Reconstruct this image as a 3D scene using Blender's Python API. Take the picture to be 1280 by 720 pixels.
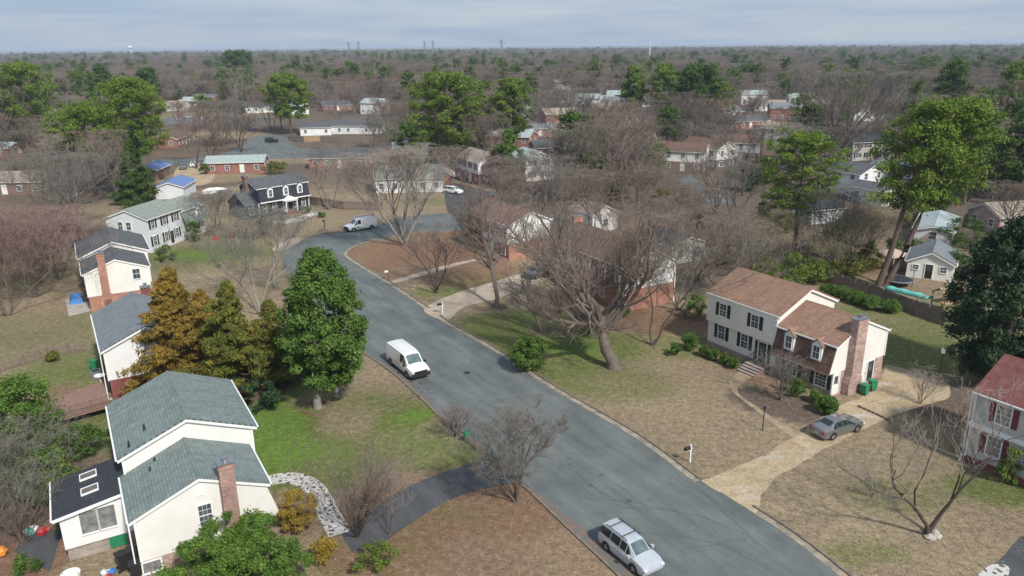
import bpy, bmesh, math, random
import numpy as np
from mathutils import Vector, Matrix
R = math.radians
for o in list(bpy.data.objects): bpy.data.objects.remove(o)
S = bpy.context.scene
COL = S.collection

# ------------------------------------------------------------ camera
CAM_H, FPX, ROLL = 31.0, 950.0, math.atan2(11, 1280)
TH = math.atan(304 / FPX)
cam_d = bpy.data.cameras.new("camera"); cam = bpy.data.objects.new("camera", cam_d); COL.objects.link(cam)
cam_d.sensor_width = 36; cam_d.lens = FPX / 1280 * 36; cam_d.clip_start = 0.5; cam_d.clip_end = 60000
_r0 = Vector((1, 0, 0)); _u0 = Vector((0, math.sin(TH), math.cos(TH))); _f = Vector((0, math.cos(TH), -math.sin(TH)))
_r = _r0 * math.cos(ROLL) - _u0 * math.sin(ROLL); _u = _r0 * math.sin(ROLL) + _u0 * math.cos(ROLL)
cam.matrix_world = Matrix(((_r.x, _u.x, -_f.x, 0), (_r.y, _u.y, -_f.y, 0), (_r.z, _u.z, -_f.z, CAM_H), (0, 0, 0, 1)))
S.camera = cam

# ------------------------------------------------------------ sky, sun, exposure
SUN_EL, SUN_AZ = R(44), R(-56)        # sun stands to the right of and behind the camera; azimuth measured from +X towards +Y
sun_dir = Vector((math.cos(SUN_EL) * math.cos(SUN_AZ), math.cos(SUN_EL) * math.sin(SUN_AZ), math.sin(SUN_EL)))
W = bpy.data.worlds.new("World"); S.world = W; W.use_nodes = True
nt = W.node_tree; N = nt.nodes; Lk = nt.links; N.clear()
sky = N.new('ShaderNodeTexSky'); sky.sky_type = 'NISHITA'; sky.sun_disc = False
sky.sun_elevation = SUN_EL; sky.sun_rotation = math.pi / 2 - SUN_AZ; sky.altitude = 50; sky.air_density = 1.2; sky.dust_density = 2.0
tc = N.new('ShaderNodeTexCoord'); mp = N.new('ShaderNodeMapping'); mp.inputs['Scale'].default_value = (1.6, 1.6, 16)
nz = N.new('ShaderNodeTexNoise'); nz.inputs['Scale'].default_value = 2.2; nz.inputs['Detail'].default_value = 5; nz.inputs['Roughness'].default_value = .55
rp = N.new('ShaderNodeValToRGB'); rp.color_ramp.elements[0].position = .36; rp.color_ramp.elements[0].color = (2.9, 3.85, 5.3, 1)
rp.color_ramp.elements[1].position = .66; rp.color_ramp.elements[1].color = (4.3, 4.85, 5.6, 1)
mx = N.new('ShaderNodeMixRGB'); mx.inputs[0].default_value = .86
bg = N.new('ShaderNodeBackground'); bg.inputs[1].default_value = .095; wo = N.new('ShaderNodeOutputWorld')
Lk.new(tc.outputs['Generated'], mp.inputs[0]); Lk.new(mp.outputs[0], nz.inputs[0]); Lk.new(nz.outputs[0], rp.inputs[0])
Lk.new(sky.outputs[0], mx.inputs[1]); Lk.new(rp.outputs[0], mx.inputs[2]); Lk.new(mx.outputs[0], bg.inputs[0]); Lk.new(bg.outputs[0], wo.inputs[0])
sl = bpy.data.lights.new("sun", 'SUN'); sl.energy = 3.3; sl.angle = R(4); sl.color = (1, .96, .9)
so = bpy.data.objects.new("sun", sl); COL.objects.link(so); so.rotation_euler = (-sun_dir).to_track_quat('-Z', 'Y').to_euler(); so.location = (60, -60, 120)
S.view_settings.view_transform = 'Standard'; S.view_settings.look = 'None'; S.view_settings.exposure = 0.42; S.view_settings.gamma = 1
S.view_settings.use_curve_mapping = False
S.render.engine = 'CYCLES'
S.cycles.max_bounces = 6; S.cycles.diffuse_bounces = 3; S.cycles.glossy_bounces = 2; S.cycles.transmission_bounces = 4
S.cycles.transparent_max_bounces = 4; S.cycles.volume_bounces = 0

# ------------------------------------------------------------ image point -> real point on the ground (or on the plane z)
def ray(u, v):
    x = u - 640; y = -(v - 360); a = ROLL
    x, y = x * math.cos(a) + y * math.sin(a), -x * math.sin(a) + y * math.cos(a)
    return (x, FPX * math.cos(TH) + y * math.sin(TH), -FPX * math.sin(TH) + y * math.cos(TH))
def P(u, v, z=0.0):
    X, Y, Z = ray(u, v); t = (CAM_H - z) / -Z
    return Vector((X * t, Y * t, z))
def top_z(base, v):                       # height of a thing standing at base whose top shows at image row v
    lo, hi = 0.0, 40.0
    for _ in range(30):
        m = (lo + hi) / 2
        Z = m - CAM_H; yc = base.y * math.sin(TH) + Z * math.cos(TH); zc = base.y * math.cos(TH) - Z * math.sin(TH)
        x = FPX * base.x / zc; y = FPX * yc / zc
        vv = 360 - (x * math.sin(ROLL) + y * math.cos(ROLL))
        if vv > v: lo = m
        else: hi = m
    return lo
def px_m(base, px):                       # width in metres of px image pixels at base
    return px * (base.y * math.cos(TH) + (CAM_H - base.z) * math.sin(TH)) / FPX

# ------------------------------------------------------------ mesh builder
class MB:
    def __init__(s): s.v = []; s.f = []; s.m = []
    def add(s, vs, fs, m=0):
        b = len(s.v); s.v += [tuple(p) for p in vs]
        for f in fs: s.f.append(tuple(b + i for i in f)); s.m.append(m)
        return s
    def box(s, x0, x1, y0, y1, z0, z1, m=0):
        x0, x1 = min(x0, x1), max(x0, x1); y0, y1 = min(y0, y1), max(y0, y1)
        return s.add([(x0,y0,z0),(x1,y0,z0),(x1,y1,z0),(x0,y1,z0),(x0,y0,z1),(x1,y0,z1),(x1,y1,z1),(x0,y1,z1)],
                     [(3,2,1,0),(4,5,6,7),(0,1,5,4),(1,2,6,5),(2,3,7,6),(3,0,4,7)], m)
    def obox(s, c, ax, ay, az, m=0):      # centre and three half-axis vectors
        c = Vector(c); ax = Vector(ax); ay = Vector(ay); az = Vector(az)
        vs = [c + ax * i + ay * j + az * k for k in (-1, 1) for i, j in ((-1,-1),(1,-1),(1,1),(-1,1))]
        return s.add(vs, [(3,2,1,0),(4,5,6,7),(0,1,5,4),(1,2,6,5),(2,3,7,6),(3,0,4,7)], m)
    def prism_x(s, x0, x1, prof, m=0):    # (y,z) profile extruded along x
        n = len(prof); a = sum(prof[i][0] * prof[(i+1) % n][1] - prof[(i+1) % n][0] * prof[i][1] for i in range(n))
        if a < 0: prof = prof[::-1]
        vs = [(x0, y, z) for y, z in prof] + [(x1, y, z) for y, z in prof]
        return s.add(vs, [tuple(range(n))[::-1], tuple(range(n, 2*n))] + [(i, (i+1) % n, n + (i+1) % n, n + i) for i in range(n)], m)
    def prism_y(s, y0, y1, prof, m=0):    # (x,z) profile extruded along y
        n = len(prof); a = sum(prof[i][0] * prof[(i+1) % n][1] - prof[(i+1) % n][0] * prof[i][1] for i in range(n))
        if a > 0: prof = prof[::-1]
        vs = [(x, y0, z) for x, z in prof] + [(x, y1, z) for x, z in prof]
        return s.add(vs, [tuple(range(n))[::-1], tuple(range(n, 2*n))] + [(i, (i+1) % n, n + (i+1) % n, n + i) for i in range(n)], m)
    def prism_z(s, z0, z1, prof, m=0):
        n = len(prof); a = sum(prof[i][0] * prof[(i+1) % n][1] - prof[(i+1) % n][0] * prof[i][1] for i in range(n))
        if a < 0: prof = prof[::-1]
        vs = [(x, y, z0) for x, y in prof] + [(x, y, z1) for x, y in prof]
        return s.add(vs, [tuple(range(n))[::-1], tuple(range(n, 2*n))] + [(i, (i+1) % n, n + (i+1) % n, n + i) for i in range(n)], m)
    def tube(s, pts, rad, n=6, m=0, cap=True):
        pts = [Vector(p) for p in pts]; b = len(s.v); k = len(pts)
        if not hasattr(rad, '__len__'): rad = [rad] * k
        for i, p in enumerate(pts):
            d = (pts[min(i+1, k-1)] - pts[max(i-1, 0)])
            d = d.normalized() if d.length > 1e-9 else Vector((0, 0, 1))
            a = d.cross(Vector((0, 0, 1)) if abs(d.z) < .95 else Vector((1, 0, 0))).normalized(); c = d.cross(a)
            for j in range(n):
                t = 2 * math.pi * j / n; s.v.append(tuple(p + (a * math.cos(t) + c * math.sin(t)) * rad[i]))
        for i in range(k - 1):
            for j in range(n):
                s.f.append((b+i*n+j, b+i*n+(j+1) % n, b+(i+1)*n+(j+1) % n, b+(i+1)*n+j)); s.m.append(m)
        if cap:
            s.f.append(tuple(b + j for j in range(n))[::-1]); s.m.append(m)
            s.f.append(tuple(b + (k-1)*n + j for j in range(n))); s.m.append(m)
        return s
    def build(s, name, mats, parent=None, smooth=None, loc=None):
        me = bpy.data.meshes.new(name); me.from_pydata(s.v, [], s.f)
        for mm in (mats if isinstance(mats, (list, tuple)) else [mats]): me.materials.append(mm)
        if any(s.m): me.polygons.foreach_set('material_index', s.m)
        if smooth:
            me.polygons.foreach_set('use_smooth', [True] * len(s.f)); me.update(); me.set_sharp_from_angle(angle=R(smooth))
        me.update()
        o = bpy.data.objects.new(name, me); COL.objects.link(o)
        if parent: o.parent = parent
        if loc is not None: o.location = loc
        return o
def tag(o, label=None, cat=None, group=None, kind=None):
    if label: o['label'] = label
    if cat: o['category'] = cat
    if group: o['group'] = group
    if kind: o['kind'] = kind
    return o
def empty(name, loc, rz=0, label=None, cat=None, group=None):
    o = bpy.data.objects.new(name, None); COL.objects.link(o); o.location = loc; o.rotation_euler = (0, 0, rz); o.empty_display_size = .5
    return tag(o, label, cat, group)
def kids(o): return [c for c in bpy.data.objects if c.parent == o]
def copy_tree(o, parent=None):
    c = o.copy(); COL.objects.link(c); c.parent = parent
    for ch in kids(o): copy_tree(ch, c)
    return c

# ------------------------------------------------------------ materials
def nodes(name):
    m = bpy.data.materials.new(name); m.use_nodes = True; t = m.node_tree
    return m, t, t.nodes['Principled BSDF']
def new(t, k, **kw):
    n = t.nodes.new(k)
    for a, b in kw.items(): setattr(n, a, b)
    return n
def noise(t, scale, detail=3, src=None, rough=.55):
    n = new(t, 'ShaderNodeTexNoise'); n.inputs['Scale'].default_value = scale; n.inputs['Detail'].default_value = detail; n.inputs['Roughness'].default_value = rough
    if src is not None: t.links.new(src, n.inputs['Vector'])
    return n
def ramp(t, fac, stops):
    r = new(t, 'ShaderNodeValToRGB'); cr = r.color_ramp
    while len(cr.elements) < len(stops): cr.elements.new(.5)
    for e, (p, c) in zip(cr.elements, stops): e.position = p; e.color = (*c, 1) if len(c) == 3 else c
    t.links.new(fac, r.inputs[0]); return r
def mixc(t, fac, a, b, mode='MIX'):
    m = new(t, 'ShaderNodeMixRGB', blend_type=mode)
    for i, x in zip((0, 1, 2), (fac, a, b)):
        if hasattr(x, 'links') or hasattr(x, 'is_linked'): t.links.new(x, m.inputs[i])
        elif i == 0: m.inputs[0].default_value = x
        else: m.inputs[i].default_value = (*x, 1)
    return m.outputs[0]
def bump(t, b, h, strength=.3, dist=.02):
    n = new(t, 'ShaderNodeBump'); n.inputs['Strength'].default_value = strength; n.inputs['Distance'].default_value = dist
    t.links.new(h, n.inputs['Height']); t.links.new(n.outputs[0], b.inputs['Normal'])
def mul(c, k): return tuple(x * k for x in c)
def mat(name, col, rough=.8, var=.12, scale=3, metal=0, bmp=0, coat=0, trans=0):
    m, t, b = nodes(name); tcn = new(t, 'ShaderNodeTexCoord')
    n = noise(t, scale, 4, tcn.outputs['Object'])
    r = ramp(t, n.outputs[0], [(.3, mul(col, 1 - var)), (.7, mul(col, 1 + var))]); t.links.new(r.outputs[0], b.inputs['Base Color'])
    b.inputs['Roughness'].default_value = rough; b.inputs['Metallic'].default_value = metal; b.inputs['Coat Weight'].default_value = coat
    if bmp: bump(t, b, noise(t, scale * 6, 3, tcn.outputs['Object']).outputs[0], bmp)
    return m
def wallvec(t):                        # (x+y, z): runs along either pair of walls of a house built square to its own axes
    tcn = new(t, 'ShaderNodeTexCoord'); s = new(t, 'ShaderNodeSeparateXYZ'); t.links.new(tcn.outputs['Object'], s.inputs[0])
    a = new(t, 'ShaderNodeMath', operation='ADD'); t.links.new(s.outputs[0], a.inputs[0]); t.links.new(s.outputs[1], a.inputs[1])
    c = new(t, 'ShaderNodeCombineXYZ'); t.links.new(a.outputs[0], c.inputs[0]); t.links.new(s.outputs[2], c.inputs[1])
    return c.outputs[0], tcn.outputs['Object'], s.outputs[2]
def brick(name, c1, c2, mortar, sc=1.0, rough=.9, bw=.22, rh=.075):
    m, t, b = nodes(name); v, ob, z = wallvec(t)
    k = new(t, 'ShaderNodeTexBrick'); t.links.new(v, k.inputs['Vector']); k.inputs['Scale'].default_value = 1
    k.inputs['Brick Width'].default_value = bw * sc; k.inputs['Row Height'].default_value = rh * sc; k.inputs['Mortar Size'].default_value = .008 * sc
    k.inputs['Color1'].default_value = (*c1, 1); k.inputs['Color2'].default_value = (*c2, 1); k.inputs['Mortar'].default_value = (*mortar, 1)
    n = noise(t, .9, 5, ob); r = ramp(t, n.outputs[0], [(.3, (.75, .75, .75)), (.7, (1.15, 1.15, 1.15))])
    t.links.new(mixc(t, 1, k.outputs[0], r.outputs[0], 'MULTIPLY'), b.inputs['Base Color']); b.inputs['Roughness'].default_value = rough
    bump(t, b, k.outputs['Fac'], -.4, .01); return m
def siding(name, col, pitch=.2, dirt=.12, vert=False):
    m, t, b = nodes(name); v, ob, z = wallvec(t)
    md = new(t, 'ShaderNodeMath', operation='MODULO'); t.links.new(z, md.inputs[0]); md.inputs[1].default_value = pitch
    dv = new(t, 'ShaderNodeMath', operation='DIVIDE'); t.links.new(md.outputs[0], dv.inputs[0]); dv.inputs[1].default_value = pitch
    r = ramp(t, dv.outputs[0], [(0, mul(col, .7)), (.09, col), (1, mul(col, .98))])
    n = noise(t, .6, 6, ob, .65); r2 = ramp(t, n.outputs[0], [(.3, (1 - dirt,) * 3), (.65, (1, 1, 1))])
    t.links.new(mixc(t, 1, r.outputs[0], r2.outputs[0], 'MULTIPLY'), b.inputs['Base Color']); b.inputs['Roughness'].default_value = .6
    bump(t, b, dv.outputs[0], .5, .02); return m
def shingle(name, c1, c2, streak=.25):
    m, t, b = nodes(name); tcn = new(t, 'ShaderNodeTexCoord'); ob = tcn.outputs['Object']
    k = new(t, 'ShaderNodeTexBrick'); t.links.new(ob, k.inputs['Vector']); k.inputs['Scale'].default_value = 1
    k.inputs['Brick Width'].default_value = .42; k.inputs['Row Height'].default_value = .2; k.inputs['Mortar Size'].default_value = .012; k.inputs['Bias'].default_value = 0
    k.inputs['Color1'].default_value = (*c1, 1); k.inputs['Color2'].default_value = (*c2, 1); k.inputs['Mortar'].default_value = (*mul(c1, .55), 1)
    mpn = new(t, 'ShaderNodeMapping'); mpn.inputs['Scale'].default_value = (1.8, .5, .5); t.links.new(ob, mpn.inputs[0])
    n = noise(t, 1.1, 7, mpn.outputs[0], .7); r = ramp(t, n.outputs[0], [(.28, (1 - streak,) * 3), (.72, (1 + streak * .7,) * 3)])
    n2 = noise(t, 14, 2, ob); r3 = ramp(t, n2.outputs[0], [(.3, (.86,) * 3), (.7, (1.14,) * 3)])
    c = mixc(t, 1, k.outputs[0], r.outputs[0], 'MULTIPLY'); c = mixc(t, 1, c, r3.outputs[0], 'MULTIPLY')
    t.links.new(c, b.inputs['Base Color']); b.inputs['Roughness'].default_value = .9; bump(t, b, k.outputs['Fac'], -.35, .015); return m
def leafmat(name, c1, c2, c3, scale=.5, trans=.25, rnd=.0):
    m, t, b = nodes(name); g = new(t, 'ShaderNodeTexCoord'); n = noise(t, scale, 4, g.outputs['Object'], .7)
    r = ramp(t, n.outputs[0], [(.32, c1), (.5, c2), (.68, c3)]); col = r.outputs[0]
    oi = new(t, 'ShaderNodeObjectInfo'); r2 = ramp(t, oi.outputs['Random'], [(0, (1 - rnd, 1 - rnd * .8, 1 - rnd)), (1, (1 + rnd * 1.3, 1 + rnd, 1 + rnd * .5))])
    col = mixc(t, 1, col, r2.outputs[0], 'MULTIPLY')
    t.links.new(col, b.inputs['Base Color']); b.inputs['Roughness'].default_value = .65; b.inputs['Specular IOR Level'].default_value = .25
    if trans:
        out = t.nodes['Material Output']; tr = new(t, 'ShaderNodeBsdfTranslucent'); ms = new(t, 'ShaderNodeMixShader'); ms.inputs[0].default_value = trans
        t.links.new(col, tr.inputs[0]); t.links.new(b.outputs[0], ms.inputs[1]); t.links.new(tr.outputs[0], ms.inputs[2]); t.links.new(ms.outputs[0], out.inputs[0])
    return m
def barkmat(name, col, var=.3, rnd=0.):
    m, t, b = nodes(name); g = new(t, 'ShaderNodeTexCoord'); n = noise(t, 2.5, 5, g.outputs['Object'], .7)
    r = ramp(t, n.outputs[0], [(.3, mul(col, 1 - var)), (.7, mul(col, 1 + var))])
    oi = new(t, 'ShaderNodeObjectInfo'); r2 = ramp(t, oi.outputs['Random'], [(0, (1 - rnd,) * 3), (.5, (1 + rnd * .6, 1, 1 - rnd * .2)), (1, (1 + rnd, 1 + rnd * .8, 1 + rnd * .8))])
    t.links.new(mixc(t, 1, r.outputs[0], r2.outputs[0], 'MULTIPLY'), b.inputs['Base Color']); b.inputs['Roughness'].default_value = .95; b.inputs['Specular IOR Level'].default_value = .1
    return m
M = {}
M['white'] = mat('white_paint', (.76, .76, .73), .5, .05)
M['trim'] = mat('white_trim', (.8, .8, .78), .5, .03)
M['glass'] = mat('window_glass', (.07, .085, .1), .12, .5, 1.2)
M['curtain'] = mat('curtained_glass', (.2, .2, .2), .15, .4, 3)
M['black'] = mat('black_paint', (.02, .02, .022), .5, .2)
M['maroonp'] = mat('maroon_paint', (.16, .025, .035), .55, .15)
M['redp'] = mat('red_paint', (.4, .03, .03), .5, .15)
M['conc'] = mat('concrete', (.40, .37, .32), .9, .2, 1.2, bmp=.2)
M['metal'] = mat('grey_metal', (.35, .36, .37), .4, .1, metal=.7)
M['wood'] = mat('weathered_wood', (.2, .155, .125), .9, .3, 4, bmp=.3)
M['deck'] = mat('red_brown_deck_wood', (.24, .145, .11), .85, .25, 4, bmp=.3)
M['rawwood'] = mat('tan_wood', (.36, .25, .14), .85, .2, 4)
M['green'] = mat('green_plastic', (.02, .2, .09), .45, .1)
M['teal'] = mat('teal_tarp', (.14, .5, .42), .6, .12, 2, bmp=.3)
M['blue'] = mat('blue_plastic', (.05, .2, .5), .5, .2)
M['cream_s'] = siding('cream_siding', (.84, .82, .76), .22)
M['white_s'] = siding('white_siding', (.83, .83, .81), .2)
M['ltblue_s'] = siding('pale_blue_siding', (.74, .77, .8), .2)
M['navy_s'] = siding('navy_siding', (.035, .045, .065), .2)
M['grey_s'] = mat('grey_stucco', (.46, .45, .43), .9, .14, 2, bmp=.2)
M['greywhite_s'] = siding('pale_grey_siding', (.72, .73, .72), .2)
M['brick_red'] = brick('red_brick', (.30, .095, .06), (.24, .075, .05), (.38, .3, .26))
M['brick_orange'] = brick('orange_brick', (.42, .17, .10), (.34, .13, .085), (.45, .36, .3))
M['brick_pink'] = brick('pinkish_brick', (.50, .34, .29), (.27, .15, .12), (.5, .42, .38), 1.5)
M['brick_dark'] = brick('brown_brick', (.22, .11, .085), (.16, .08, .065), (.3, .25, .22))
M['brick_maroon'] = brick('maroon_brick', (.22, .045, .04), (.17, .035, .035), (.25, .16, .14))
M['brick_chim'] = brick('mottled_red_brick', (.40, .24, .19), (.22, .11, .085), (.42, .34, .3))
M['stone'] = brick('tan_stone', (.34, .29, .24), (.24, .2, .17), (.4, .36, .31), 2.2)
M['roof_green'] = shingle('grey_green_shingle', (.155, .195, .185), (.205, .245, .232))
M['roof_blue'] = shingle('blue_grey_shingle', (.165, .185, .2), (.2, .22, .235))
M['roof_brown'] = shingle('brown_shingle', (.24, .14, .095), (.31, .19, .13))
M['roof_dark'] = shingle('dark_grey_shingle', (.085, .09, .098), (.115, .12, .128))
M['roof_slate'] = shingle('charcoal_blue_shingle', (.028, .032, .042), (.04, .045, .055))
M['roof_maroon'] = shingle('maroon_shingle', (.16, .055, .05), (.205, .075, .068))
M['roof_reddish'] = shingle('reddish_brown_shingle', (.24, .13, .105), (.3, .17, .135))
M['roof_pale'] = shingle('pale_green_grey_shingle', (.33, .40, .39), (.40, .46, .45))
M['roof_olive'] = shingle('olive_grey_shingle', (.21, .24, .21), (.27, .3, .26))
M['roof_tan'] = shingle('tan_shingle', (.3, .24, .19), (.37, .3, .24))
M['roof_bluem'] = mat('blue_metal_roof', (.12, .2, .4), .5, .15)
M['mans_brown'] = shingle('dark_brown_shingle', (.13, .075, .055), (.18, .105, .08))
M['mans_navy'] = shingle('navy_shingle', (.028, .033, .045), (.04, .046, .06))
M['bark'] = barkmat('grey_brown_bark', (.15, .12, .10))
M['bark_dark'] = barkmat('dark_bark', (.085, .065, .055))
M['bark_pale'] = barkmat('pale_grey_bark', (.26, .23, .2))
M['bark_pine'] = barkmat('pine_bark', (.13, .095, .078))
M['twig'] = barkmat('grey_twigs', (.18, .168, .145), .25)
M['twig_red'] = barkmat('reddish_twigs', (.195, .155, .13), .25)
M['twig_pale'] = barkmat('pale_twigs', (.27, .235, .2), .2)
M['twig_far'] = barkmat('distant_twigs', (.168, .168, .146), .25, .42)
M['leaf_pine'] = leafmat('pine_needles', (.065, .12, .017), (.14, .215, .03), (.235, .3, .05), .45)
M['leaf_pine2'] = leafmat('dark_pine_needles', (.035, .075, .016), (.07, .125, .026), (.12, .18, .038), .45)
M['leaf_mag'] = leafmat('magnolia_leaves', (.04, .09, .014), (.085, .155, .024), (.17, .24, .055), .9, .1)
M['leaf_holly'] = leafmat('dark_holly_leaves', (.018, .042, .018), (.03, .065, .025), (.055, .095, .036), .8, .1)
M['leaf_cedar'] = leafmat('rusty_cedar_foliage', (.13, .11, .025), (.26, .18, .034), (.40, .24, .045), .45)
M['leaf_cedarg'] = leafmat('green_cedar_foliage', (.075, .10, .02), (.155, .165, .03), (.27, .22, .04), .4)
M['leaf_bush'] = leafmat('bright_bush_leaves', (.06, .12, .018), (.11, .195, .03), (.19, .28, .055), .9)
M['leaf_yell'] = leafmat('yellow_green_leaves', (.09, .13, .02), (.13, .19, .03), (.19, .25, .05), .6)
M['leaf_rust'] = leafmat('golden_rust_leaves', (.24, .17, .03), (.34, .24, .04), (.42, .32, .07), 1.2)
M['leaf_hedge'] = leafmat('hedge_leaves', (.045, .095, .018), (.08, .15, .026), (.13, .2, .042), 2)
M['leaf_farpine'] = leafmat('distant_pine_needles', (.05, .095, .02), (.09, .15, .028), (.15, .205, .04), .3, .2, .35)
M['tyre'] = mat('rubber', (.015, .015, .015), .85, .2)
M['rim'] = mat('wheel_rim', (.45, .46, .47), .35, .05, metal=.6)
M['carglass'] = mat('car_glass', (.02, .028, .03), .05, .2)
M['screen'] = mat('windscreen_glass', (.10, .14, .145), .06, .45, 2)
M['carwhite'] = mat('white_car_paint', (.78, .79, .8), .25, .02, coat=.5)
M['carsilver'] = mat('silver_car_paint', (.5, .53, .57), .28, .03, metal=.25, coat=.6)
M['cargrey'] = mat('grey_car_paint', (.22, .225, .235), .25, .04, metal=.55, coat=.8)
M['carblack'] = mat('black_car_paint', (.02, .02, .025), .2, .1, coat=.6)
M['carblue'] = mat('blue_car_paint', (.04, .06, .16), .25, .1, coat=.6)
M['lamp_red'] = mat('tail_light_lens', (.35, .01, .015), .2, .1)
M['lamp_clear'] = mat('head_light_lens', (.6, .62, .64), .1, .1)
M['plate'] = mat('licence_plate', (.7, .72, .75), .4, .03)
M['skyglass'] = mat('brown_tinted_glass', (.13, .1, .085), .25, .2)
M['twig_pink'] = barkmat('pinkish_twigs', (.25, .17, .15), .25)
M['twig_olive'] = barkmat('olive_brown_twigs', (.235, .2, .125), .3)
M['twig_farred'] = barkmat('distant_reddish_twigs', (.185, .163, .14), .25, .3)
# ------------------------------------------------------------ ground: one sheet, dense near the street, running to the horizon
def smooth_path(pts, k=6, closed=False):
    out = []; n = len(pts)
    for i in range(n if closed else n - 1):
        if closed: p0, p1, p2, p3 = pts[i-1], pts[i], pts[(i+1) % n], pts[(i+2) % n]
        else: p0, p1, p2, p3 = pts[max(i-1, 0)], pts[i], pts[i+1], pts[min(i+2, n-1)]
        for j in range(k):
            t = j / k
            out.append(0.5 * ((2*p1) + (p2-p0)*t + (2*p0-5*p1+4*p2-p3)*t*t + (3*p1-p0-3*p2+p3)*t*t*t))
    if not closed: out.append(pts[-1])
    return out
def px_path(px, k=6, closed=False, z=0): return smooth_path([P(u, v, z) for u, v in px], k, closed)
def sheet(name, pts, z, m, thick=0.0):
    bm = bmesh.new(); vs = [bm.verts.new((p.x, p.y, z)) for p in pts]
    f = bm.faces.new(vs); f.normal_update()
    if f.normal.z < 0: f.normal_flip()
    bmesh.ops.triangulate(bm, faces=[f]); me = bpy.data.meshes.new(name); bm.to_mesh(me); bm.free()
    me.materials.append(m); o = bpy.data.objects.new(name, me); COL.objects.link(o); return tag(o, kind='structure')
def dense(path, st=.6):
    o = [path[0]]
    for p in path[1:]:
        n = max(1, int((p - o[-1]).length / st)); q = o[-1]
        o += [q.lerp(p, (k+1)/n) for k in range(n)]
    return o
def rag(pts, amp, seed=1):
    g = random.Random(seed); pts = dense(pts + [pts[0]], .7)[:-1]; ph = [g.uniform(0, 6.28) for _ in range(4)]
    return [p + Vector((sum(math.sin(p.x * f + p.y * f * .7 + ph[k]) for k, f in enumerate((.9, 2.1, 4.3, 7.7))) * amp * .4, sum(math.cos(p.y * f - p.x * f * .5 + ph[k]) for k, f in enumerate((1.1, 2.4, 4.9, 8.3))) * amp * .4, 0)) for p in pts]
def axis(lo, hi, step, far):
    a = list(np.arange(lo, hi + .1, step)); s = step; x = hi
    up = []
    while x < far: s *= 1.35; x += s; up.append(x)
    s = step; x = lo; dn = []
    while x > -far: s *= 1.35; x -= s; dn.append(x)
    return np.array(dn[::-1] + a + up)
xs = axis(-120, 130, 1.25, 26000); ys = axis(20, 290, 1.25, 26000)
GX, GY = np.meshgrid(xs, ys); nx, ny = len(xs), len(ys)
cov = np.zeros((ny, nx, 4)); cov[..., 3] = 1
rng = np.random.default_rng(5)
def blob(ch, u, v, rx, ry, val, ang=0, soft=.45):     # a patch of real ground cover round a point on the ground
    c = P(u, v); a = R(ang); dx = GX - c.x; dy = GY - c.y
    X = (dx * math.cos(a) + dy * math.sin(a)) / rx; Y = (-dx * math.sin(a) + dy * math.cos(a)) / ry
    d = np.sqrt(X*X + Y*Y); w = np.clip((1 - d) / soft, 0, 1)
    cov[..., ch] = np.where(w > 0, cov[..., ch] * (1 - w) + val * w, cov[..., ch])
D = np.sqrt(GX**2 + GY**2)
cov[..., 2] = np.clip((D - 150) / 60, 0, .75); cov[..., 2] = np.where(GX > -5, np.clip((D - 112) / 40, 0, 1.0), cov[..., 2])       # litter under the woods further off
G_, RU, LI = 0, 1, 2
# green grass
blob(G_, 400, 545, 14, 10, .55, 30); blob(G_, 350, 550, 7, 7, .95); blob(G_, 345, 580, 6, 4, .95); blob(G_, 352, 505, 5, 9, 1); blob(G_, 520, 520, 2.5, 1.6, .95, 30)
blob(G_, 430, 525, 3.5, 5, .25); blob(G_, 400, 500, 4, 3, .3); blob(G_, 420, 590, 5, 3, .6); blob(G_, 540, 570, 6, 4, .5)
blob(G_, 640, 640, 6, 4, .45); blob(G_, 470, 690, 5, 4, .6)
blob(G_, 690, 430, 16, 11, .5); blob(G_, 650, 410, 12, 8, .55); blob(G_, 705, 435, 7, 5, .75); blob(G_, 720, 470, 8, 5, .5, -50); blob(G_, 790, 480, 6, 5, .35); blob(G_, 860, 430, 6, 6, .4)
blob(G_, 590, 350, 7, 5, .55); blob(G_, 560, 365, 8, 3, .5)
blob(G_, 1120, 410, 16, 12, .5); blob(G_, 1140, 440, 8, 8, .55); blob(G_, 1170, 400, 12, 10, .45)
blob(G_, 1120, 620, 5, 3, .35); blob(G_, 1250, 610, 5, 3, .6); blob(G_, 1080, 690, 4, 2, .4)
blob(G_, 250, 320, 18, 12, .4); blob(G_, 255, 318, 9, 5, .8); blob(G_, 60, 420, 16, 12, .3); blob(G_, 20, 340, 20, 12, .3)
blob(G_, 100, 460, 8, 7, .5); blob(G_, 90, 540, 9, 8, .5); blob(G_, 210, 590, 6, 5, .7)
blob(G_, 385, 262, 6, 4, .0); blob(G_, 560, 252, 14, 6, .35); blob(G_, 425, 178, 12, 5, .6)
# pine straw and red leaf litter
blob(RU, 510, 320, 16, 15, .85); blob(RU, 560, 345, 14, 7, .6, -30); blob(RU, 440, 330, 3, 9, .6); blob(RU, 600, 335, 10, 6, .7)
blob(RU, 620, 700, 18, 9, .8, -45); blob(RU, 640, 680, 12, 12, .75); blob(RU, 520, 690, 9, 9, .65); blob(RU, 740, 700, 6, 5, .5); blob(G_, 560, 640, 4, 3, .6)
blob(RU, 820, 400, 11, 7, .7); blob(RU, 10, 690, 6, 10, .9); blob(RU, 1080, 330, 14, 9, .6); blob(RU, 900, 440, 5, 3, .5, 30); blob(RU, 940, 470, 6, 2.2, .7, -57)
blob(RU, 560, 290, 12, 6, .8)
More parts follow.
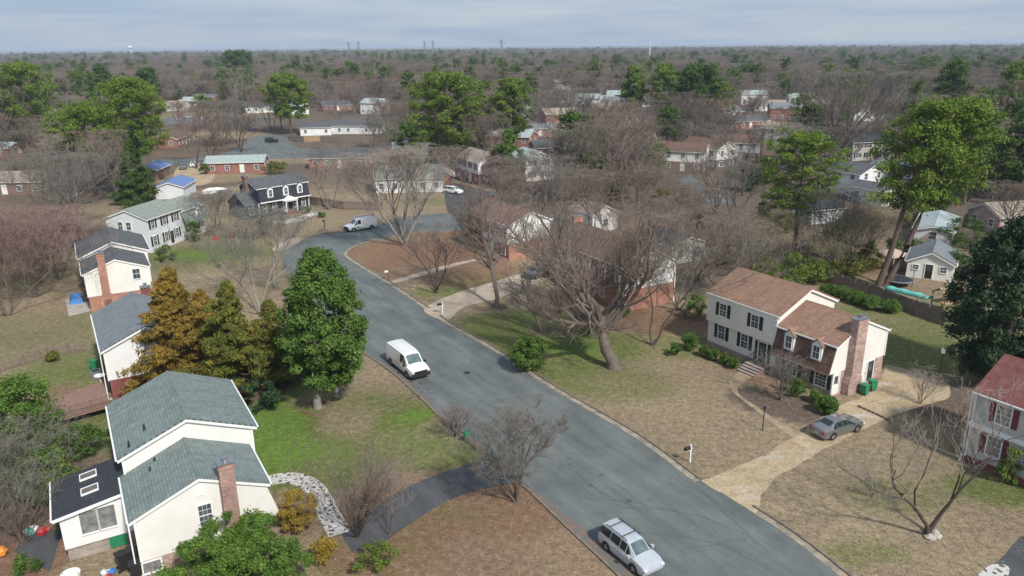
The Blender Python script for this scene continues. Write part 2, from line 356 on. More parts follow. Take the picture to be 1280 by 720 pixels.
# dark mulch and leaf litter
blob(LI, 968, 505, 5, 3.4, 1, -40, .25); blob(LI, 620, 383, 2.2, 2.2, .9); blob(LI, 677, 415, 1.6, 1.6, .9); blob(LI, 768, 458, 2.4, 2.0, .6); blob(LI, 270, 460, 12, 13, .8); blob(LI, 310, 470, 8, 8, .8)
blob(LI, 1200, 500, 10, 7, .8); blob(LI, 800, 350, 14, 10, .8); blob(LI, 950, 330, 22, 14, .8); blob(LI, 60, 300, 26, 16, .8); blob(LI, 20, 620, 9, 10, .7)
blob(LI, 600, 200, 60, 30, .8); blob(LI, 660, 445, 3, 2, .8)
# open tan lawns among the far streets
for a in ((250, 170, 30, 16, 0), (400, 200, 40, 8, 0), (255, 222, 20, 10, 0), (400, 275, 16, 9, 0), (540, 240, 18, 12, 0), (300, 240, 14, 8, 0), (40, 180, 22, 14, 0), (240, 145, 60, 18, 0)):
    blob(LI, a[0], a[1], a[2], a[3], 0)
me = bpy.data.meshes.new('ground')
V = np.zeros((ny * nx, 3)); V[:, 0] = GX.ravel(); V[:, 1] = GY.ravel()
idx = np.arange(ny * nx).reshape(ny, nx)
Fq = np.stack([idx[:-1, :-1], idx[:-1, 1:], idx[1:, 1:], idx[1:, :-1]], -1).reshape(-1, 4)
me.vertices.add(len(V)); me.vertices.foreach_set('co', V.ravel()); me.loops.add(Fq.size); me.loops.foreach_set('vertex_index', Fq.ravel())
me.polygons.add(len(Fq)); me.polygons.foreach_set('loop_start', np.arange(0, Fq.size, 4)); me.polygons.foreach_set('loop_total', np.full(len(Fq), 4)); me.update(calc_edges=True)
ca = me.color_attributes.new('cover', 'FLOAT_COLOR', 'POINT'); ca.data.foreach_set('color', cov.reshape(-1)); me.update()
ground = bpy.data.objects.new('ground', me); COL.objects.link(ground); tag(ground, kind='structure')
m, t, b = nodes('lawn'); tcn = new(t, 'ShaderNodeTexCoord'); ob = tcn.outputs['Object']
at_ = new(t, 'ShaderNodeAttribute', attribute_name='cover'); sp = new(t, 'ShaderNodeSeparateColor'); t.links.new(at_.outputs['Color'], sp.inputs[0])
n1 = noise(t, .28, 6, ob, .65); n2 = noise(t, 1.7, 5, ob, .7); n3 = noise(t, 9, 4, ob, .7); n4 = noise(t, .07, 3, ob)
nmx = new(t, 'ShaderNodeMath', operation='MULTIPLY_ADD'); nq = noise(t, 2.6, 7, ob, .85); t.links.new(nq.outputs[0], nmx.inputs[0]); nmx.inputs[1].default_value = .75; nmh = new(t, 'ShaderNodeMath', operation='MULTIPLY'); t.links.new(n1.outputs[0], nmh.inputs[0]); nmh.inputs[1].default_value = .45; t.links.new(nmh.outputs[0], nmx.inputs[2]); nsub = new(t, 'ShaderNodeMath', operation='SUBTRACT'); t.links.new(nmx.outputs[0], nsub.inputs[0]); nsub.inputs[1].default_value = .06
tan = ramp(t, n2.outputs[0], [(.28, (.15, .118, .08)), (.5, (.25, .195, .127)), (.72, (.345, .275, .185))]).outputs[0]
grn = ramp(t, n2.outputs[0], [(.3, (.088, .10, .035)), (.52, (.12, .15, .042)), (.68, (.19, .185, .085))]).outputs[0]
rus = ramp(t, n2.outputs[0], [(.3, (.155, .092, .06)), (.55, (.22, .132, .088)), (.75, (.29, .2, .145))]).outputs[0]
lit = ramp(t, n2.outputs[0], [(.3, (.085, .065, .05)), (.55, (.135, .105, .082)), (.75, (.21, .175, .145))]).outputs[0]
def thresh(chan, nz_, lo=.22):            # cover amount against noise gives ragged patches
    a = new(t, 'ShaderNodeMath', operation='MULTIPLY_ADD'); t.links.new(nz_, a.inputs[0]); a.inputs[1].default_value = 1.5; a.inputs[2].default_value = -1.25
    c = new(t, 'ShaderNodeMath', operation='ADD'); t.links.new(a.outputs[0], c.inputs[0]); t.links.new(chan, c.inputs[1])
    d = new(t, 'ShaderNodeMapRange'); t.links.new(c.outputs[0], d.inputs[0]); d.inputs[1].default_value = -.12; d.inputs[2].default_value = .34
    return d.outputs[0]
grn = mixc(t, ramp(t, sp.outputs[0], [(.62, (0, 0, 0)), (.92, (1, 1, 1))]).outputs[0], grn, ramp(t, n2.outputs[0], [(.3, (.08, .125, .03)), (.55, (.12, .195, .036)), (.72, (.2, .225, .075))]).outputs[0])
base_g = new(t, 'ShaderNodeMath', operation='ADD'); t.links.new(sp.outputs[0], base_g.inputs[0]); base_g.inputs[1].default_value = .20
c = mixc(t, thresh(base_g.outputs[0], nsub.outputs[0]), tan, grn)
c = mixc(t, thresh(sp.outputs[1], nsub.outputs[0]), c, rus)
c = mixc(t, thresh(sp.outputs[2], nsub.outputs[0]), c, lit)
n5 = noise(t, 4.2, 8, ob, .8); r5 = ramp(t, n5.outputs[0], [(.36, (.62, .62, .6)), (.5, (1, 1, 1)), (.66, (1.36, 1.33, 1.28))]).outputs[0]; c = mixc(t, 1, c, r5, 'MULTIPLY')
r3 = ramp(t, n3.outputs[0], [(.3, (.72,) * 3), (.7, (1.28,) * 3)]).outputs[0]; c = mixc(t, 1, c, r3, 'MULTIPLY')
r4 = ramp(t, n4.outputs[0], [(.3, (.84,) * 3), (.7, (1.14,) * 3)]).outputs[0]; c = mixc(t, 1, c, r4, 'MULTIPLY')
t.links.new(c, b.inputs['Base Color']); b.inputs['Roughness'].default_value = .95; b.inputs['Specular IOR Level'].default_value = .1
bump(t, b, n3.outputs[0], .6, .08); ground.data.materials.append(m)

# asphalt
def asphalt(name, c0, c1):
    m, t, b = nodes(name); tcn = new(t, 'ShaderNodeTexCoord'); ob = tcn.outputs['Object']
    mpn = new(t, 'ShaderNodeMapping'); mpn.inputs['Rotation'].default_value = (0, 0, R(-122.4)); mpn.inputs['Scale'].default_value = (1, 1, 1); t.links.new(ob, mpn.inputs[0])
    mp2 = new(t, 'ShaderNodeMapping'); mp2.inputs['Scale'].default_value = (.12, .8, 1); t.links.new(mpn.outputs[0], mp2.inputs[0])
    n1 = noise(t, 1.0, 5, mp2.outputs[0], .6); n2 = noise(t, .25, 6, ob, .6); n3 = noise(t, 12, 6, ob, .85)
    c = ramp(t, n1.outputs[0], [(.32, c0), (.68, c1)]).outputs[0]
    mp3 = new(t, 'ShaderNodeMapping'); mp3.inputs['Scale'].default_value = (.35, 3.2, 1); t.links.new(mpn.outputs[0], mp3.inputs[0]); n6 = noise(t, 1.0, 8, mp3.outputs[0], .75); c = mixc(t, 1, c, ramp(t, n6.outputs[0], [(.3, (.84,) * 3), (.45, (1, 1, 1)), (.7, (1.09, 1.09, 1.07))]).outputs[0], 'MULTIPLY')
    r = ramp(t, n2.outputs[0], [(.3, (.8,) * 3), (.7, (1.15, 1.15, 1.13))]).outputs[0]; c = mixc(t, 1, c, r, 'MULTIPLY')
    v = new(t, 'ShaderNodeTexVoronoi', feature='DISTANCE_TO_EDGE'); v.inputs['Scale'].default_value = .3; nd = noise(t, .6, 4, ob)
    mv = mixc(t, .12, ob, nd.outputs[1]); t.links.new(mv, v.inputs['Vector'])
    cr = ramp(t, v.outputs[0], [(0, (.62,) * 3), (.006, (1, 1, 1))]).outputs[0]; c = mixc(t, .3, c, mixc(t, 1, c, cr, 'MULTIPLY'))
    r = ramp(t, n3.outputs[0], [(.36, (.76,) * 3), (.64, (1.22,) * 3)]).outputs[0]; c = mixc(t, 1, c, r, 'MULTIPLY')
    n7 = noise(t, .5, 3, ob, .5); c = mixc(t, 1, c, ramp(t, n7.outputs[0], [(.64, (1, 1, 1)), (.68, (.8,) * 3)]).outputs[0], 'MULTIPLY')
    t.links.new(c, b.inputs['Base Color']); b.inputs['Roughness'].default_value = .75; b.inputs['Specular IOR Level'].default_value = .35; bump(t, b, n3.outputs[0], .3, .01); return m
M['asphalt'] = asphalt('worn_asphalt', (.102, .116, .115), (.158, .173, .169))
M['asphalt_dark'] = asphalt('dark_asphalt', (.058, .061, .067), (.088, .091, .097))
m, t, b = nodes('tan_concrete'); tcn = new(t, 'ShaderNodeTexCoord'); na = noise(t, .45, 7, tcn.outputs['Object'], .7); nb = noise(t, 3.5, 6, tcn.outputs['Object'], .75)
mpz = new(t, 'ShaderNodeMapping'); mpz.inputs['Rotation'].default_value = (0, 0, R(-28)); mpz.inputs['Scale'].default_value = (.22, 1.1, 1); t.links.new(tcn.outputs['Object'], mpz.inputs[0]); ncz = noise(t, .7, 5, mpz.outputs[0], .6)
c = ramp(t, na.outputs[0], [(.3, (.26, .19, .115)), (.5, (.40, .31, .19)), (.7, (.47, .38, .26))]).outputs[0]
c = mixc(t, ramp(t, ncz.outputs[0], [(.58, (0, 0, 0)), (.68, (.7, .7, .7))]).outputs[0], c, (.46, .44, .42))
c = mixc(t, 1, c, ramp(t, nb.outputs[0], [(.35, (.75,) * 3), (.65, (1.2,) * 3)]).outputs[0], 'MULTIPLY'); t.links.new(c, b.inputs['Base Color']); b.inputs['Roughness'].default_value = .92; M['drive'] = m
M['drive2'] = mat('tan_concrete_worn', (.4, .33, .25), .9, .2, .8, bmp=.2)
right = [(1110, 760), (1075, 731), (1000, 672), (930, 627), (876, 600), (800, 545), (700, 487), (655, 458), (610, 430), (560, 402), (520, 374), (480, 348), (455, 333), (437, 321), (436, 314), (453, 305), (483, 298), (514, 292), (575, 289), (640, 286), (720, 284)]
far_ = [(720, 268), (640, 266), (580, 266), (540, 268), (500, 273), (471, 281), (431, 289), (401, 293), (383, 298), (368, 306), (356, 312)]
left = [(352, 324), (360, 345), (382, 374), (410, 405), (440, 431), (480, 458), (510, 482), (560, 530), (605, 568), (660, 612), (700, 650), (760, 706), (800, 745), (820, 765)]
rp_, fp_, lp_ = px_path(right), px_path(far_), px_path(left)
sheet('road', rp_ + fp_ + lp_, .012, M['asphalt'])
# tan gutter strip and debris along the kerbs, then the kerbs themselves
def offset(path, d):
    out = []
    for i, p in enumerate(path):
        tt = (path[min(i+1, len(path)-1)] - path[max(i-1, 0)]).normalized(); out.append(p + Vector((-tt.y, tt.x, 0)) * d)
    return out
def strip(mb, a, b, z0, z1=None, m=0):
    n = len(a)
    if z1 is None:
        vs = [(p.x, p.y, z0) for p in a] + [(p.x, p.y, z0) for p in b]; mb.add(vs, [(i, i+1, n+i+1, n+i) for i in range(n-1)], m)
    else:
        vs = [(p.x, p.y, z) for path, z in ((a, z0), (a, z1), (b, z1), (b, z0)) for p in path]
        mb.add(vs, [(k*n+i, k*n+i+1, (k+1)*n+i+1, (k+1)*n+i) for k in range(3) for i in range(n-1)], m)
def seg(path, a, b):                                   # part of a path between the points nearest to two ground points
    ia = min(range(len(path)), key=lambda i: (path[i]-a).length); ib = min(range(len(path)), key=lambda i: (path[i]-b).length)
    return path[min(ia, ib):max(ia, ib)+1]
def dense_(path, st=.6):
    o = [path[0]]
    for p in path[1:]:
        n = max(1, int((p - o[-1]).length / st)); q = o[-1]
        o += [q.lerp(p, (k+1)/n) for k in range(n)]
    return o
rpd, lpd, fpd = dense(rp_), dense(lp_), dense(fp_)
m, t, b = nodes('gutter_debris'); tcn = new(t, 'ShaderNodeTexCoord'); n = noise(t, 1.2, 6, tcn.outputs['Object'], .7)
t.links.new(ramp(t, n.outputs[0], [(.35, (.13, .12, .10)), (.5, (.3, .25, .18)), (.7, (.42, .36, .28))]).outputs[0], b.inputs['Base Color']); b.inputs['Roughness'].default_value = .95; M['gutter'] = m
m, t, b = nodes('red_straw_debris'); tcn = new(t, 'ShaderNodeTexCoord'); n = noise(t, 1.2, 6, tcn.outputs['Object'], .7)
t.links.new(ramp(t, n.outputs[0], [(.46, (.13, .13, .12)), (.6, (.2, .125, .09)), (.75, (.29, .18, .12))]).outputs[0], b.inputs['Base Color']); b.inputs['Roughness'].default_value = .95; M['gutter_red'] = m
M['kerb'] = mat('kerb_concrete', (.19, .155, .12), .9, .3, 2, bmp=.2)
segs_r = [seg(rpd, P(1110, 760), P(945, 637)), seg(rpd, P(877, 600), P(550, 396)), seg(rpd, P(536, 386), P(720, 284))]
segs_l = [seg(lpd, P(345, 345), P(603, 566)), seg(lpd, P(655, 608), P(820, 765))]
mb = MB()
for s_ in segs_r: strip(mb, s_, offset(s_, .55), .016)
g1 = mb.build('gutter', M['gutter']); tag(g1, kind='structure')
mb = MB()
def ragged(s_, base):
    o = []
    for i, p in enumerate(s_):
        tt = (s_[min(i+1, len(s_)-1)] - s_[max(i-1, 0)]).normalized(); w = base * (.25 + .75 * abs(math.sin(i * .13) * math.sin(i * .041 + 1)) + .25 * rng.random())
        o.append(p + Vector((-tt.y, tt.x, 0)) * w)
    return o
for s_ in segs_l: strip(mb, s_, ragged(s_, .75), .016)
g2 = mb.build('gutter', M['gutter_red']); tag(g2, kind='structure')
mb = MB()
for s_ in segs_r + segs_l + [seg(fpd, P(570, 266), P(480, 278)), seg(fpd, P(425, 290), P(385, 297))]:
    strip(mb, offset(s_, .02), offset(s_, -.16), -.02, .12)
kb = mb.build('kerb', M['kerb']); tag(kb, kind='structure')
# driveways and walks
def drive(name, px, m, z=.02, k=5): return sheet(name, px_path(px, k, True), z, m)
dr = sheet('driveway', rag(px_path([(876, 601), (915, 587), (955, 568), (984, 551), (1003, 541), (1028, 522), (1052, 505), (1074, 498)], 4) + [P(1082, 486), P(1100, 474)] + px_path([(1108, 456), (1135, 462), (1165, 472), (1188, 482), (1183, 500)], 4) + px_path([(1140, 510), (1080, 536), (1030, 562), (985, 588), (958, 612), (944, 642)], 4), .16), .02, M['drive'])
drive('driveway', [(530, 389), (545, 377), (580, 363), (615, 353), (650, 343), (700, 336), (706, 344), (684, 350), (650, 362), (620, 374), (580, 384), (558, 400)], M['drive2'])
sheet('driveway', px_path([(608, 563), (598, 577), (575, 584), (545, 594), (515, 606), (480, 626), (450, 650), (425, 665)], 4) + px_path([(440, 690), (475, 680), (505, 660), (540, 637), (580, 618), (620, 608), (652, 606), (672, 618)], 4), .02, M['asphalt_dark'])
drive('driveway', [(563, 268), (556, 246), (553, 232), (563, 228), (600, 236), (640, 250), (600, 267)], M['asphalt_dark'])
drive('driveway', [(350, 314), (364, 308), (378, 299), (366, 297), (350, 303), (340, 312)], M['drive2'])
drive('driveway', [(1221, 728), (1250, 700), (1285, 668), (1330, 690), (1290, 745)], M['asphalt_dark'])
sheet('walkway', px_path([(487, 352), (530, 339), (560, 331), (592, 324)], 4) + px_path([(596, 326), (565, 334), (535, 343), (494, 354)], 4), .024, M['drive2'])
M['path'] = mat('worn_tan_path', (.3, .225, .145), .95, .3, 1.4, bmp=.3)
sheet('walkway', px_path([(990, 548), (962, 527), (934, 505), (914, 488), (912, 476), (926, 463)], 5) + px_path([(946, 468), (930, 478), (922, 490), (945, 508), (975, 528), (1003, 543)], 5), .024, M['path'])
# pale winding walk set with dark flagstones
m, t, b = nodes('flagstone_walk'); tcn = new(t, 'ShaderNodeTexCoord'); v = new(t, 'ShaderNodeTexVoronoi', feature='DISTANCE_TO_EDGE'); v.inputs['Scale'].default_value = 2.3
v2 = new(t, 'ShaderNodeTexVoronoi'); v2.inputs['Scale'].default_value = 2.3; t.links.new(tcn.outputs['Object'], v.inputs['Vector']); t.links.new(tcn.outputs['Object'], v2.inputs['Vector'])
st = ramp(t, v2.outputs['Color'], [(0, (.05, .055, .06)), (1, (.13, .125, .12))]).outputs[0]
fc = ramp(t, v.outputs[0], [(.2, (0, 0, 0)), (.235, (1, 1, 1))]).outputs[0]
t.links.new(mixc(t, fc, (.52, .5, .46), st), b.inputs['Base Color']); b.inputs['Roughness'].default_value = .85; M['flag'] = m
wp = px_path([(333, 602), (352, 598), (372, 599), (390, 608), (402, 624), (412, 644), (425, 668)], 6)
sheet('walkway', offset(wp, .75) + offset(wp, -.75)[::-1], .028, M['flag'])
drive('driveway', [(1190, 748), (1219, 722), (1240, 706), (1262, 712), (1240, 748)], M['flag'], .026)
# the streets behind
sheet('street', px_path([(190, 208), (230, 206), (280, 203), (330, 199), (395, 197), (470, 193)], 4) + px_path([(480, 186), (420, 186), (376, 185), (360, 174), (340, 168), (312, 172), (305, 182), (262, 196), (190, 200)], 4), .012, M['asphalt'])
sheet('street', px_path([(205, 156), (250, 154), (300, 152), (330, 150)], 4) + px_path([(330, 146), (290, 145), (240, 144), (205, 147)], 4), .012, M['asphalt'])
sheet('street', px_path([(848, 226), (868, 240), (890, 256)], 4) + px_path([(912, 252), (884, 232), (862, 218)], 4), .012, M['asphalt'])
drive('driveway', [(218, 226), (226, 206), (262, 204), (268, 222), (250, 232)], M['drive'])
drive('driveway', [(600, 172), (622, 168), (640, 166), (650, 172), (630, 180)], M['asphalt'])
# patios
drive('patio', [(82, 375), (112, 371), (118, 388), (86, 396)], M['conc'], .03, 1)
drive('patio', [(18, 690), (40, 655), (78, 665), (62, 715)], M['asphalt_dark'], .03, 1)

ed = MB(); a_, b_ = P(1072, 508), P(1112, 526); d_ = (b_-a_); nb_ = int(d_.length/.4)
for i in range(nb_): c_ = a_.lerp(b_, (i+.5)/nb_); e_ = d_.normalized(); ed.obox((c_.x, c_.y, .06), e_*.17, Vector((-e_.y, e_.x, 0))*.09, (0, 0, .08))
o = ed.build('edging', mat('dark_edging_brick', (.13, .075, .06), .9, .3)); tag(o, 'dark brick edging strip beyond the grey sedan on the tan driveway', 'edging')

# sealed cracks and oil drips on the street
g = random.Random(12); mbk = MB(); mcr = mat('tar_seal', (.082, .088, .084), .7, .2)
def crack(p, ang, L, w=.05):
    pts = [p]; a = ang
    for i in range(int(L / .5)):
        a += g.gauss(0, .22); a = a * .9 + ang * .1; pts.append(pts[-1] + Vector((math.cos(a) * .5, math.sin(a) * .5, 0)))
    A_ = offset(pts, w / 2); B_ = offset(pts, -w / 2); strip(mbk, [Vector((q.x, q.y, 0)) for q in A_], B_, .0175)
for u, v, a, L in ((905, 640, 122, 9), (930, 668, 120, 12), (890, 622, 150, 4), (960, 690, 118, 8), (870, 655, 124, 10), (720, 560, 123, 14), (800, 640, 121, 9), (600, 470, 123, 18), (520, 400, 130, 14), (560, 440, 40, 4), (690, 520, 35, 5), (850, 690, 30, 4), (640, 540, 122, 8), (480, 370, 125, 10), (940, 700, 124, 7), (540, 500, 120, 5)): crack(P(u, v), R(a), L)
ck = mbk.build('road_cracks', mcr); tag(ck, kind='structure')
mo = MB()
for u, v, n_, sp_ in ((528, 488, 22, 1.1), (513, 478, 8, .8), (640, 520, 6, 2.5), (760, 600, 6, 3), (470, 330, 6, 3)):
    c_ = P(u, v)
    for i in range(n_):
        x, y, r_ = c_.x + g.gauss(0, sp_), c_.y + g.gauss(0, sp_), g.uniform(.05, .22); k_ = 9; mo.add([(x + math.cos(6.283*j/k_) * r_ * g.uniform(.7, 1.2), y + math.sin(6.283*j/k_) * r_ * g.uniform(.7, 1.2), .019 + i * .0003) for j in range(k_)], [tuple(range(k_))])
oo = mo.build('oil_stains', mcr); tag(oo, kind='structure')
# ------------------------------------------------------------ houses
class Face:                    # wall plane in a house's own axes; boxes in (along, up, out)
    def __init__(s, f, plane): s.f, s.p = f, plane
    def box(s, mb, a0, a1, z0, z1, n0, n1, m=0):
        if s.f == '+x': mb.box(s.p+n0, s.p+n1, a0, a1, z0, z1, m)
        elif s.f == '-x': mb.box(s.p-n1, s.p-n0, a0, a1, z0, z1, m)
        elif s.f == '+y': mb.box(a0, a1, s.p+n0, s.p+n1, z0, z1, m)
        else: mb.box(a0, a1, s.p-n1, s.p-n0, z0, z1, m)
def window(root, f, a, z, w=.9, h=1.35, shut=None, glass='glass', grid=(2, 4), trim='trim', simple=False):
    """a, z: centre of the sash on the wall"""
    mb = MB(); t = .09
    f.box(mb, a-w/2-t, a-w/2, z-h/2-t, z+h/2+t, 0, .07); f.box(mb, a+w/2, a+w/2+t, z-h/2-t, z+h/2+t, 0, .07)
    f.box(mb, a-w/2, a+w/2, z+h/2, z+h/2+t, 0, .07); f.box(mb, a-w/2, a+w/2, z-h/2-t, z-h/2, 0, .1)
    if not simple:
        f.box(mb, a-w/2, a+w/2, z-.025, z+.025, .02, .055)
        for i in range(1, grid[0]): x = a-w/2+w*i/grid[0]; f.box(mb, x-.008, x+.008, z-h/2, z-.025, .022, .042); f.box(mb, x-.008, x+.008, z+.025, z+h/2, .022, .042)
        for j in range(1, grid[1]):
            if j * 2 == grid[1]: continue
            y = z-h/2+h*j/grid[1]
            for i in range(grid[0]): f.box(mb, a-w/2+w*i/grid[0]+.012, a-w/2+w*(i+1)/grid[0]-.012, y-.008, y+.008, .022, .042)
    wn = mb.build('window', M[trim], root)
    pb = MB(); f.box(pb, a-w/2+.002, a+w/2-.002, z-h/2+.002, z+h/2-.002, 0, .02); pb.build('pane', M[glass], wn)
    if shut:
        for s_ in (-1, 1):
            c = a + s_ * (w/2 + t + .03 + .2); sb = MB(); f.box(sb, c-.2, c+.2, z-h/2-.05, z+h/2+.05, 0, .045)
            for k in range(int(h / .16)): zz = z-h/2+.04+k*.16; f.box(sb, c-.15, c+.15, zz, zz+.1, .045, .058)
            sb.build('shutter', M[shut], root)
    return wn
def door(root, f, a, z0, w=.95, h=2.05, m='white', trim='trim', glass=False):
    mb = MB(); t = .1
    f.box(mb, a-w/2, a+w/2, z0, z0+h, 0, .03); f.box(mb, a-w/2+.12, a-.04, z0+.15, z0+.85, .03, .045); f.box(mb, a+.04, a+w/2-.12, z0+.15, z0+.85, .03, .045)
    f.box(mb, a-w/2+.12, a+w/2-.12, z0+1.0, z0+h-.15, .03, .045)
    d = mb.build('door', M[m], root)
    fb = MB(); f.box(fb, a-w/2-t, a-w/2-.002, z0, z0+h+t, 0, .08); f.box(fb, a+w/2+.002, a+w/2+t, z0, z0+h+t, 0, .08); f.box(fb, a-w/2-.002, a+w/2+.002, z0+h+.002, z0+h+t, 0, .08)
    fb.build('frame', M[trim], d)
    if glass: gb = MB(); f.box(gb, a-w/2+.16, a+w/2-.16, z0+1.05, z0+h-.2, .045, .055); gb.build('pane', M['glass'], d)
    hb = MB(); f.box(hb, a+w/2-.1, a+w/2-.04, z0+.95, z0+1.05, .03, .09); hb.build('handle', M['metal'], d)
    return d
def gable(root, x0, x1, yc, Wd, E, Rr, wall, roof, lower=None, zl=0, fy=None, inset=.3, ends=.22, foot=0, trim='trim', gutters=True):
    """a mass with its ridge along x; Wd is the width over the eaves at height E, Rr the rise; lower: material up to zl"""
    h = Wd / 2; sl = Rr / h; th = .15
    rf = MB(); rf.prism_x(x0-ends, x1+ends, [(yc-h, E), (yc, E+Rr), (yc+h, E), (yc+h, E-th), (yc, E+Rr-th), (yc-h, E-th)])
    ro = rf.build('roof', M[roof], root)
    rc = MB(); rc.prism_x(x0-ends+.02, x1+ends-.02, [(yc-.16, E+Rr-.16*sl+.004), (yc, E+Rr+.035), (yc+.16, E+Rr-.16*sl+.004)]); rc.build('ridge_cap', M[roof], ro)
    wy = h - inset; zt = E - th + sl * inset - .004
    mb = MB(); z0 = zl if lower else foot
    prof = [(yc-wy, z0), (yc+wy, z0), (yc+wy, zt), (yc, E+Rr-th-.004), (yc-wy, zt)]
    if fy: prof = [(yc-wy+fy[3], z0), (yc+wy, z0), (yc+wy, zt), (yc, E+Rr-th-.004), (yc-wy, zt), (yc-wy+fy[0], fy[1]), (yc-wy+fy[2], fy[1]-.02)]
    mb.prism_x(x0, x1, prof); mb.build('wall', M[wall], root)
    if lower:
        lb = MB(); lb.box(x0+.04, x1-.04, yc-wy+.04, yc+wy-.04, foot-.1, zl-.002); lb.build('lower_wall', M[lower], root)
    for xa, xb in ((x0-ends+.002, x0-ends+.045), (x1+ends-.045, x1+ends-.002)):
        tb = MB(); tb.prism_x(xa, xb, [(yc-h+.01, E-th-.003), (yc, E+Rr-th-.003), (yc+h-.01, E-th-.003), (yc+h-.01, E-th-.2), (yc, E+Rr-th-.2), (yc-h+.01, E-th-.2)])
        tb.build('rake_board', M[trim], root)
    if gutters:
        for s_ in (-1, 1):
            g = MB(); g.box(x0-ends, x1+ends, yc+s_*(h+.002), yc+s_*(h+.11), E-.17, E-.05)
            g.box(x0-ends+.05, x0-ends+.13, yc+s_*(h+.002), yc+s_*(h-.29), E-.3, E-.171)
            g.build('gutter', M[trim], root)
    return ro
def corner(root, x, y, z0, z1, m='trim'): b_ = MB(); b_.box(x-.07, x+.07, y-.07, y+.07, z0, z1); return b_.build('corner_board', M[m], root)
def downspout(root, x, y, z0, z1): b_ = MB(); b_.box(x-.04, x+.04, y-.04, y+.04, z0, z1); b_.box(x-.04, x+.04, y-.3, y-.04, z0, z0+.08); return b_.build('downspout', M['trim'], root)
def chimney(root, x0, x1, y0, y1, z1, m, base=None, z0=-.1):
    mb = MB(); mb.box(x0, x1, y0, y1, z0, z1)
    if base:                                   # wider shoulders below
        e, zb = base; mb.add([(x0,y0-e,z0),(x1,y0-e,z0),(x1,y1+e,z0),(x0,y1+e,z0),(x0,y0-e,zb),(x1,y0-e,zb),(x1,y1+e,zb),(x0,y1+e,zb),(x0+.005,y0,zb+.7),(x1-.005,y0,zb+.7),(x1-.005,y1,zb+.7),(x0+.005,y1,zb+.7)],
            [(3,2,1,0),(0,1,5,4),(1,2,6,5),(2,3,7,6),(3,0,4,7),(4,5,9,8),(5,6,10,9),(6,7,11,10),(7,4,8,11)])
    mb.box(x0-.05, x1+.05, y0-.05, y1+.05, z1-.3, z1-.12)
    c = mb.build('chimney', M[m], root)
    k = MB(); k.box(x0-.07, x1+.07, y0-.07, y1+.07, z1, z1+.08); cx, cy = (x0+x1)/2, (y0+y1)/2; k.tube([(cx, cy, z1+.08), (cx, cy, z1+.34)], .14, 10); k.box(cx-.2, cx+.2, cy-.2, cy+.2, z1+.36, z1+.39)
    for sx in (-.17, .17): k.box(cx+sx-.015, cx+sx+.015, cy-.015, cy+.015, z1+.08, z1+.36)
    k.build('cap', M['metal'], c); return c
def vents(root, pts):
    for x, y, z in pts:
        v = MB(); v.tube([(x, y, z-.15), (x, y, z+.42)], .06, 8); v.tube([(x, y, z-.1), (x, y, z+.06)], [.14, .08], 8); v.build('vent_pipe', M['black'], root)
def dormer(root, x, yf, zc, ht, w=1.0, roof='roof_brown', back=1.6, face='-y', wall='trim', pane='glass'):
    """a gabled dormer with its face at y = yf, looking along -y"""
    mb = MB(); z0 = zc - ht/2 - .2; z1 = zc + ht/2 + .1
    mb.prism_y(yf, yf+back, [(x-w/2, z0), (x+w/2, z0), (x+w/2, z1), (x, z1+.5), (x-w/2, z1)]); d = mb.build('dormer', M[wall], root)
    rb = MB(); rb.prism_y(yf-.12, yf+back, [(x-w/2-.14, z1-.1), (x, z1+.56), (x+w/2+.14, z1-.1), (x+w/2+.14, z1), (x, z1+.66), (x-w/2-.14, z1)]); rb.build('dormer_roof', M[roof], d)
    f = Face('-y', yf); wb = MB(); t = .07; ww = w*.6
    f.box(wb, x-ww/2-t, x-ww/2, zc-ht/2-t, zc+ht/2+t, .001, .06); f.box(wb, x+ww/2, x+ww/2+t, zc-ht/2-t, zc+ht/2+t, .001, .06); f.box(wb, x-ww/2, x+ww/2, zc+ht/2, zc+ht/2+t, .001, .06); f.box(wb, x-ww/2, x+ww/2, zc-ht/2-t, zc-ht/2, .001, .08)
    f.box(wb, x-ww/2, x+ww/2, zc-.02, zc+.02, .022, .05); f.box(wb, x-.012, x+.012, zc-ht/2, zc+ht/2, .022, .04)
    wb.build('window', M['trim'], d); gb = MB(); f.box(gb, x-ww/2, x+ww/2, zc-ht/2, zc+ht/2, .001, .02); gb.build('pane', M[pane], d)
def mansard(root, x0, x1, ytop, ybot, ztop, zbot, m):
    mb = MB(); mb.prism_x(x0, x1, [(ytop+.02, ztop), (ybot+.02, zbot+.1), (ybot-.18, zbot), (ybot-.18, zbot+.06), (ybot-.08, zbot+.16), (ytop-.1, ztop)][::-1]); return mb.build('mansard_face', M[m], root)
def steps(root, x0, x1, y0, ztop, n, m, run=.32, sgn=-1):
    mb = MB()
    for i in range(n): mb.box(x0, x1, y0, y0 + sgn*(1.0 + run*(n-i)) , (ztop/n)*i - (.1 if i == 0 else 0), (ztop/n)*(i+1))
    return mb.build('steps', M[m], root)
def railing(root, p0, p1, h=.9, m='black', name='railing'):
    p0, p1 = Vector(p0), Vector(p1); mb = MB(); mb.tube([p0+Vector((0,0,h)), p1+Vector((0,0,h))], .03, 5); n = max(2, int((p1-p0).length/.25))
    for i in range(n+1): q = p0.lerp(p1, i/n); mb.tube([q, q+Vector((0,0,h))], .014 if 0 < i < n else .03, 4)
    return mb.build(name, M[m], root)

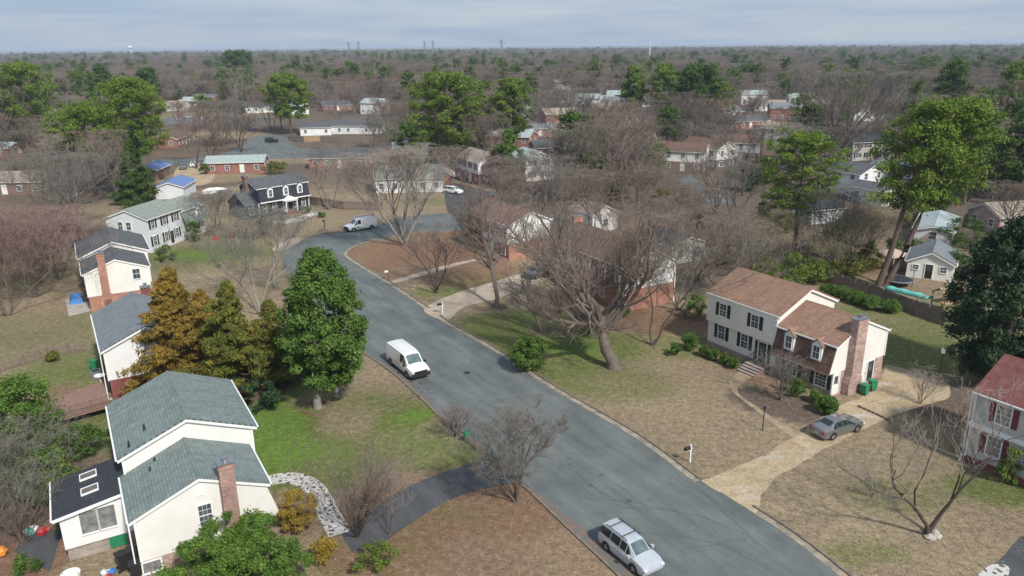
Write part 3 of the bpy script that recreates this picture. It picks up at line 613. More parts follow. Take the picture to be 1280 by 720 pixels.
# --- split-level house with green shingles at the front left
A = empty('house', (-24.3, 49.95, 0), R(120.5), 'nearest cream house with grey-green shingle roofs and a dark-roofed sunroom', 'house')
gable(A, -4.4, 4.2, 0, 8.9, 5.57, 1.8, 'cream_s', 'roof_green', 'brick_pink', 1.0)
gable(A, -10.0, -4.46, .3, 8.35, 4.12, 1.74, 'cream_s', 'roof_green', 'brick_pink', 1.05, fy=(-.75, 1.5, 0, 0), ends=.16)
f = Face('-x', -10.0)
window(A, f, .2, 3.0, .75, 1.5, grid=(3, 4)); window(A, Face('-x', -9.96), 3.62, .52, 1.0, .72, glass='curtain', simple=True)
vb = MB(); f.box(vb, .05, .6, 4.45, 5.0, 0, .05); vb.build('vent_panel', M['trim'], A)
chimney(A, -10.65, -9.99, -1.75, -.85, 6.45, 'brick_chim', base=(.35, 1.2))
vents(A, [(-2.9, 2.5, 6.35), (-4.0, 3.6, 5.95), (-5.1, 2.3, 4.85), (-6.0, 2.7, 4.75)])
corner(A, -10.0, 4.15, 1.05, 4.1); corner(A, -4.4, -4.1, 1.0, 5.5); downspout(A, -10.1, 4.5, .1, 4.0); corner(A, -4.4, 4.13, 1.0, 5.5)
for x, z in ((-2.6, 4.3), (0, 4.3), (2.6, 4.3), (-2.6, 2.2), (2.6, 2.2), (-6.6, 3.0), (-8.6, 3.0)):
    window(A, Face('-y', -4.15 if x > -4.4 else -3.575), x, z, .85, 1.35, 'black')
door(A, Face('-y', -4.15), 0, 1.0, m='maroonp'); sp0 = MB(); sp0.box(-.6, .6, -4.9, -4.16, -.1, .95); sp0.build('stoop', M['conc'], A)
for x in (-2, 1.5): window(A, Face('+y', 4.15), x, 4.4, .85, 1.2)
# lean-to sunroom
sb = MB(); sb.prism_x(-6.0, -1.3, [(4.16, .9), (8.15, .9), (8.15, 3.22), (4.16, 3.86)]); sb.build('sunroom_wall', M['white_s'], A)
sr_ = MB(); sr_.prism_x(-6.25, -1.1, [(4.16, 4.02), (8.5, 3.34), (8.5, 3.2), (4.16, 3.88)]); sr = sr_.build('sunroom_roof', M['roof_slate'], A)
tb = MB(); tb.prism_x(-6.31, -6.252, [(4.16, 4.0), (8.5, 3.32), (8.5, 3.12), (4.16, 3.8)]); tb.build('rake_board', M['trim'], A); tb = MB(); tb.box(-6.25, -1.1, 8.502, 8.6, 3.2, 3.33); tb.build('gutter', M['trim'], A)
lb = MB(); lb.box(-5.9, -1.4, 4.2, 8.05, -.1, .88); lb.build('lower_wall', M['stone'], A)
fs = Face('-x', -6.0); window(A, fs, 5.55, 2.45, .95, 1.55, glass='curtain', simple=True); window(A, fs, 6.6, 2.45, .95, 1.55, glass='curtain', simple=True)
hb = MB(); Face('-x', -5.9).box(hb, 4.7, 5.7, .05, .85, 0, .06); hb.build('hatch', M['green'], A)
for sx in (-2.3, -4.3):
    sk = MB(); y0, y1 = 5.75, 6.8; zz = lambda y: 4.02 - .1567*(y-4.16)
    for (xa, xb, ya, yb) in ((sx-.42, sx+.42, y0, y0+.06), (sx-.42, sx+.42, y1-.06, y1), (sx-.42, sx-.36, y0+.06, y1-.06), (sx+.36, sx+.42, y0+.06, y1-.06)):
        sk.prism_x(xa, xb, [(ya, zz(ya)-.02), (yb, zz(yb)-.02), (yb, zz(yb)+.12), (ya, zz(ya)+.12)])
    k = sk.build('skylight', M['trim'], A); gb = MB(); gb.prism_x(sx-.36, sx+.36, [(y0+.06, zz(y0+.06)-.01), (y1-.06, zz(y1-.06)-.01), (y1-.06, zz(y1-.06)+.09), (y0+.06, zz(y0+.06)+.09)]); gb.build('pane', M['skyglass'], k)

# --- second house on the left
B = empty('house', (-36.88, 70.74, 0), R(121.2), 'white sided house with a plain blue-grey roof, half hidden by the rusty cedars', 'house')
gable(B, -5.65, 5.65, 0, 7.9, 4.98, 1.7, 'white_s', 'roof_blue', 'brick_maroon', 1.9)
corner(B, -5.65, 3.68, 1.9, 4.9); downspout(B, -5.75, 4.0, .1, 4.8)
window(B, Face('-x', -5.65), -1.5, 3.7, .85, 1.3); chimney(B, 5.9, 6.6, -1.9, -1.0, 6.9, 'brick_maroon')
for x in (-3.5, 0, 3.5): window(B, Face('-y', -3.65), x, 3.7, .85, 1.3, 'black'); window(B, Face('+y', 3.65), x, 3.7, .85, 1.3)
door(B, Face('-y', -3.61), -1.6, .2, m='redp')
# --- third house with two stepped roofs and a long orange chimney
Cc = empty('house', (-54.2, 99.94, 0), R(120), 'cream white house with two stepped dark grey roofs and a long orange brick chimney', 'house')
gable(Cc, -4.5, 4.5, 0, 8.5, 5.56, 1.7, 'cream_s', 'roof_dark', 'brick_orange', 1.0)
gable(Cc, -11.1, -4.56, .25, 7.6, 5.0, 1.45, 'cream_s', 'roof_dark', 'brick_orange', 1.95, ends=.12)
chimney(Cc, -11.7, -11.09, 1.3, 2.15, 7.3, 'brick_orange', base=(.45, 1.5))
fc_ = Face('-x', -11.1); window(Cc, fc_, -1.9, 4.1, .8, 1.25, grid=(2, 2)); corner(Cc, -11.1, 3.75, 1.95, 4.9); corner(Cc, -11.1, -3.25, 1.95, 4.9)
for x in (-3, 0, 3): window(Cc, Face('-y', -3.95), x, 4.3, .8, 1.25, 'black'); window(Cc, Face('-y', -3.95), x, 2.0, .8, 1.25, 'black')
for x in (-9, -6.5): window(Cc, Face('-y', -3.25), x, 3.9, .8, 1.25, 'black'); window(Cc, Face('+y', 3.75), x, 3.9, .8, 1.25)
pk = MB()
for i in range(9): pk.tube([(-9.6+i*.45, -4.9, 0), (-9.6+i*.45, -4.9, 2.0)], .03, 4)
pk.box(-9.8, -5.8, -4.95, -4.85, 1.95, 2.05); pk.box(-9.8, -5.8, -4.95, -4.85, 1.0, 1.06); pk.build('porch_railing', M['trim'], Cc)
# --- fourth: pale blue gable end, green-grey roof, dark shuttered front
D_ = empty('house', (-59.88, 121.51, 0), R(78), 'pale blue-white house with an olive-grey roof and dark shutters', 'house')
gable(D_, -4.1, 4.1, 0, 8.0, 5.49, 1.45, 'ltblue_s', 'roof_olive')
gable(D_, 4.16, 10.6, -.3, 7.4, 5.0, 1.4, 'greywhite_s', 'roof_olive', ends=.1)
fd = Face('-x', -4.1); window(D_, fd, 1.2, 4.2, .8, 1.2, grid=(2, 2)); window(D_, fd, -.3, 4.2, .8, 1.2, grid=(2, 2))
for x in (-2.9, .0, 2.8): window(D_, Face('-y', -3.7), x, 4.4, .8, 1.3, 'black'); window(D_, Face('-y', -3.7), x, 1.7, .8, 1.5, 'black')
mansard(D_, 4.3, 10.6, -3.7, -4.6, 4.9, 2.5, 'roof_olive'); dormer(D_, 8.4, -4.3, 4.0, 1.2, 1.1, 'roof_olive')
door(D_, Face('-y', -3.7), 1.4, .3, m='black'); door(D_, Face('-y', -3.7), 6.2, .3, m='white', glass=True); window(D_, Face('-y', -3.7), 8.6, 1.5, 1.2, 1.3)
# --- navy house across the junction
E_ = empty('house', (-46.66, 148.4, 0), R(47), 'navy blue house with three white dormers and a white pedimented porch', 'house')
gable(E_, -5.4, 5.4, 0, 7.3, 5.58, 1.5, 'navy_s', 'roof_dark', fy=(-.55, 2.9, 0, 0))
mansard(E_, -5.4, 5.4, -3.4, -4.0, 5.4, 2.85, 'mans_navy')
tb = MB(); tb.box(-5.5, 5.5, -4.27, -4.19, 2.78, 2.98); tb.build('belt_board', M['trim'], E_)
for x in (-3.1, .23, 3.34): dormer(E_, x, -4.0, 4.45, 1.25, 1.15, 'roof_dark', 1.2)
for x in (-4.25, -2.08, 2.3, 4.27): window(E_, Face('-y', -3.35), x, 1.6, .8, 1.45, 'black')
door(E_, Face('-y', -3.35), .2, .5, m='white', glass=True)
pb = MB(); pb.prism_x(-.75, 1.95, [(-5.2, 2.55), (-3.3, 2.55), (-3.3, 2.75), (-5.2, 2.75)]); pb.prism_y(-5.3, -3.3, [(-.9, 2.752), (2.1, 2.752), (.6, 3.55)])
po = pb.build('porch', M['trim'], E_)
for x in (-.6, 1.8):
    cb = MB(); cb.tube([(x, -5.05, .5), (x, -5.05, 2.548)], .11, 10); cb.build('column', M['trim'], po)
    railing(po, (x, -5.0, .5), (x, -3.4, .5), .8, 'trim')
steps(E_, -.2, 1.4, -3.4, .5, 3, 'brick_dark'); fb_ = MB(); fb_.box(-.8, 2.0, -5.25, -3.35, -.1, .49); fb_.build('porch_floor', M['brick_dark'], E_)
chimney(E_, -6.1, -5.42, -.4, .7, 7.6, 'brick_dark')
eb = MB(); eb.prism_x(-8.2, -5.44, [(-3.2, -.1), (3.0, -.1), (3.0, 2.7), (-.1, 4.6), (-3.2, 2.7)]); eb.build('side_wing', M['navy_s'], E_)
eb = MB(); eb.prism_x(-8.35, -6.12, [(-3.5, 2.6), (-.1, 4.75), (3.3, 2.6), (3.3, 2.5), (-.1, 4.62), (-3.5, 2.5)]); eb.build('side_wing_roof', M['roof_dark'], E_)
window(E_, Face('-y', -3.2), -6.9, 1.55, .9, 1.5); corner(E_, -5.4, -3.4, 0, 2.75); corner(E_, 5.4, -3.4, 0, 2.75)
# --- cream house with brown roofs on the right
Fh = empty('house', (26.83, 74.79, 0), R(-57), 'cream house with brown roofs, black shutters and a pink brick chimney', 'house')
gable(Fh, -4.3, 4.55, 0, 9.2, 6.07, 2.0, 'cream_s', 'roof_brown', 'cream_s', 3.08)
ov = MB(); ov.box(-4.3, 4.55, -4.62, -4.302, 3.02, 5.94); ov.build('jetty', M['cream_s'], Fh)
for x in (-2.1, 2.0): window(Fh, Face('-y', -4.62), x, 4.7, .85, 1.3, 'black')
for x in (-2.4, .65): window(Fh, Face('-y', -4.262), x, 2.1, .85, 1.45, 'black')
fo = MB(); fo.box(-4.3, 4.6, -4.36, 4.36, -.1, .62); fo.build('foundation', M['stone'], Fh)
door(Fh, Face('-y', -4.262), 2.95, .64, .95, 2.05, 'black', glass=True)
for x in (2.2, 3.7): s2 = MB(); Face('-y', -4.262).box(s2, x-.2, x+.2, .7, 2.7, .0, .05); s2.build('shutter', M['black'], Fh)
steps(Fh, 2.0, 4.2, -4.37, .6, 4, 'brick_dark', .36); railing(Fh, (2.1, -4.5, .6), (2.1, -5.6, .3), .85, 'black')
gable(Fh, 4.61, 11.0, -.5, 8.3, 5.11, 1.78, 'cream_s', 'roof_brown', 'brick_pink', 2.35, fy=(-.75, 2.4, 0, 0), ends=.14)
mansard(Fh, 4.63, 11.0, -4.42, -5.12, 4.96, 2.3, 'mans_brown')
for x in (6.35, 9.35): dormer(Fh, x, -5.0, 4.05, 1.2, 1.05, 'roof_brown', 1.3)
st_ = MB(); st_.box(4.62, 10.9, -4.42, -4.32, -.1, 2.34); st_.build('stone_veneer', M['stone'], Fh)
for x, sh in ((6.55, None), (9.75, 'black')): window(Fh, Face('-y', -4.42), x, 1.3, 1.15, 1.25, 'black', grid=(3, 4))
corner(Fh, 10.95, -4.45, 0, 2.3); corner(Fh, 4.55, -4.6, 3.1, 5.9); corner(Fh, 11.0, 3.3, 2.35, 5.0)
chimney(Fh, 10.99, 11.72, -2.75, -1.25, 7.3, 'brick_pink', base=(.25, 1.2))
fx = Face('+x', 10.96); door(Fh, fx, -3.95, .2, .85, 2.0, 'white', glass=True); door(Fh, fx, 1.3, .2, .9, 2.05, 'black', glass=True); door(Fh, fx, .15, .2, .9, 2.05, 'white')
# --- grey house with the maroon roof at the right edge
Gh = empty('house', (41.45, 48.44, 0), R(-57.4), 'grey stucco house with a maroon roof and maroon shutters at the right edge', 'house')
gable(Gh, -6.45, 6.45, 0, 7.8, 5.95, 2.1, 'grey_s', 'roof_maroon', 'grey_s', 3.2)
fo = MB(); fo.box(-6.5, 6.5, -3.62, 3.62, -.1, .55); fo.build('foundation', M['brick_maroon'], Gh)
bb = MB(); bb.box(-6.6, 6.6, -3.8, -3.58, 3.08, 3.42); bb.build('belt_board', M['trim'], Gh)
for x in (-4.4, -1.2, 2.2): window(Gh, Face('-y', -3.6), x, 4.75, .95, 1.45, 'maroonp', 'curtain', (3, 4)); window(Gh, Face('-y', -3.56), x-.25, 2.05, .95, 1.55, 'maroonp', 'curtain', (3, 4))
corner(Gh, -6.45, -3.6, .5, 3.1); corner(Gh, -6.45, -3.6, 3.42, 5.9); downspout(Gh, -6.62, -3.85, .1, 5.8)
# --- brown-roofed house behind the big bare tree
Hh = empty('house', (13.1, 95.8, 0), R(-61), 'brown-roofed house with a white gable end behind the largest bare tree', 'house')
gable(Hh, -8.0, 8.1, 0, 8.2, 5.5, 2.2, 'white_s', 'mans_brown', 'brick_orange', 2.7, fy=(-.7, 2.75, 0, 0))
mansard(Hh, -8.0, 8.1, -3.8, -4.5, 5.35, 2.6, 'mans_brown')
for x in (-6, -2.6, .8, 4.2, 7.0): dormer(Hh, x, -4.35, 4.2, 1.2, 1.0, 'mans_brown', 1.3)
for x in (-6.2, -3.6, -1.5, 3.2, 6.4): window(Hh, Face('-y', -3.72), x, 1.4, .9, 1.5)
door(Hh, Face('-y', -3.72), 1.0, .3, m='maroonp'); window(Hh, Face('+x', 8.1), -.9, 4.2, .9, 1.15, 'black'); corner(Hh, 8.06, -3.85, 0, 2.65); corner(Hh, 8.06, 3.75, 0, 5.4)
chimney(Hh, -8.75, -8.02, -.6, .8, 8.4, 'brick_orange')
cp = MB(); cp.prism_x(-12.2, -8.1, [(-4.3, 2.4), (-.6, 2.6), (-.6, 2.75), (-4.3, 2.55)])
for x in (-12.1, -10.2, -8.3):
    for y in (-4.2, -.8): cp.box(x-.07, x+.07, y-.07, y+.07, 0, 2.4)
cp.build('carport', M['trim'], Hh)
# --- reddish-roofed house on the island of red straw
Ih = empty('house', (-.5, 117.1, 0), R(-56), 'house with a faded reddish roof beside the red straw yard', 'house')
gable(Ih, -5.6, 5.8, 0, 8.3, 5.57, 1.8, 'white_s', 'roof_reddish', 'brick_orange', 2.6)
ov = MB(); ov.box(-5.6, -1.2, -4.1, -3.86, 2.55, 5.4); ov.build('jetty', M['mans_brown'], Ih); ov = MB(); ov.box(-1.2, 5.8, -4.1, -3.86, 2.55, 5.4); ov.build('jetty', M['white_s'], Ih)
for x in (-4.0, -.2, 2.2, 4.4): window(Ih, Face('-y', -4.1), x, 4.1, .85, 1.3, 'black'); window(Ih, Face('-y', -3.81), x, 1.5, .85, 1.4)
door(Ih, Face('-y', -3.81), 1.0, .3, m='white'); chimney(Ih, -6.3, -5.62, 1.0, 2.0, 7.8, 'brick_red'); railing(Ih, (3.4, -5.6, .4), (5.6, -5.6, .4), .9, 'trim')
pf = MB(); pf.box(.2, 5.7, -5.7, -3.9, -.1, .4); pf.build('porch_floor', M['brick_dark'], Ih)

# --- simpler houses further back, each with its own windows, doors and chimney
def simple_house(u, v, L, Wd, E, Rr, rot, wall, roof, label, lower=None, zl=0, chim=None, shut=None, storeys=1, dz=0, cat='house', name='house', win=True, door_m='white'):
    c = P(u, v); r = empty(name, (c.x, c.y, 0), R(rot), label, cat)
    gable(r, -L/2, L/2, 0, Wd, E, Rr, wall, roof, lower, zl, ends=.3)
    wy = Wd/2 - .3; ca, sa = math.cos(R(rot)), math.sin(R(rot))
    for f_, pl, nx_, ny_, ln in (('+x', L/2, ca, sa, wy*2), ('-x', -L/2, -ca, -sa, wy*2), ('+y', wy, -sa, ca, L), ('-y', -wy, sa, -ca, L)):
        if nx_ * -c.x + ny_ * -c.y < 0 or not win: continue
        n = max(1, int(ln / 3)); fw = Face(f_, pl)
        for s_ in range(storeys):
            z = 1.55 + 2.7 * s_; low = lower and z < zl; fw2 = Face(f_, pl + (-.04 if low else 0) * (1 if f_[0] == '+' else -1))
            for i in range(n):
                a = -ln/2 + ln * (i + .5) / n
                if s_ == 0 and i == n // 2 and ln == L: door(r, fw2, a, .25, m=door_m)
                else: window(r, fw2, a, z, .95, 1.2, shut, grid=(2, 2))
    if chim: chimney(r, -L/2-.6 if chim[0] < 0 else L/2+.02, -L/2-.02 if chim[0] < 0 else L/2+.62, -.4, .5, E+Rr+.9, chim[1])
    return r
SH = simple_house
SH(298, 214, 14.5, 8.5, 2.9, 1.3, 8, 'brick_red', 'roof_pale', 'red brick ranch house with a pale green-grey roof beside the two cars', door_m='white')
SH(20, 240, 16, 9, 3.0, 1.8, 4, 'brick_dark', 'roof_tan', 'brown brick ranch house with a grey roof above the left edge thicket')
SH(-12, 196, 16, 8, 2.9, 1.5, 0, 'brick_red', 'roof_pale', 'red brick house with a pale roof cut by the left edge, among the far lawns')
SH(215, 182, 14, 9, 2.9, 1.9, 95, 'brick_red', 'mans_brown', 'small brick house with a dark brown roof beside the large yellow-green pine')
SH(428, 208, 16, 9, 2.9, 1.6, 3, 'brick_red', 'roof_dark', 'long red brick ranch house with a dark roof behind the navy house', door_m='white')
SH(396, 168, 11, 8, 2.9, 1.6, 10, 'white_s', 'roof_dark', 'white house with a dark roof behind the yellow fence')
SH(445, 166, 20, 9, 3.0, 2.0, -4, 'greywhite_s', 'roof_dark', 'long pale house with a charcoal roof right of the yellow fence')
SH(512, 236, 15, 10, 3.2, 2.2, 6, 'greywhite_s', 'roof_olive', 'olive grey-roofed house behind the tall fan-shaped bare tree')
SH(552, 232, 6, 6, 2.8, 1.4, 96, 'brick_orange', 'roof_tan', 'small orange brick garage beside the drive with the white car', cat='garage', name='garage')
SH(517, 196, 12, 9, 3.0, 1.8, 12, 'white_s', 'roof_pale', 'white house with a pale roof left of the tallest pine')
SH(602, 226, 12, 8, 5.4, 2.0, -62, 'white_s', 'roof_tan', 'white gabled house with maroon brick below behind the street', 'brick_maroon', 2.6, (1, 'brick_maroon'), 'maroonp', 2)
SH(664, 222, 9, 8, 5.2, 1.8, -66, 'white_s', 'roof_pale', 'narrow white two-storey house right of the dark leafy tree', None, 0, None, 'black', 2)
SH(690, 195, 12, 8, 2.9, 1.8, 12, 'brick_maroon', 'roof_dark', 'maroon brick bungalow with a black roof among the bare trees')
SH(675, 170, 9, 7, 2.9, 1.5, 0, 'brick_orange', 'roof_blue', 'orange brick house with a blue-grey roof far up the centre')
SH(742, 284, 7, 6, 3.2, 1.5, -61, 'white_s', 'roof_tan', 'small white gabled outbuilding just behind the brown-roofed house', cat='outbuilding', name='outbuilding')
SH(838, 320, 8, 7, 2.9, 1.2, -61, 'white_s', 'roof_slate', 'white outbuilding with a black roof behind the white gable end', door_m='black')
SH(796, 186, 11, 8, 2.9, 1.6, 5, 'brick_dark', 'roof_pale', 'bungalow with a pale roof between the yellow-green bush and the dark pines')
SH(783, 163, 10, 8, 2.9, 1.5, 0, 'brick_red', 'roof_tan', 'brick bungalow with a tan roof far up the centre right')
SH(884, 208, 13, 8, 5.4, 2.0, -58, 'cream_s', 'mans_brown', 'cream gabled house with a dark brown roof left of the round pine', 'brick_dark', 2.6, None, 'white', 2)
SH(848, 212, 14, 8, 5.2, 1.8, -25, 'cream_s', 'mans_brown', 'cream house with a long brown roof behind the yellow-green bush', 'brick_dark', 2.6, None, None, 2)
SH(918, 200, 13, 8, 5.2, 1.8, -20, 'white_s', 'mans_brown', 'long brown-roofed white house left of the round pine', 'brick_maroon', 2.6, (1, 'brick_maroon'), None, 2)
SH(975, 180, 12, 8, 5.0, 2, -40, 'cream_s', 'roof_tan', 'pale house showing above the round pine', None, 0, None, None, 2)
SH(1078, 198, 12, 8, 5.0, 1.8, 12, 'grey_s', 'roof_slate', 'grey house with a red door behind the white houses on the right', None, 0, (-1, 'brick_pink'), 'black', 2, door_m='redp')
SH(1062, 240, 10, 8.5, 4.8, 1.8, -62, 'white_s', 'roof_dark', 'white two-storey house with a grey roof right of the round pine', None, 0, None, None, 2)
SH(1120, 238, 10, 9.5, 4.8, 2.0, -72, 'white_s', 'roof_blue', 'white two-storey house half hidden by the leaning pine trunks', None, 0, None, None, 2)
SH(1092, 252, 8, 6.5, 3.0, 1.0, -62, 'white_s', 'roof_dark', 'low white building with a grey roof in front of the white two-storey houses', cat='outbuilding', name='outbuilding')
SH(1020, 275, 7, 6, 2.6, 1.2, 20, 'ltblue_s', 'roof_slate', 'small pale outbuilding with a black roof under the round pine', cat='outbuilding', name='outbuilding')
SH(1168, 296, 13, 6, 2.5, .8, 58, 'greywhite_s', 'roof_pale', 'low shed with a whitish roof behind the leaning pine', cat='shed', name='shed')
SH(1255, 285, 9, 8, 2.9, 1.8, 10, 'brick_pink', 'roof_tan', 'tan-roofed house at the right edge among the dark trees')
# garden shed with the grey roof
gs_ = SH(1163, 341, 7.5, 6.2, 2.5, 1.5, 58, 'cream_s', 'roof_blue', 'white garden shed with a grey roof beyond the grey board fence', cat='shed', name='shed', win=False)
fg = Face('-x', -3.75); door(gs_, fg, .1, .15, .9, 1.95, 'black', glass=True); window(gs_, fg, 1.75, 1.55, .7, .6, grid=(2, 2)); window(gs_, fg, -1.6, 1.55, .75, .75, grid=(2, 2))
for y_ in (-2.2, .2, 2.4): window(gs_, Face('-y', -2.8), y_, 1.55, .7, .8, grid=(2, 2))
# blue-roofed shed and garage
SH(221, 244, 9, 6.5, 2.7, 1.1, 96, 'ltblue_s', 'roof_bluem', 'pale blue shed with a blue metal roof behind the brown fence', cat='shed', name='shed', win=False)
SH(192, 222, 9, 6, 2.6, 1.2, 95, 'brick_dark', 'roof_bluem', 'blue-roofed garage beside the dark green conifer', cat='garage', name='garage', win=False)
# roofs showing through the far trees
far_h = [(735, 135, 'roof_pale', 'white_s'), (748, 131, 'roof_pale', 'white_s'), (762, 134, 'roof_pale', 'white_s'), (776, 130, 'roof_pale', 'brick_red'), (790, 133, 'roof_tan', 'white_s'), (757, 142, 'roof_pale', 'brick_red'), (770, 140, 'roof_blue', 'white_s'), (745, 146, 'roof_tan', 'brick_red'),
         (655, 98, 'roof_pale', 'white_s'), (668, 99, 'roof_pale', 'white_s'), (220, 138, 'roof_tan', 'white_s'), (245, 132, 'roof_pale', 'brick_red'), (330, 140, 'roof_dark', 'white_s'), (365, 143, 'roof_pale', 'white_s'), (458, 100, 'roof_pale', 'white_s'),
         (940, 130, 'roof_pale', 'white_s'), (960, 138, 'roof_tan', 'white_s'), (985, 150, 'roof_blue', 'brick_red'), (1090, 150, 'roof_dark', 'white_s'), (865, 118, 'roof_pale', 'brick_red'), (60, 175, 'roof_tan', 'brick_red'), (100, 165, 'roof_blue', 'white_s'), (290, 118, 'roof_tan', 'brick_dark'), (700, 158, 'roof_tan', 'brick_red'), (640, 180, 'roof_pale', 'brick_red'), (735, 170, 'roof_tan', 'brick_dark')]
rn = random.Random(3)
far_lab = ['leftmost pale-roofed house of the pale far cluster', 'second pale-roofed white house of the pale far cluster', 'middle pale-roofed white house of the pale far cluster', 'pale-roofed brick house in the back row of the pale far cluster', 'tan-roofed house at the right end of the pale far cluster',
 'brick house in the front row of the pale far cluster', 'blue-grey roofed house in the front row of the pale far cluster', 'tan-roofed brick house below the pale far cluster', 'left of two tiny white houses far above the centre', 'right of two tiny white houses far above the centre', 'tan-roofed white house beyond the farthest left street', 'pale-roofed brick house beyond the farthest left street',
 'dark-roofed white house behind the bright green far pine', 'pale-roofed white house right of the bright green far pine', 'tiny white house far above the long pale house', 'left white house beyond the woods above the round pine', 'tan-roofed white house beyond the woods above the round pine', 'blue-grey roofed brick house just above the round pine', 'dark-roofed white house behind the great vase-shaped bare tree', 'pale-roofed brick house behind the dark double-crowned pine',
 'tan-roofed brick house among trees at the far left', 'blue-grey roofed white house under the left pines', 'tan-roofed brown brick house on the left near the skyline', 'tan-roofed red brick house left of the tall dark bare tree', 'pale-roofed red brick house right of the narrow ragged pine', 'tan-roofed brown brick house above the rounded dark evergreen']
for i, (u, v, rf, wl) in enumerate(far_h):
    SH(u, v, rn.uniform(12, 17), 8.5, rn.choice([2.9, 2.9, 5.2]), 2.0, rn.uniform(-30, 30), wl, rf, far_lab[i])
# ------------------------------------------------------------ trees
def perp(d, rnd):
    a = d.cross(Vector((0, 0, 1)) if abs(d.z) < .95 else Vector((1, 0, 0))).normalized(); c = d.cross(a)
    t = rnd.uniform(0, 2 * math.pi); return a * math.cos(t) + c * math.sin(t)
class Bare:
    """Leafless tree: leaders from the base, limbs, branches and fine twigs.  self.t = trunk and limbs, self.c = fine crown."""
    def __init__(s, seed, H, rad, r0, leaders=1, clear=.25, limbs=8, ang=(35, 60), up=.25, levels=4, per=(7, 6, 5), ratio=(.5, .48, .5), tw=.012, lean=(0, 0), lead_ang=20, wob=.17, segs=8, head=.0, spreadk=1.0):
        s.t, s.c = MB(), MB(); s.r = random.Random(seed); s.up = up; s.per = per; s.ratio = ratio; s.twig = tw; s.levels = levels; s.wob = wob; s.head = head; s.H = H
        for k in range(leaders):
            if leaders == 1: d = Vector((lean[0], lean[1], 1)).normalized(); L = H * (.82 if head == 0 else head)
            else:
                a = 2 * math.pi * (k + s.r.uniform(-.25, .25)) / leaders; q = math.tan(R(lead_ang)) * s.r.uniform(.6, 1.2)
                d = Vector((math.cos(a) * q + lean[0], math.sin(a) * q + lean[1], 1)).normalized(); L = H * s.r.uniform(.75, .9)
            rr = r0 * (1 if leaders == 1 else .62)
            pts, rads = s.path(Vector((0, 0, -.1)), d, L, rr, segs, .10 if leaders == 1 else .25, rr * .22 if head == 0 else rr * .75)
            rads[0] *= 1.35; s.t.tube(pts, rads, 8)
            nb = limbs if leaders == 1 else max(3, limbs // leaders + 1); az = s.r.uniform(0, 6.28)
            for i in range(nb):
                f = clear + (1 - clear) * ((i + s.r.uniform(.1, .9)) / nb) ** .85; f = min(f, .97)
                p, dd, rb = s.at(pts, rads, f); az += 2.4 + s.r.uniform(-.4, .4)
                an = R(s.r.uniform(*ang)); side = Vector((math.cos(az), math.sin(az), 0)); side = (side - dd * side.dot(dd)).normalized()
                bd = (dd * math.cos(an) + side * math.sin(an)).normalized()
                bl = rad * spreadk / max(.35, math.sin(an)) * (1 - .45 * max(0, (f - clear) / (1 - clear))) * s.r.uniform(.8, 1.1)
                bl = min(bl, (H - p.z) / max(.25, bd.z * .9 + up * .5)) if bd.z > 0 else bl
                s.branch(p, bd, bl, min(rb * .7, r0 * .5), 1)
    def path(s, p, d, L, r, n, up, rend):
        pts = [p]; rads = [r]
        for i in range(n):
            d = (d + Vector((s.r.gauss(0, s.wob), s.r.gauss(0, s.wob), s.r.gauss(0, s.wob * .6) + up / n * 1.6))).normalized()
            if p.z > s.H * .97: d = Vector((d.x, d.y, min(d.z, -.05))).normalized()
            p = p + d * (L / n); pts.append(p); rads.append(r + (rend - r) * ((i + 1) / n) ** .9)
        return pts, rads
    def at(s, pts, rads, f):
        x = f * (len(pts) - 1); i = min(int(x), len(pts) - 2); k = x - i
        return pts[i].lerp(pts[i+1], k), (pts[i+1] - pts[i]).normalized(), rads[i] * (1 - k) + rads[i+1] * k
    def branch(s, p, d, L, r, lv):
        last = lv >= s.levels; n = (5, 4, 3, 2, 1)[min(lv - 1, 4)]
        if last: n = 1 if lv > 2 else 2
        rend = max(r * .25, s.twig * .5); pts, rads = s.path(p, d, L, max(r, s.twig), n, s.up, rend)
        (s.t if lv <= 1 else s.c).tube(pts, rads, (6, 5, 3, 3, 3)[min(lv - 1, 4)], cap=False)
        if last: return
        m = s.per[lv - 1]
        for i in range(m):
            f = .22 + .78 * (i + s.r.uniform(.2, .9)) / m; f = min(f, .99)
            q, dd, rb = s.at(pts, rads, f); an = R(s.r.uniform(25, 58)); bd = (dd * math.cos(an) + perp(dd, s.r) * math.sin(an)).normalized()
            s.branch(q, bd, L * s.ratio[lv - 1] * (1.15 - .5 * f) * s.r.uniform(.75, 1.2), rb * .62, lv + 1)
def tree_obj(name, tr, mats, loc, label, group=None, cat='tree', rz=0):
    r = empty(name, loc, rz, label, cat, group)
    tr.t.build('trunk', mats[0], r, smooth=60); tr.c.build('crown', mats[1], r); return r
def leaf_cards(clumps, per, size, aspect, seed, upb=.35, shell=.55, droop=0):
    """clumps: (x, y, z, rx, ry, rz); small leaf-sized faces scattered through each clump"""
    g = np.random.default_rng(seed); c = np.array(clumps); n = len(c) * per; ci = np.repeat(np.arange(len(c)), per)
    d = g.normal(size=(n, 3)); d /= np.linalg.norm(d, axis=1)[:, None]; rr = (shell + (1 - shell) * g.random(n))[:, None] * (g.random(n)[:, None] ** .25)
    p = c[ci, :3] + d * rr * c[ci, 3:6]
    nrm = d * .7 + g.normal(size=(n, 3)) * .6; nrm[:, 2] += upb; nrm /= np.linalg.norm(nrm, axis=1)[:, None]
    a = np.cross(nrm, g.normal(size=(n, 3))); a /= np.linalg.norm(a, axis=1)[:, None]; a[:, 2] -= droop; b = np.cross(nrm, a)
    s_ = size * (.6 + .8 * g.random(n))[:, None]; a = a * s_ * .5; b = b * s_ * .5 * aspect
    V = np.stack([p - a, p + b * .9, p + a, p - b * .9], 1).reshape(-1, 3)
    return V
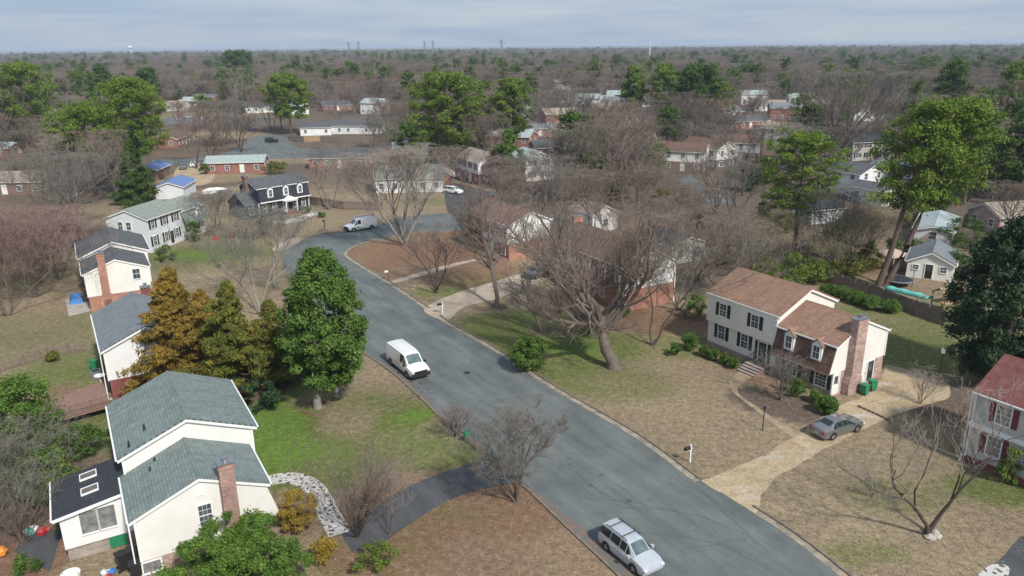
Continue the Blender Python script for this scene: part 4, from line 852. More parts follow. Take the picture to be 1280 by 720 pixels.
def cards_mesh(name, V, m):
    me = bpy.data.meshes.new(name); n = len(V) // 4; me.vertices.add(len(V)); me.vertices.foreach_set('co', V.ravel())
    me.loops.add(n * 4); me.loops.foreach_set('vertex_index', np.arange(n * 4)); me.polygons.add(n)
    me.polygons.foreach_set('loop_start', np.arange(0, n * 4, 4)); me.polygons.foreach_set('loop_total', np.full(n, 4)); me.update(calc_edges=True); me.materials.append(m); return me
def cards_obj(name, V, m, parent): o = bpy.data.objects.new(name, cards_mesh(name, V, m)); COL.objects.link(o); o.parent = parent; return o
def pine_parts(seed, H, rad, r0=.35, base=.42, n=26, clump=(1.0, 1.9), flat=.5, shape='round', lean=(0, 0), subs=3, trunks=1):
    """trunk mesh builder and list of needle clumps"""
    rnd = random.Random(seed); tb = MB(); cl = []
    for k in range(trunks):
        x = 0; y = 0; off = (0 if trunks == 1 else (k - .5) * .9); ln = (lean[0] + (0 if trunks == 1 else (k - .5) * .16), lean[1])
        pts = []; 
        for i in range(9):
            z = H * .97 * i / 8; pts.append(Vector((off + ln[0] * z + math.sin(i * 1.3 + seed) * .12, ln[1] * z + math.cos(i * 1.1 + seed) * .12, z - (.1 if i == 0 else 0))))
        rads = [r0 * (1 - .85 * (i / 8) ** 1.2) for i in range(9)]; rads[0] *= 1.3; tb.tube(pts, rads, 8)
        az = rnd.uniform(0, 6)
        for i in range(n):
            f = base + (1 - base) * ((i + .5) / n); xx = f * 8; j = min(int(xx), 7); p = pts[j].lerp(pts[j+1], xx - j)
            q = (f - base) / (1 - base)
            if shape == 'round': w = math.sin(math.pi * (.16 + .80 * q)) ** .7
            elif shape == 'cone': w = (1 - q) ** 1.05 * 1.05 + .05
            elif shape == 'flat': w = .55 + .45 * math.sin(math.pi * (.1 + .8 * q))
            else: w = math.sin(math.pi * (.08 + .8 * q ** 1.4)) ** .8
            az += 2.4 + rnd.uniform(-.5, .5); L = rad * w * rnd.uniform(.72, 1.08)
            up = (.1 + .5 * q) if shape != 'cone' else .05
            e = p + Vector((math.cos(az) * L, math.sin(az) * L, L * up)); mid = p.lerp(e, .5) + Vector((0, 0, -.06 * L)); tb.tube([p, mid, e], [max(.05, r0 * .3 * (1 - .5 * q)), .06, .03], 4, cap=False)
            for s_ in range(subs + 1):
                g = .45 + .6 * s_ / subs if subs else 1; c = p.lerp(e, min(g, 1)); c = c + Vector((rnd.gauss(0, .5), rnd.gauss(0, .5), rnd.gauss(0, .3) + .2)) * min(1, L / 2.5); k_ = rnd.uniform(*clump) * (.75 + .25 * g) * ((1.1 - .6 * q) if shape == 'cone' else 1)
                cl.append((c.x, c.y, c.z, k_, k_, k_ * flat * rnd.uniform(.8, 1.3)))
        t_ = pts[-1]
        if shape == 'cone': cl += [(t_.x, t_.y, t_.z, .3, .3, .5), (t_.x, t_.y, t_.z - .8, .5, .5, .5)]; continue
        cl.append((t_.x, t_.y, t_.z, clump[1] * .8, clump[1] * .8, clump[1] * flat)); cl.append((t_.x+.3, t_.y, t_.z - 1, clump[1], clump[1], clump[1] * flat))
    return tb, cl
def fit_H(u, v, vtop): b_ = P(u, v); return b_, top_z(b_, vtop)
def hero_bare(name, u, v, vtop, wpx, seed, label, bark='bark', twig='twig', cat='tree', group=None, **kw):
    b_, H = fit_H(u, v, vtop); rad = px_m(b_, wpx) / 2
    k = dict(r0=max(.12, H * .022)); k.update(kw)
    return tree_obj(name, Bare(seed, H, rad, **k), (M[bark], M[twig]), b_, label, group, cat)
def hero_pine(name, u, v, vtop, wpx, seed, label, leaf='leaf_pine', bark='bark_pine', per=130, size=.42, aspect=.35, cat='tree', group=None, shell=.3, upb=.35, droop=0, **kw):
    b_, H = fit_H(u, v, vtop); rad = px_m(b_, wpx) / 2
    kw['n'] = int(kw.get('n', 26) * 1.45); q_ = kw.get('clump', (1.0, 1.9)); kw['clump'] = (q_[0] * 1.08, q_[1] * 1.12)
    tb, cl = pine_parts(seed, H - .6, max(.6, rad - .8), **kw); r = empty(name, b_, 0, label, cat, group); tb.build('trunk', M[bark], r, smooth=60)
    cards_obj('crown', leaf_cards(cl, per, size, aspect, seed, upb, shell, droop), M[leaf], r); return r
def crown_blob(seed, n, rx, ry, rz, cz, cr=(.7, 1.2), shape='egg'):
    rnd = random.Random(seed); cl = []
    for i in range(n):
        z = rnd.uniform(-1, 1); a = rnd.uniform(0, 6.283)
        if shape == 'egg': w = math.sqrt(max(0, 1 - z*z)) * (1 - .28 * z)
        elif shape == 'cone': w = (1 - (z + 1) / 2) ** .75 * 1.05
        else: w = math.sqrt(max(0, 1 - z*z))
        q = rnd.uniform(.55, .95) if rnd.random() < .8 else rnd.uniform(.1, .6); k = rnd.uniform(*cr)
        cl.append((math.cos(a) * rx * w * q, math.sin(a) * ry * w * q, cz + z * (rz - k * .6), k, k, k * .8))
    return cl
def leafy(name, u, v, vtop, wpx, seed, label, leaf, n=60, per=160, size=.26, aspect=.5, base=.12, cat='tree', trunk='bark_pale', r0=.22, shape='egg', cr=(.7, 1.2), group=None, shell=.35, upb=.3, off=0):
    b_, H = fit_H(u, v, vtop); rad = px_m(b_, wpx) / 2; r = empty(name, b_, 0, label, cat, group); zb = H * base
    tb = MB(); tb.tube([(0, 0, -.1), (.05, 0, zb * 1.1 + .2), (0, .05, H * .6), (0, 0, H * .85)], [r0 * 1.3, r0, r0 * .6, r0 * .2], 9); rnd = random.Random(seed)
    for i in range(9):
        a = i * 2.4; z = zb + (H - zb) * (.05 + .75 * i / 9); tb.tube([(0, 0, z), (math.cos(a)*rad*.4, math.sin(a)*rad*.4, z+.6), (math.cos(a)*rad*.75, math.sin(a)*rad*.75, z+1.3)], [r0*.4, r0*.25, r0*.1], 4, cap=False)
    if r0 > .03: tb.build('trunk', M[trunk], r, smooth=60)
    cl = crown_blob(seed, n, rad - cr[0] * .6, rad - cr[0] * .6, (H - zb) / 2, (H + zb) / 2, cr, shape); cl = [(c[0] + off, *c[1:]) for c in cl]
    cards_obj('crown' if cat == 'tree' else 'foliage', leaf_cards(cl, per, size, aspect, seed, upb, shell), M[leaf], r); return r

# --- leafy and evergreen trees one can point at
leafy('magnolia_tree', 397, 510, 308, 112, 11, 'dense glossy green magnolia with a pale trunk on the lawn beside the street', 'leaf_mag', n=330, per=230, size=.27, aspect=.5, base=.13, r0=.32, cr=(.55, 1.15), off=1.2)
hero_pine('cedar_tree', 232, 484, 326, 150, 21, 'tallest rusty orange cedar between the two left houses', 'leaf_cedar', 'bark_dark', per=170, size=.4, aspect=.3, n=52, base=.08, clump=(.6, 1.15), flat=.5, shape='cone', r0=.25, droop=.3, subs=3)
hero_pine('cedar_tree', 300, 496, 343, 132, 22, 'olive and orange cedar next to the magnolia, second of the three cedars', 'leaf_cedarg', 'bark_dark', per=170, size=.4, aspect=.3, n=48, base=.08, clump=(.6, 1.15), flat=.5, shape='cone', r0=.25, droop=.3)
hero_pine('cedar_tree', 262, 462, 356, 120, 23, 'shorter orange-green cedar behind the other two', 'leaf_cedar', 'bark_dark', per=150, size=.4, aspect=.3, n=40, base=.08, clump=(.6, 1.1), flat=.5, shape='cone', r0=.22, droop=.3)
hero_pine('cedar_tree', 345, 476, 368, 90, 24, 'dark green cedar tucked behind the magnolia', 'leaf_cedarg', 'bark_dark', per=150, size=.4, aspect=.3, n=40, base=.08, clump=(.6, 1.1), flat=.5, shape='cone', r0=.2, droop=.3)
hero_pine('pine_tree', 1103, 358, 122, 110, 31, 'tall twin-trunked pine with a broad yellow-green crown above the garden shed', n=27, per=120, size=.46, base=.46, clump=(1.1, 1.9), flat=.62, r0=.4, trunks=2, lean=(.25, 0), shape='round', subs=3)
hero_pine('pine_tree', 992, 312, 168, 118, 32, 'spreading pine with open flat layers behind the cream house', n=32, per=105, size=.44, base=.38, clump=(1.0, 1.7), flat=.42, r0=.36, shape='round', subs=3)
leafy('holly_tree', 1246, 480, 268, 158, 33, 'huge dark evergreen beside the maroon-roofed house', 'leaf_holly', n=340, per=170, size=.36, aspect=.5, base=.02, r0=.4, cr=(.7, 1.5), trunk='bark_dark')
hero_pine('pine_tree', 178, 232, 100, 92, 34, 'big yellow-green pine, the rounder and taller of the left pair', n=40, per=110, size=.6, base=.35, clump=(1.4, 2.4), flat=.55, r0=.4)
hero_pine('pine_tree', 120, 240, 132, 94, 35, 'broad green pine standing left of the taller yellow-green pine', n=40, per=110, size=.6, base=.3, clump=(1.4, 2.4), flat=.55, r0=.4)
hero_pine('conifer_tree', 172, 256, 168, 58, 36, 'dark green conical conifer in front of the two left pines', 'leaf_pine2', per=120, size=.5, n=46, base=.05, clump=(.8, 1.4), flat=.6, shape='cone')
hero_pine('pine_tree', 40, 178, 82, 82, 37, 'round yellow-green pine at the far left above the bare woods', n=34, per=100, size=.8, base=.35, clump=(1.8, 3.0), flat=.6, r0=.4)
hero_pine('pine_tree', 364, 168, 94, 62, 38, 'bright green pine beyond the far crossroads', n=30, per=100, size=.8, base=.3, clump=(1.5, 2.6), flat=.6)
hero_pine('pine_tree', 560, 205, 93, 98, 39, 'tallest and broadest pine in the centre, behind the fan-shaped tree', n=46, per=120, size=.7, base=.22, clump=(1.4, 2.5), flat=.5, r0=.42)
hero_pine('pine_tree', 641, 200, 97, 58, 40, 'narrow ragged pine right of the broadest centre pine', n=34, per=100, size=.7, base=.35, clump=(1.2, 2.2), flat=.55)
leafy('evergreen_tree', 636, 236, 160, 46, 41, 'dark leafy evergreen directly below the narrow ragged pine', 'leaf_mag', n=90, per=120, size=.5, base=.04, cr=(.8, 1.6))
leafy('evergreen_tree', 748, 222, 158, 66, 42, 'rounded dark evergreen left of the yellow-green bush', 'leaf_mag', n=90, per=110, size=.55, base=.04, cr=(1, 2))
leafy('evergreen_tree', 803, 228, 168, 82, 43, 'low yellow-green bushy tree behind the reddish bare crowns', 'leaf_yell', n=90, per=120, size=.5, base=.02, cr=(1.2, 2.2))
hero_pine('pine_tree', 868, 168, 84, 72, 44, 'dark green double-crowned pine above the brown roofs', 'leaf_pine2', n=36, per=110, size=.9, base=.22, clump=(1.8, 3.2), flat=.6)
hero_pine('pine_tree', 828, 160, 80, 40, 45, 'yellow-green pine left of the dark double-crowned pine', n=26, per=90, size=.9, base=.3, clump=(1.5, 2.6), flat=.6)
hero_pine('pine_tree', 790, 158, 81, 34, 46, 'slender green pine over the pale roof cluster', n=26, per=90, size=.9, base=.3, clump=(1.4, 2.4), flat=.6)
hero_pine('pine_tree', 1180, 172, 76, 42, 47, 'tall dark pine above the leaning twin-trunked pine', 'leaf_pine2', n=26, per=100, size=.8, base=.35, clump=(1.6, 2.8), flat=.6)
hero_pine('pine_tree', 1235, 215, 120, 90, 48, 'deep green broad pine right of the twin-trunked pine', 'leaf_pine2', n=40, per=120, size=.7, base=.15, clump=(1.6, 2.8), flat=.6)
hero_pine('pine_tree', 1275, 250, 140, 70, 49, 'deep green pine cut by the right edge', 'leaf_pine2', n=36, per=110, size=.7, base=.15, clump=(1.6, 2.6), flat=.6)
hero_pine('pine_tree', 1262, 170, 76, 50, 50, 'mid green pine at the top of the right edge', n=30, per=100, size=.8, base=.25, clump=(1.6, 2.8), flat=.6)
hero_pine('pine_tree', 1060, 150, 88, 46, 51, 'green pine top showing through the great vase-shaped bare tree', n=26, per=90, size=.9, base=.4, clump=(1.4, 2.4), flat=.6)
hero_pine('pine_tree', 132, 132, 80, 26, 52, 'small dark pine in the far left woods', 'leaf_pine2', n=24, per=80, size=1.0, base=.3, clump=(1.4, 2.4), flat=.6)
hero_pine('pine_tree', 190, 140, 84, 30, 53, 'dark pine right of the small one in the far left woods', 'leaf_pine2', n=24, per=80, size=1.0, base=.3, clump=(1.4, 2.6), flat=.6)
hero_pine('pine_tree', 298, 105, 66, 46, 54, 'dark green clump of pine on the left skyline', 'leaf_pine2', n=30, per=80, size=1.6, base=.2, clump=(2.6, 4.2), flat=.6)
# --- shrubs and bushes
def bush(u, v, vtop, wpx, seed, label, leaf='leaf_hedge', n=16, per=170, size=.2, cr=(.35, .6), group=None, name='bush', shape='round'):
    return leafy(name, u, v, vtop, wpx, seed, label, leaf, n=n, per=per, size=size, base=0.02, cat='bush', r0=.02, cr=cr, group=group, shape=shape, aspect=.55)
bush(300, 745, 662, 196, 61, 'large bright green leafy bush in front of the nearest chimney', 'leaf_bush', n=190, per=330, size=.16, cr=(.4, .75))
bush(374, 664, 612, 56, 62, 'round golden rust shrub beside the flagstone walk', 'leaf_rust', n=75, per=240, size=.12, cr=(.3, .5))
bush(408, 706, 668, 40, 63, 'small ragged golden shrub at the bottom below the walk', 'leaf_rust', n=20, per=90, size=.16)
bush(470, 712, 676, 70, 64, 'sparse green shrub at the end of the dark driveway', 'leaf_yell', n=20, per=70, size=.18)
bush(660, 462, 419, 58, 65, 'dark green juniper shrub at the kerb opposite the white van', 'leaf_mag', n=80, per=200, size=.18, cr=(.35, .7))
bush(862, 438, 415, 24, 66, 'larger dark round bush left of the cream house steps', 'leaf_mag', n=36, per=150, size=.16)
bush(842, 443, 428, 26, 67, 'flat low bush left of the larger dark round bush', 'leaf_hedge', n=12, per=150, size=.16, cr=(.3, .45))
for i, (u, v) in enumerate(((880, 446), (892, 450), (905, 455), (917, 461))):
    bush(u, v, v - 15, 16, 70 + i, ['first', 'second', 'third', 'last'][i] + ' small clipped bush from the left in the row along the cream house', 'leaf_hedge', n=26, per=150, size=.12, cr=(.28, .42), group='clipped bushes along the cream house')
bush(1033, 517, 495, 32, 75, 'clipped green hedge bush beside the grey car', 'leaf_hedge', n=55, per=200, size=.15, cr=(.35, .5))
bush(1018, 503, 486, 24, 76, 'dark bush under the wing window of the cream house', 'leaf_mag', n=14, per=150, size=.15)
bush(990, 494, 472, 40, 77, 'bushy grey-green shrub under the dormers', 'leaf_mag', n=18, per=120, size=.15)
for i, (u, v, w) in enumerate(((1035, 370, 26), (1052, 374, 26), (1070, 380, 28), (1088, 386, 30), (1112, 391, 30))):
    bush(u, v, v - 17, w, 80 + i, ['first', 'second', 'third', 'fourth', 'last'][i] + ' rounded hedge bush from the left along the wooden fence', 'leaf_bush', n=40, per=170, size=.16, cr=(.45, .75), group='hedge bushes along the wooden fence')
bush(865, 396, 364, 40, 86, 'bright green shrub beyond the left end of the cream house', 'leaf_bush', n=24, per=130, size=.2, cr=(.4, .8))
bush(985, 362, 315, 70, 87, 'loose light green shrubs behind the cream house roof', 'leaf_yell', n=34, per=130, size=.25, cr=(.6, 1.2))
bush(782, 396, 384, 20, 88, 'small dark shrub at the corner of the orange brick wall', 'leaf_mag', n=10, per=120, size=.14)
bush(244, 302, 274, 26, 89, 'dark green clipped conifer bush by the pale blue house', 'leaf_mag', n=24, per=160, size=.22, cr=(.5, .8))
bush(207, 326, 306, 34, 90, 'dark bush in front of the shuttered pale blue house', 'leaf_mag', n=18, per=150, size=.22, cr=(.4, .7))
bush(258, 218, 202, 20, 91, 'round dark bush at the end of the pale-roofed brick house', 'leaf_mag', n=16, per=130, size=.3, cr=(.6, .9))
bush(345, 218, 200, 40, 92, 'olive shrubbery behind the navy house', 'leaf_cedarg', n=20, per=100, size=.35, cr=(.8, 1.4))
bush(340, 268, 259, 14, 93, 'low yellow-green shrub left of the navy house porch', 'leaf_yell', n=8, per=120, size=.2)
bush(382, 266, 255, 16, 94, 'low green shrub right of the navy house porch', 'leaf_bush', n=8, per=120, size=.2)
bush(402, 272, 264, 12, 95, 'small yucca-like shrub at the corner of the navy house lawn', 'leaf_mag', n=8, per=100, size=.25)
bush(30, 590, 468, 140, 96, 'big feathery light green tree-like bush at the left edge', 'leaf_bush', n=140, per=180, size=.22, cr=(.6, 1.3))
bush(60, 625, 560, 90, 97, 'lower green part of the thicket behind the sunroom', 'leaf_bush', n=50, per=150, size=.24, cr=(.5, 1.0))
bush(105, 570, 525, 70, 98, 'dark green shrub between the deck and the sunroom', 'leaf_hedge', n=30, per=130, size=.22, cr=(.5, .9))
bush(1262, 608, 560, 44, 99, 'yellow-green shrub under the windows of the grey stucco house', 'leaf_yell', n=18, per=90, size=.2)
bush(65, 452, 438, 22, 100, 'brown-green bush growing in the wire fence', 'leaf_cedarg', n=12, per=120, size=.2)
bush(330, 512, 470, 60, 101, 'dark shrub under the cedars beside the magnolia', 'leaf_holly', n=24, per=120, size=.24)
bush(40, 715, 690, 50, 102, 'small green plant by the patio', 'leaf_hedge', n=10, per=70, size=.2)
# --- bare trees one can point at
hero_bare('bare_tree', 767, 460, 262, 280, 1207, 'largest bare tree, with a thick leaning trunk, on the lawn left of the cream house', 'bark', 'twig_red', r0=.62, leaders=1, head=.36, lean=(-.15, .05), clear=.5, limbs=10, ang=(20, 66), up=.36, per=(9, 7, 5, 3), ratio=(.5, .5, .5, .6), levels=5, wob=.2, tw=.012)
hero_bare('crape_myrtle', 645, 628, 514, 104, 202, 'many-stemmed grey crape myrtle at the mouth of the dark driveway', 'bark', 'twig', r0=.13, leaders=8, lead_ang=16, clear=.28, limbs=38, ang=(15, 50), up=.22, spreadk=.55, wob=.18, per=(8, 7, 5, 2), ratio=(.55, .5, .55, .6), levels=4, tw=.009)
hero_bare('bare_tree', 1158, 668, 500, 170, 203, 'sparse two-trunked bare tree on the lawn left of the maroon-roofed house', 'bark_dark', 'twig_pale', r0=.24, leaders=2, lead_ang=22, clear=.3, limbs=12, ang=(25, 60), up=.45, per=(6, 5, 4), ratio=(.55, .5, .5), levels=4, wob=.22, tw=.008)
hero_bare('bare_tree', 506, 306, 186, 92, 204, 'tall fan-shaped grey bare tree on the red straw tip of the junction', 'bark_pale', 'twig_pale', r0=.42, leaders=6, lead_ang=24, clear=.25, limbs=30, ang=(16, 40), up=.25, per=(10, 8, 5), ratio=(.45, .45, .5), levels=4, tw=.016)
hero_bare('bare_tree', 546, 366, 290, 78, 205, 'small dark heavily pruned bare tree beside the pale front walk', 'bark_dark', 'twig_red', r0=.24, leaders=3, lead_ang=28, clear=.35, limbs=15, ang=(25, 50), up=.3, per=(8, 7, 4), ratio=(.42, .45, .5), levels=4, tw=.01)
hero_bare('bare_tree', 620, 384, 228, 110, 206, 'tall bare tree in a ring of mulch beside the pale driveway', 'bark', 'twig_red', r0=.28, leaders=1, head=.7, clear=.3, limbs=13, ang=(28, 50), up=.35, per=(8, 7, 5, 3), ratio=(.5, .48, .5, .6), levels=5, tw=.011)
hero_bare('bare_tree', 677, 416, 322, 76, 207, 'short young bare tree in a mulch ring opposite the white van', 'bark', 'twig', r0=.16, leaders=1, head=.75, clear=.25, limbs=11, ang=(35, 62), up=.35, per=(7, 6, 4), ratio=(.5, .5, .5), levels=4, tw=.009)
hero_bare('bare_tree', 816, 432, 256, 180, 208, 'slender curving bare tree right of the white gable end', 'bark', 'twig_red', r0=.24, leaders=2, lead_ang=18, clear=.35, limbs=13, ang=(30, 55), up=.35, per=(8, 7, 5), ratio=(.5, .5, .5), levels=4, tw=.011)
hero_bare('bare_tree', 325, 392, 268, 96, 209, 'grey bare tree on the left verge behind the magnolia', 'bark_pale', 'twig', r0=.24, leaders=3, lead_ang=22, clear=.3, limbs=15, ang=(25, 50), up=.3, per=(8, 7, 5), ratio=(.5, .48, .5), levels=4, tw=.011)
hero_bare('bare_tree', 345, 360, 276, 80, 210, 'smaller grey bare tree behind the one on the left verge', 'bark_pale', 'twig', r0=.2, leaders=3, lead_ang=22, clear=.3, limbs=13, ang=(25, 50), up=.3, per=(8, 6, 5), ratio=(.5, .48, .5), levels=4, tw=.011)
hero_bare('bare_tree', 105, 305, 188, 100, 211, 'tall grey bare tree behind the long orange chimney', 'bark_pale', 'twig', r0=.35, leaders=3, lead_ang=18, clear=.25, limbs=18, ang=(25, 50), up=.3, per=(8, 7, 5), ratio=(.5, .48, .5), levels=4, tw=.014)
hero_bare('bare_tree', 70, 292, 200, 90, 212, 'grey bare tree left of the tall one behind the orange chimney', 'bark_pale', 'twig', r0=.3, leaders=3, lead_ang=20, clear=.25, limbs=16, ang=(25, 50), up=.3, per=(8, 7, 5), ratio=(.5, .48, .5), levels=4, tw=.014)
for i, (u, v, vt, w) in enumerate(((10, 395, 262, 110), (45, 372, 268, 90), (75, 350, 276, 70), (5, 330, 255, 90), (30, 350, 262, 90), (58, 325, 262, 80), (-15, 370, 270, 90))):
    hero_bare('bare_tree', u, v, vt, w, 413 + i, ['nearest pink-twigged bare tree of the thicket cut by the left edge', 'second pink-twigged bare tree of the left edge thicket', 'rightmost pink-twigged tree of the thicket, beside the cream white house', 'farthest pink-twigged tree of the thicket at the left edge', 'pink-twigged tree in the middle of the left edge thicket', 'pink-twigged tree at the upper right of the left edge thicket', 'pink-twigged tree half outside the left edge of the photo'][i], 'bark', 'twig_pink', group='pink-twigged thicket', r0=.16, leaders=5, lead_ang=28, clear=.12, limbs=26, ang=(25, 55), up=.22, per=(8, 7, 5), ratio=(.5, .48, .5), levels=4, tw=.012)
hero_bare('bare_tree', 412, 262, 178, 90, 217, 'spindly bare tree at the right end of the navy house', 'bark', 'twig', r0=.28, leaders=3, lead_ang=28, clear=.3, limbs=12, ang=(25, 55), up=.35, per=(6, 5, 4), ratio=(.5, .48, .5), levels=4, tw=.014)
hero_bare('bare_tree', 272, 296, 240, 70, 218, 'low twiggy bare tree between the pale blue and navy houses', 'bark_pale', 'twig', r0=.18, leaders=5, lead_ang=28, clear=.2, limbs=20, ang=(25, 55), up=.2, per=(7, 6, 4), ratio=(.5, .48, .5), levels=4, tw=.013)
hero_bare('bare_tree', 318, 300, 262, 70, 219, 'low twiggy bare tree in front of the navy house', 'bark_pale', 'twig', r0=.16, leaders=5, lead_ang=30, clear=.2, limbs=20, ang=(25, 55), up=.2, per=(7, 6, 4), ratio=(.5, .48, .5), levels=4, tw=.013)
hero_bare('bare_tree', 270, 182, 126, 56, 220, 'round-headed dark bare tree on the far tan lawn', 'bark_dark', 'twig', r0=.4, leaders=3, lead_ang=22, clear=.2, limbs=18, ang=(25, 50), up=.3, per=(8, 6, 5), ratio=(.5, .48, .5), levels=4, tw=.02)
hero_bare('bare_tree', 302, 190, 142, 46, 221, 'pinkish bare tree right of the round-headed one on the far lawn', 'bark_dark', 'twig_red', r0=.3, leaders=3, lead_ang=24, clear=.25, limbs=15, ang=(25, 50), up=.3, per=(8, 6, 4), ratio=(.5, .48, .5), levels=4, tw=.02)
hero_bare('bare_tree', 1046, 212, 88, 112, 222, 'great vase-shaped bare tree above the round pine', 'bark', 'twig', r0=.6, leaders=4, lead_ang=20, clear=.3, limbs=22, ang=(22, 45), up=.3, per=(9, 8, 5), ratio=(.48, .48, .5), levels=4, tw=.022)
hero_bare('bare_tree', 716, 205, 108, 62, 223, 'tall dark bare tree above the rounded evergreen', 'bark_dark', 'twig', r0=.4, leaders=3, lead_ang=12, clear=.25, limbs=20, ang=(20, 42), up=.3, per=(8, 7, 5), ratio=(.45, .48, .5), levels=4, tw=.02)
hero_bare('bare_tree', 895, 268, 186, 90, 224, 'many-limbed bare tree left of the round pine', 'bark', 'twig', r0=.35, leaders=4, lead_ang=20, clear=.25, limbs=18, ang=(22, 48), up=.3, per=(7, 6, 4), ratio=(.5, .48, .5), levels=4, tw=.014)
hero_bare('bare_tree', 918, 300, 205, 90, 225, 'bare tree with long grey limbs in front of the many-limbed one', 'bark_pale', 'twig', r0=.3, leaders=3, lead_ang=22, clear=.25, limbs=15, ang=(25, 50), up=.3, per=(7, 6, 4), ratio=(.5, .48, .5), levels=4, tw=.014)
for i, (u, v, vt, w) in enumerate(((300, 150, 84, 30), (316, 152, 82, 24))):
    hero_bare('bare_tree', u, v, vt, w, 226 + i, ['left of the two pale sycamores beyond the far street', 'right of the two pale sycamores beyond the far street'][i], 'bark_pale', 'twig_pale', r0=.5, leaders=2, lead_ang=12, clear=.3, limbs=12, ang=(18, 36), up=.2, per=(7, 5, 4), ratio=(.4, .45, .5), levels=4, tw=.035)
hero_bare('bare_tree', 1258, 310, 232, 100, 228, 'reddish bare tree in front of the dark pines at the right edge', 'bark', 'twig_red', r0=.3, leaders=3, lead_ang=24, clear=.25, limbs=16, ang=(25, 50), up=.3, per=(8, 7, 4), ratio=(.5, .48, .5), levels=4, tw=.014)
red = [(655, 300, 215, 90, 'bark', 'twig_red'), (700, 290, 208, 100, 'bark', 'twig'), (748, 312, 216, 100, 'bark', 'twig_red'), (800, 296, 212, 110, 'bark', 'twig_red'), (850, 318, 236, 100, 'bark', 'twig_red'), (872, 352, 262, 100, 'bark', 'twig_red'), (905, 372, 292, 80, 'bark', 'twig'),
       (620, 262, 196, 70, 'bark', 'twig_red'), (680, 262, 192, 80, 'bark', 'twig'), (585, 240, 184, 60, 'bark', 'twig_red'), (480, 205, 148, 70, 'bark', 'twig'), (520, 185, 128, 70, 'bark', 'twig_red')]
rl = ['reddish bare crown just right of the faded reddish roof', 'grey-brown bare crown behind the orange chimney', 'reddish bare crown behind the brown-roofed house', 'broad reddish bare crown behind the white gable end', 'reddish bare crown over the black-roofed outbuilding', 'reddish bare tree between the outbuilding and the cream house', 'brown bare tree at the far left corner of the cream house',
      'reddish bare tree behind the faded reddish roof', 'grey bare tree behind the street of white gables', 'pinkish bare tree beside the drive with the white car', 'brown bare tree left of the broadest centre pine', 'pinkish bare tree up and left of the broadest centre pine']
for i, (u, v, vt, w, bk, tw) in enumerate(red):
    hero_bare('bare_tree', u, v, vt, w, 240 + i, rl[i], bk, tw, r0=.26, leaders=3, lead_ang=20, clear=.25, limbs=16, ang=(24, 50), up=.3, per=(8, 7, 4), ratio=(.5, .48, .5), levels=4, tw=.014)
hero_bare('bare_tree', 722, 400, 296, 84, 261, 'upright bare tree left of the largest bare tree, before the brown-roofed house', 'bark', 'twig_red', r0=.2, leaders=2, lead_ang=14, clear=.3, limbs=15, ang=(22, 48), up=.35, per=(8, 7, 5), levels=4, tw=.011)
hero_bare('bare_tree', 694, 376, 276, 80, 262, 'upright bare tree at the left front corner of the brown-roofed house', 'bark', 'twig_red', r0=.2, leaders=2, lead_ang=14, clear=.3, limbs=15, ang=(22, 48), up=.35, per=(8, 7, 5), levels=4, tw=.011)
hero_bare('bare_tree', 848, 388, 300, 110, 263, 'low spreading bare tree between the white gable end and the cream house', 'bark', 'twig', r0=.18, leaders=3, lead_ang=24, clear=.25, limbs=15, ang=(25, 52), up=.3, per=(8, 7, 4), levels=4, tw=.011)
hero_bare('bare_tree', 1040, 322, 238, 90, 264, 'bare tree between the round pine and the leaning pine trunks', 'bark', 'twig', r0=.22, leaders=3, lead_ang=20, clear=.25, limbs=16, ang=(25, 50), up=.3, per=(8, 7, 4), levels=4, tw=.012)
for i, (u, v, vt, w, lf, lb) in enumerate(((945, 352, 312, 60, 'leaf_cedarg', 'olive bush behind the left end of the cream house roof'), (1015, 352, 322, 56, 'leaf_yell', 'light green bush just above the row of hedge bushes'), (1058, 348, 314, 56, 'leaf_cedarg', 'olive bush by the fence left of the leaning pine trunks'), (1085, 338, 300, 50, 'leaf_cedarg', 'olive bush beside the pinkish gazebo'), (1130, 322, 296, 60, 'leaf_pine2', 'dark evergreen bush behind the garden shed'), (1196, 345, 312, 60, 'leaf_pine2', 'dark evergreen bush at the right end of the garden shed'),
    (1205, 310, 270, 70, 'leaf_pine2', 'dark evergreen behind the whitish-roofed shed'), (970, 290, 262, 60, 'leaf_cedarg', 'olive bush beside the small pale outbuilding'), (1145, 282, 262, 50, 'leaf_cedarg', 'olive bush at the left of the whitish-roofed shed'), (900, 330, 300, 50, 'leaf_cedarg', 'olive bush right of the black-roofed outbuilding'))):
    bush(u, v, vt, w, 130 + i, lb, lf, n=36, per=110, size=.26, cr=(.6, 1.2))
# multi-stemmed bare shrubs
def bare_shrub(u, v, vt, w, seed, label, twig='twig', group=None, **kw):
    k = dict(r0=.06, leaders=12, lead_ang=20, clear=.1, limbs=40, ang=(12, 35), up=.2, per=(6, 4, 3), ratio=(.5, .5, .5), levels=3, tw=.009); k.update(kw)
    b_, H = fit_H(u, v, vt); return tree_obj('bare_shrub', Bare(seed, H, px_m(b_, w) / 2, **k), (M['bark_dark' if twig == 'twig_red' else 'bark'], M[twig]), b_, label, group, 'bush')
bare_shrub(447, 672, 572, 76, 301, 'tall dense brown bare shrub at the inner end of the dark driveway', 'twig_red', leaders=16, limbs=60)
bare_shrub(488, 668, 604, 56, 302, 'thin pale bare sapling beside the dark driveway', 'twig_pale', leaders=3, limbs=12)
bare_shrub(568, 546, 514, 30, 303, 'small reddish bare shrub at the kerb by the green marker post', 'twig_red')
bare_shrub(975, 500, 448, 60, 304, 'gnarled dark bare shrub in the mulch bed before the cream house', 'twig', leaders=5, limbs=26, r0=.1)
bare_shrub(1202, 470, 440, 40, 305, 'pinkish twiggy shrub at the back of the tan driveway', 'twig_red')
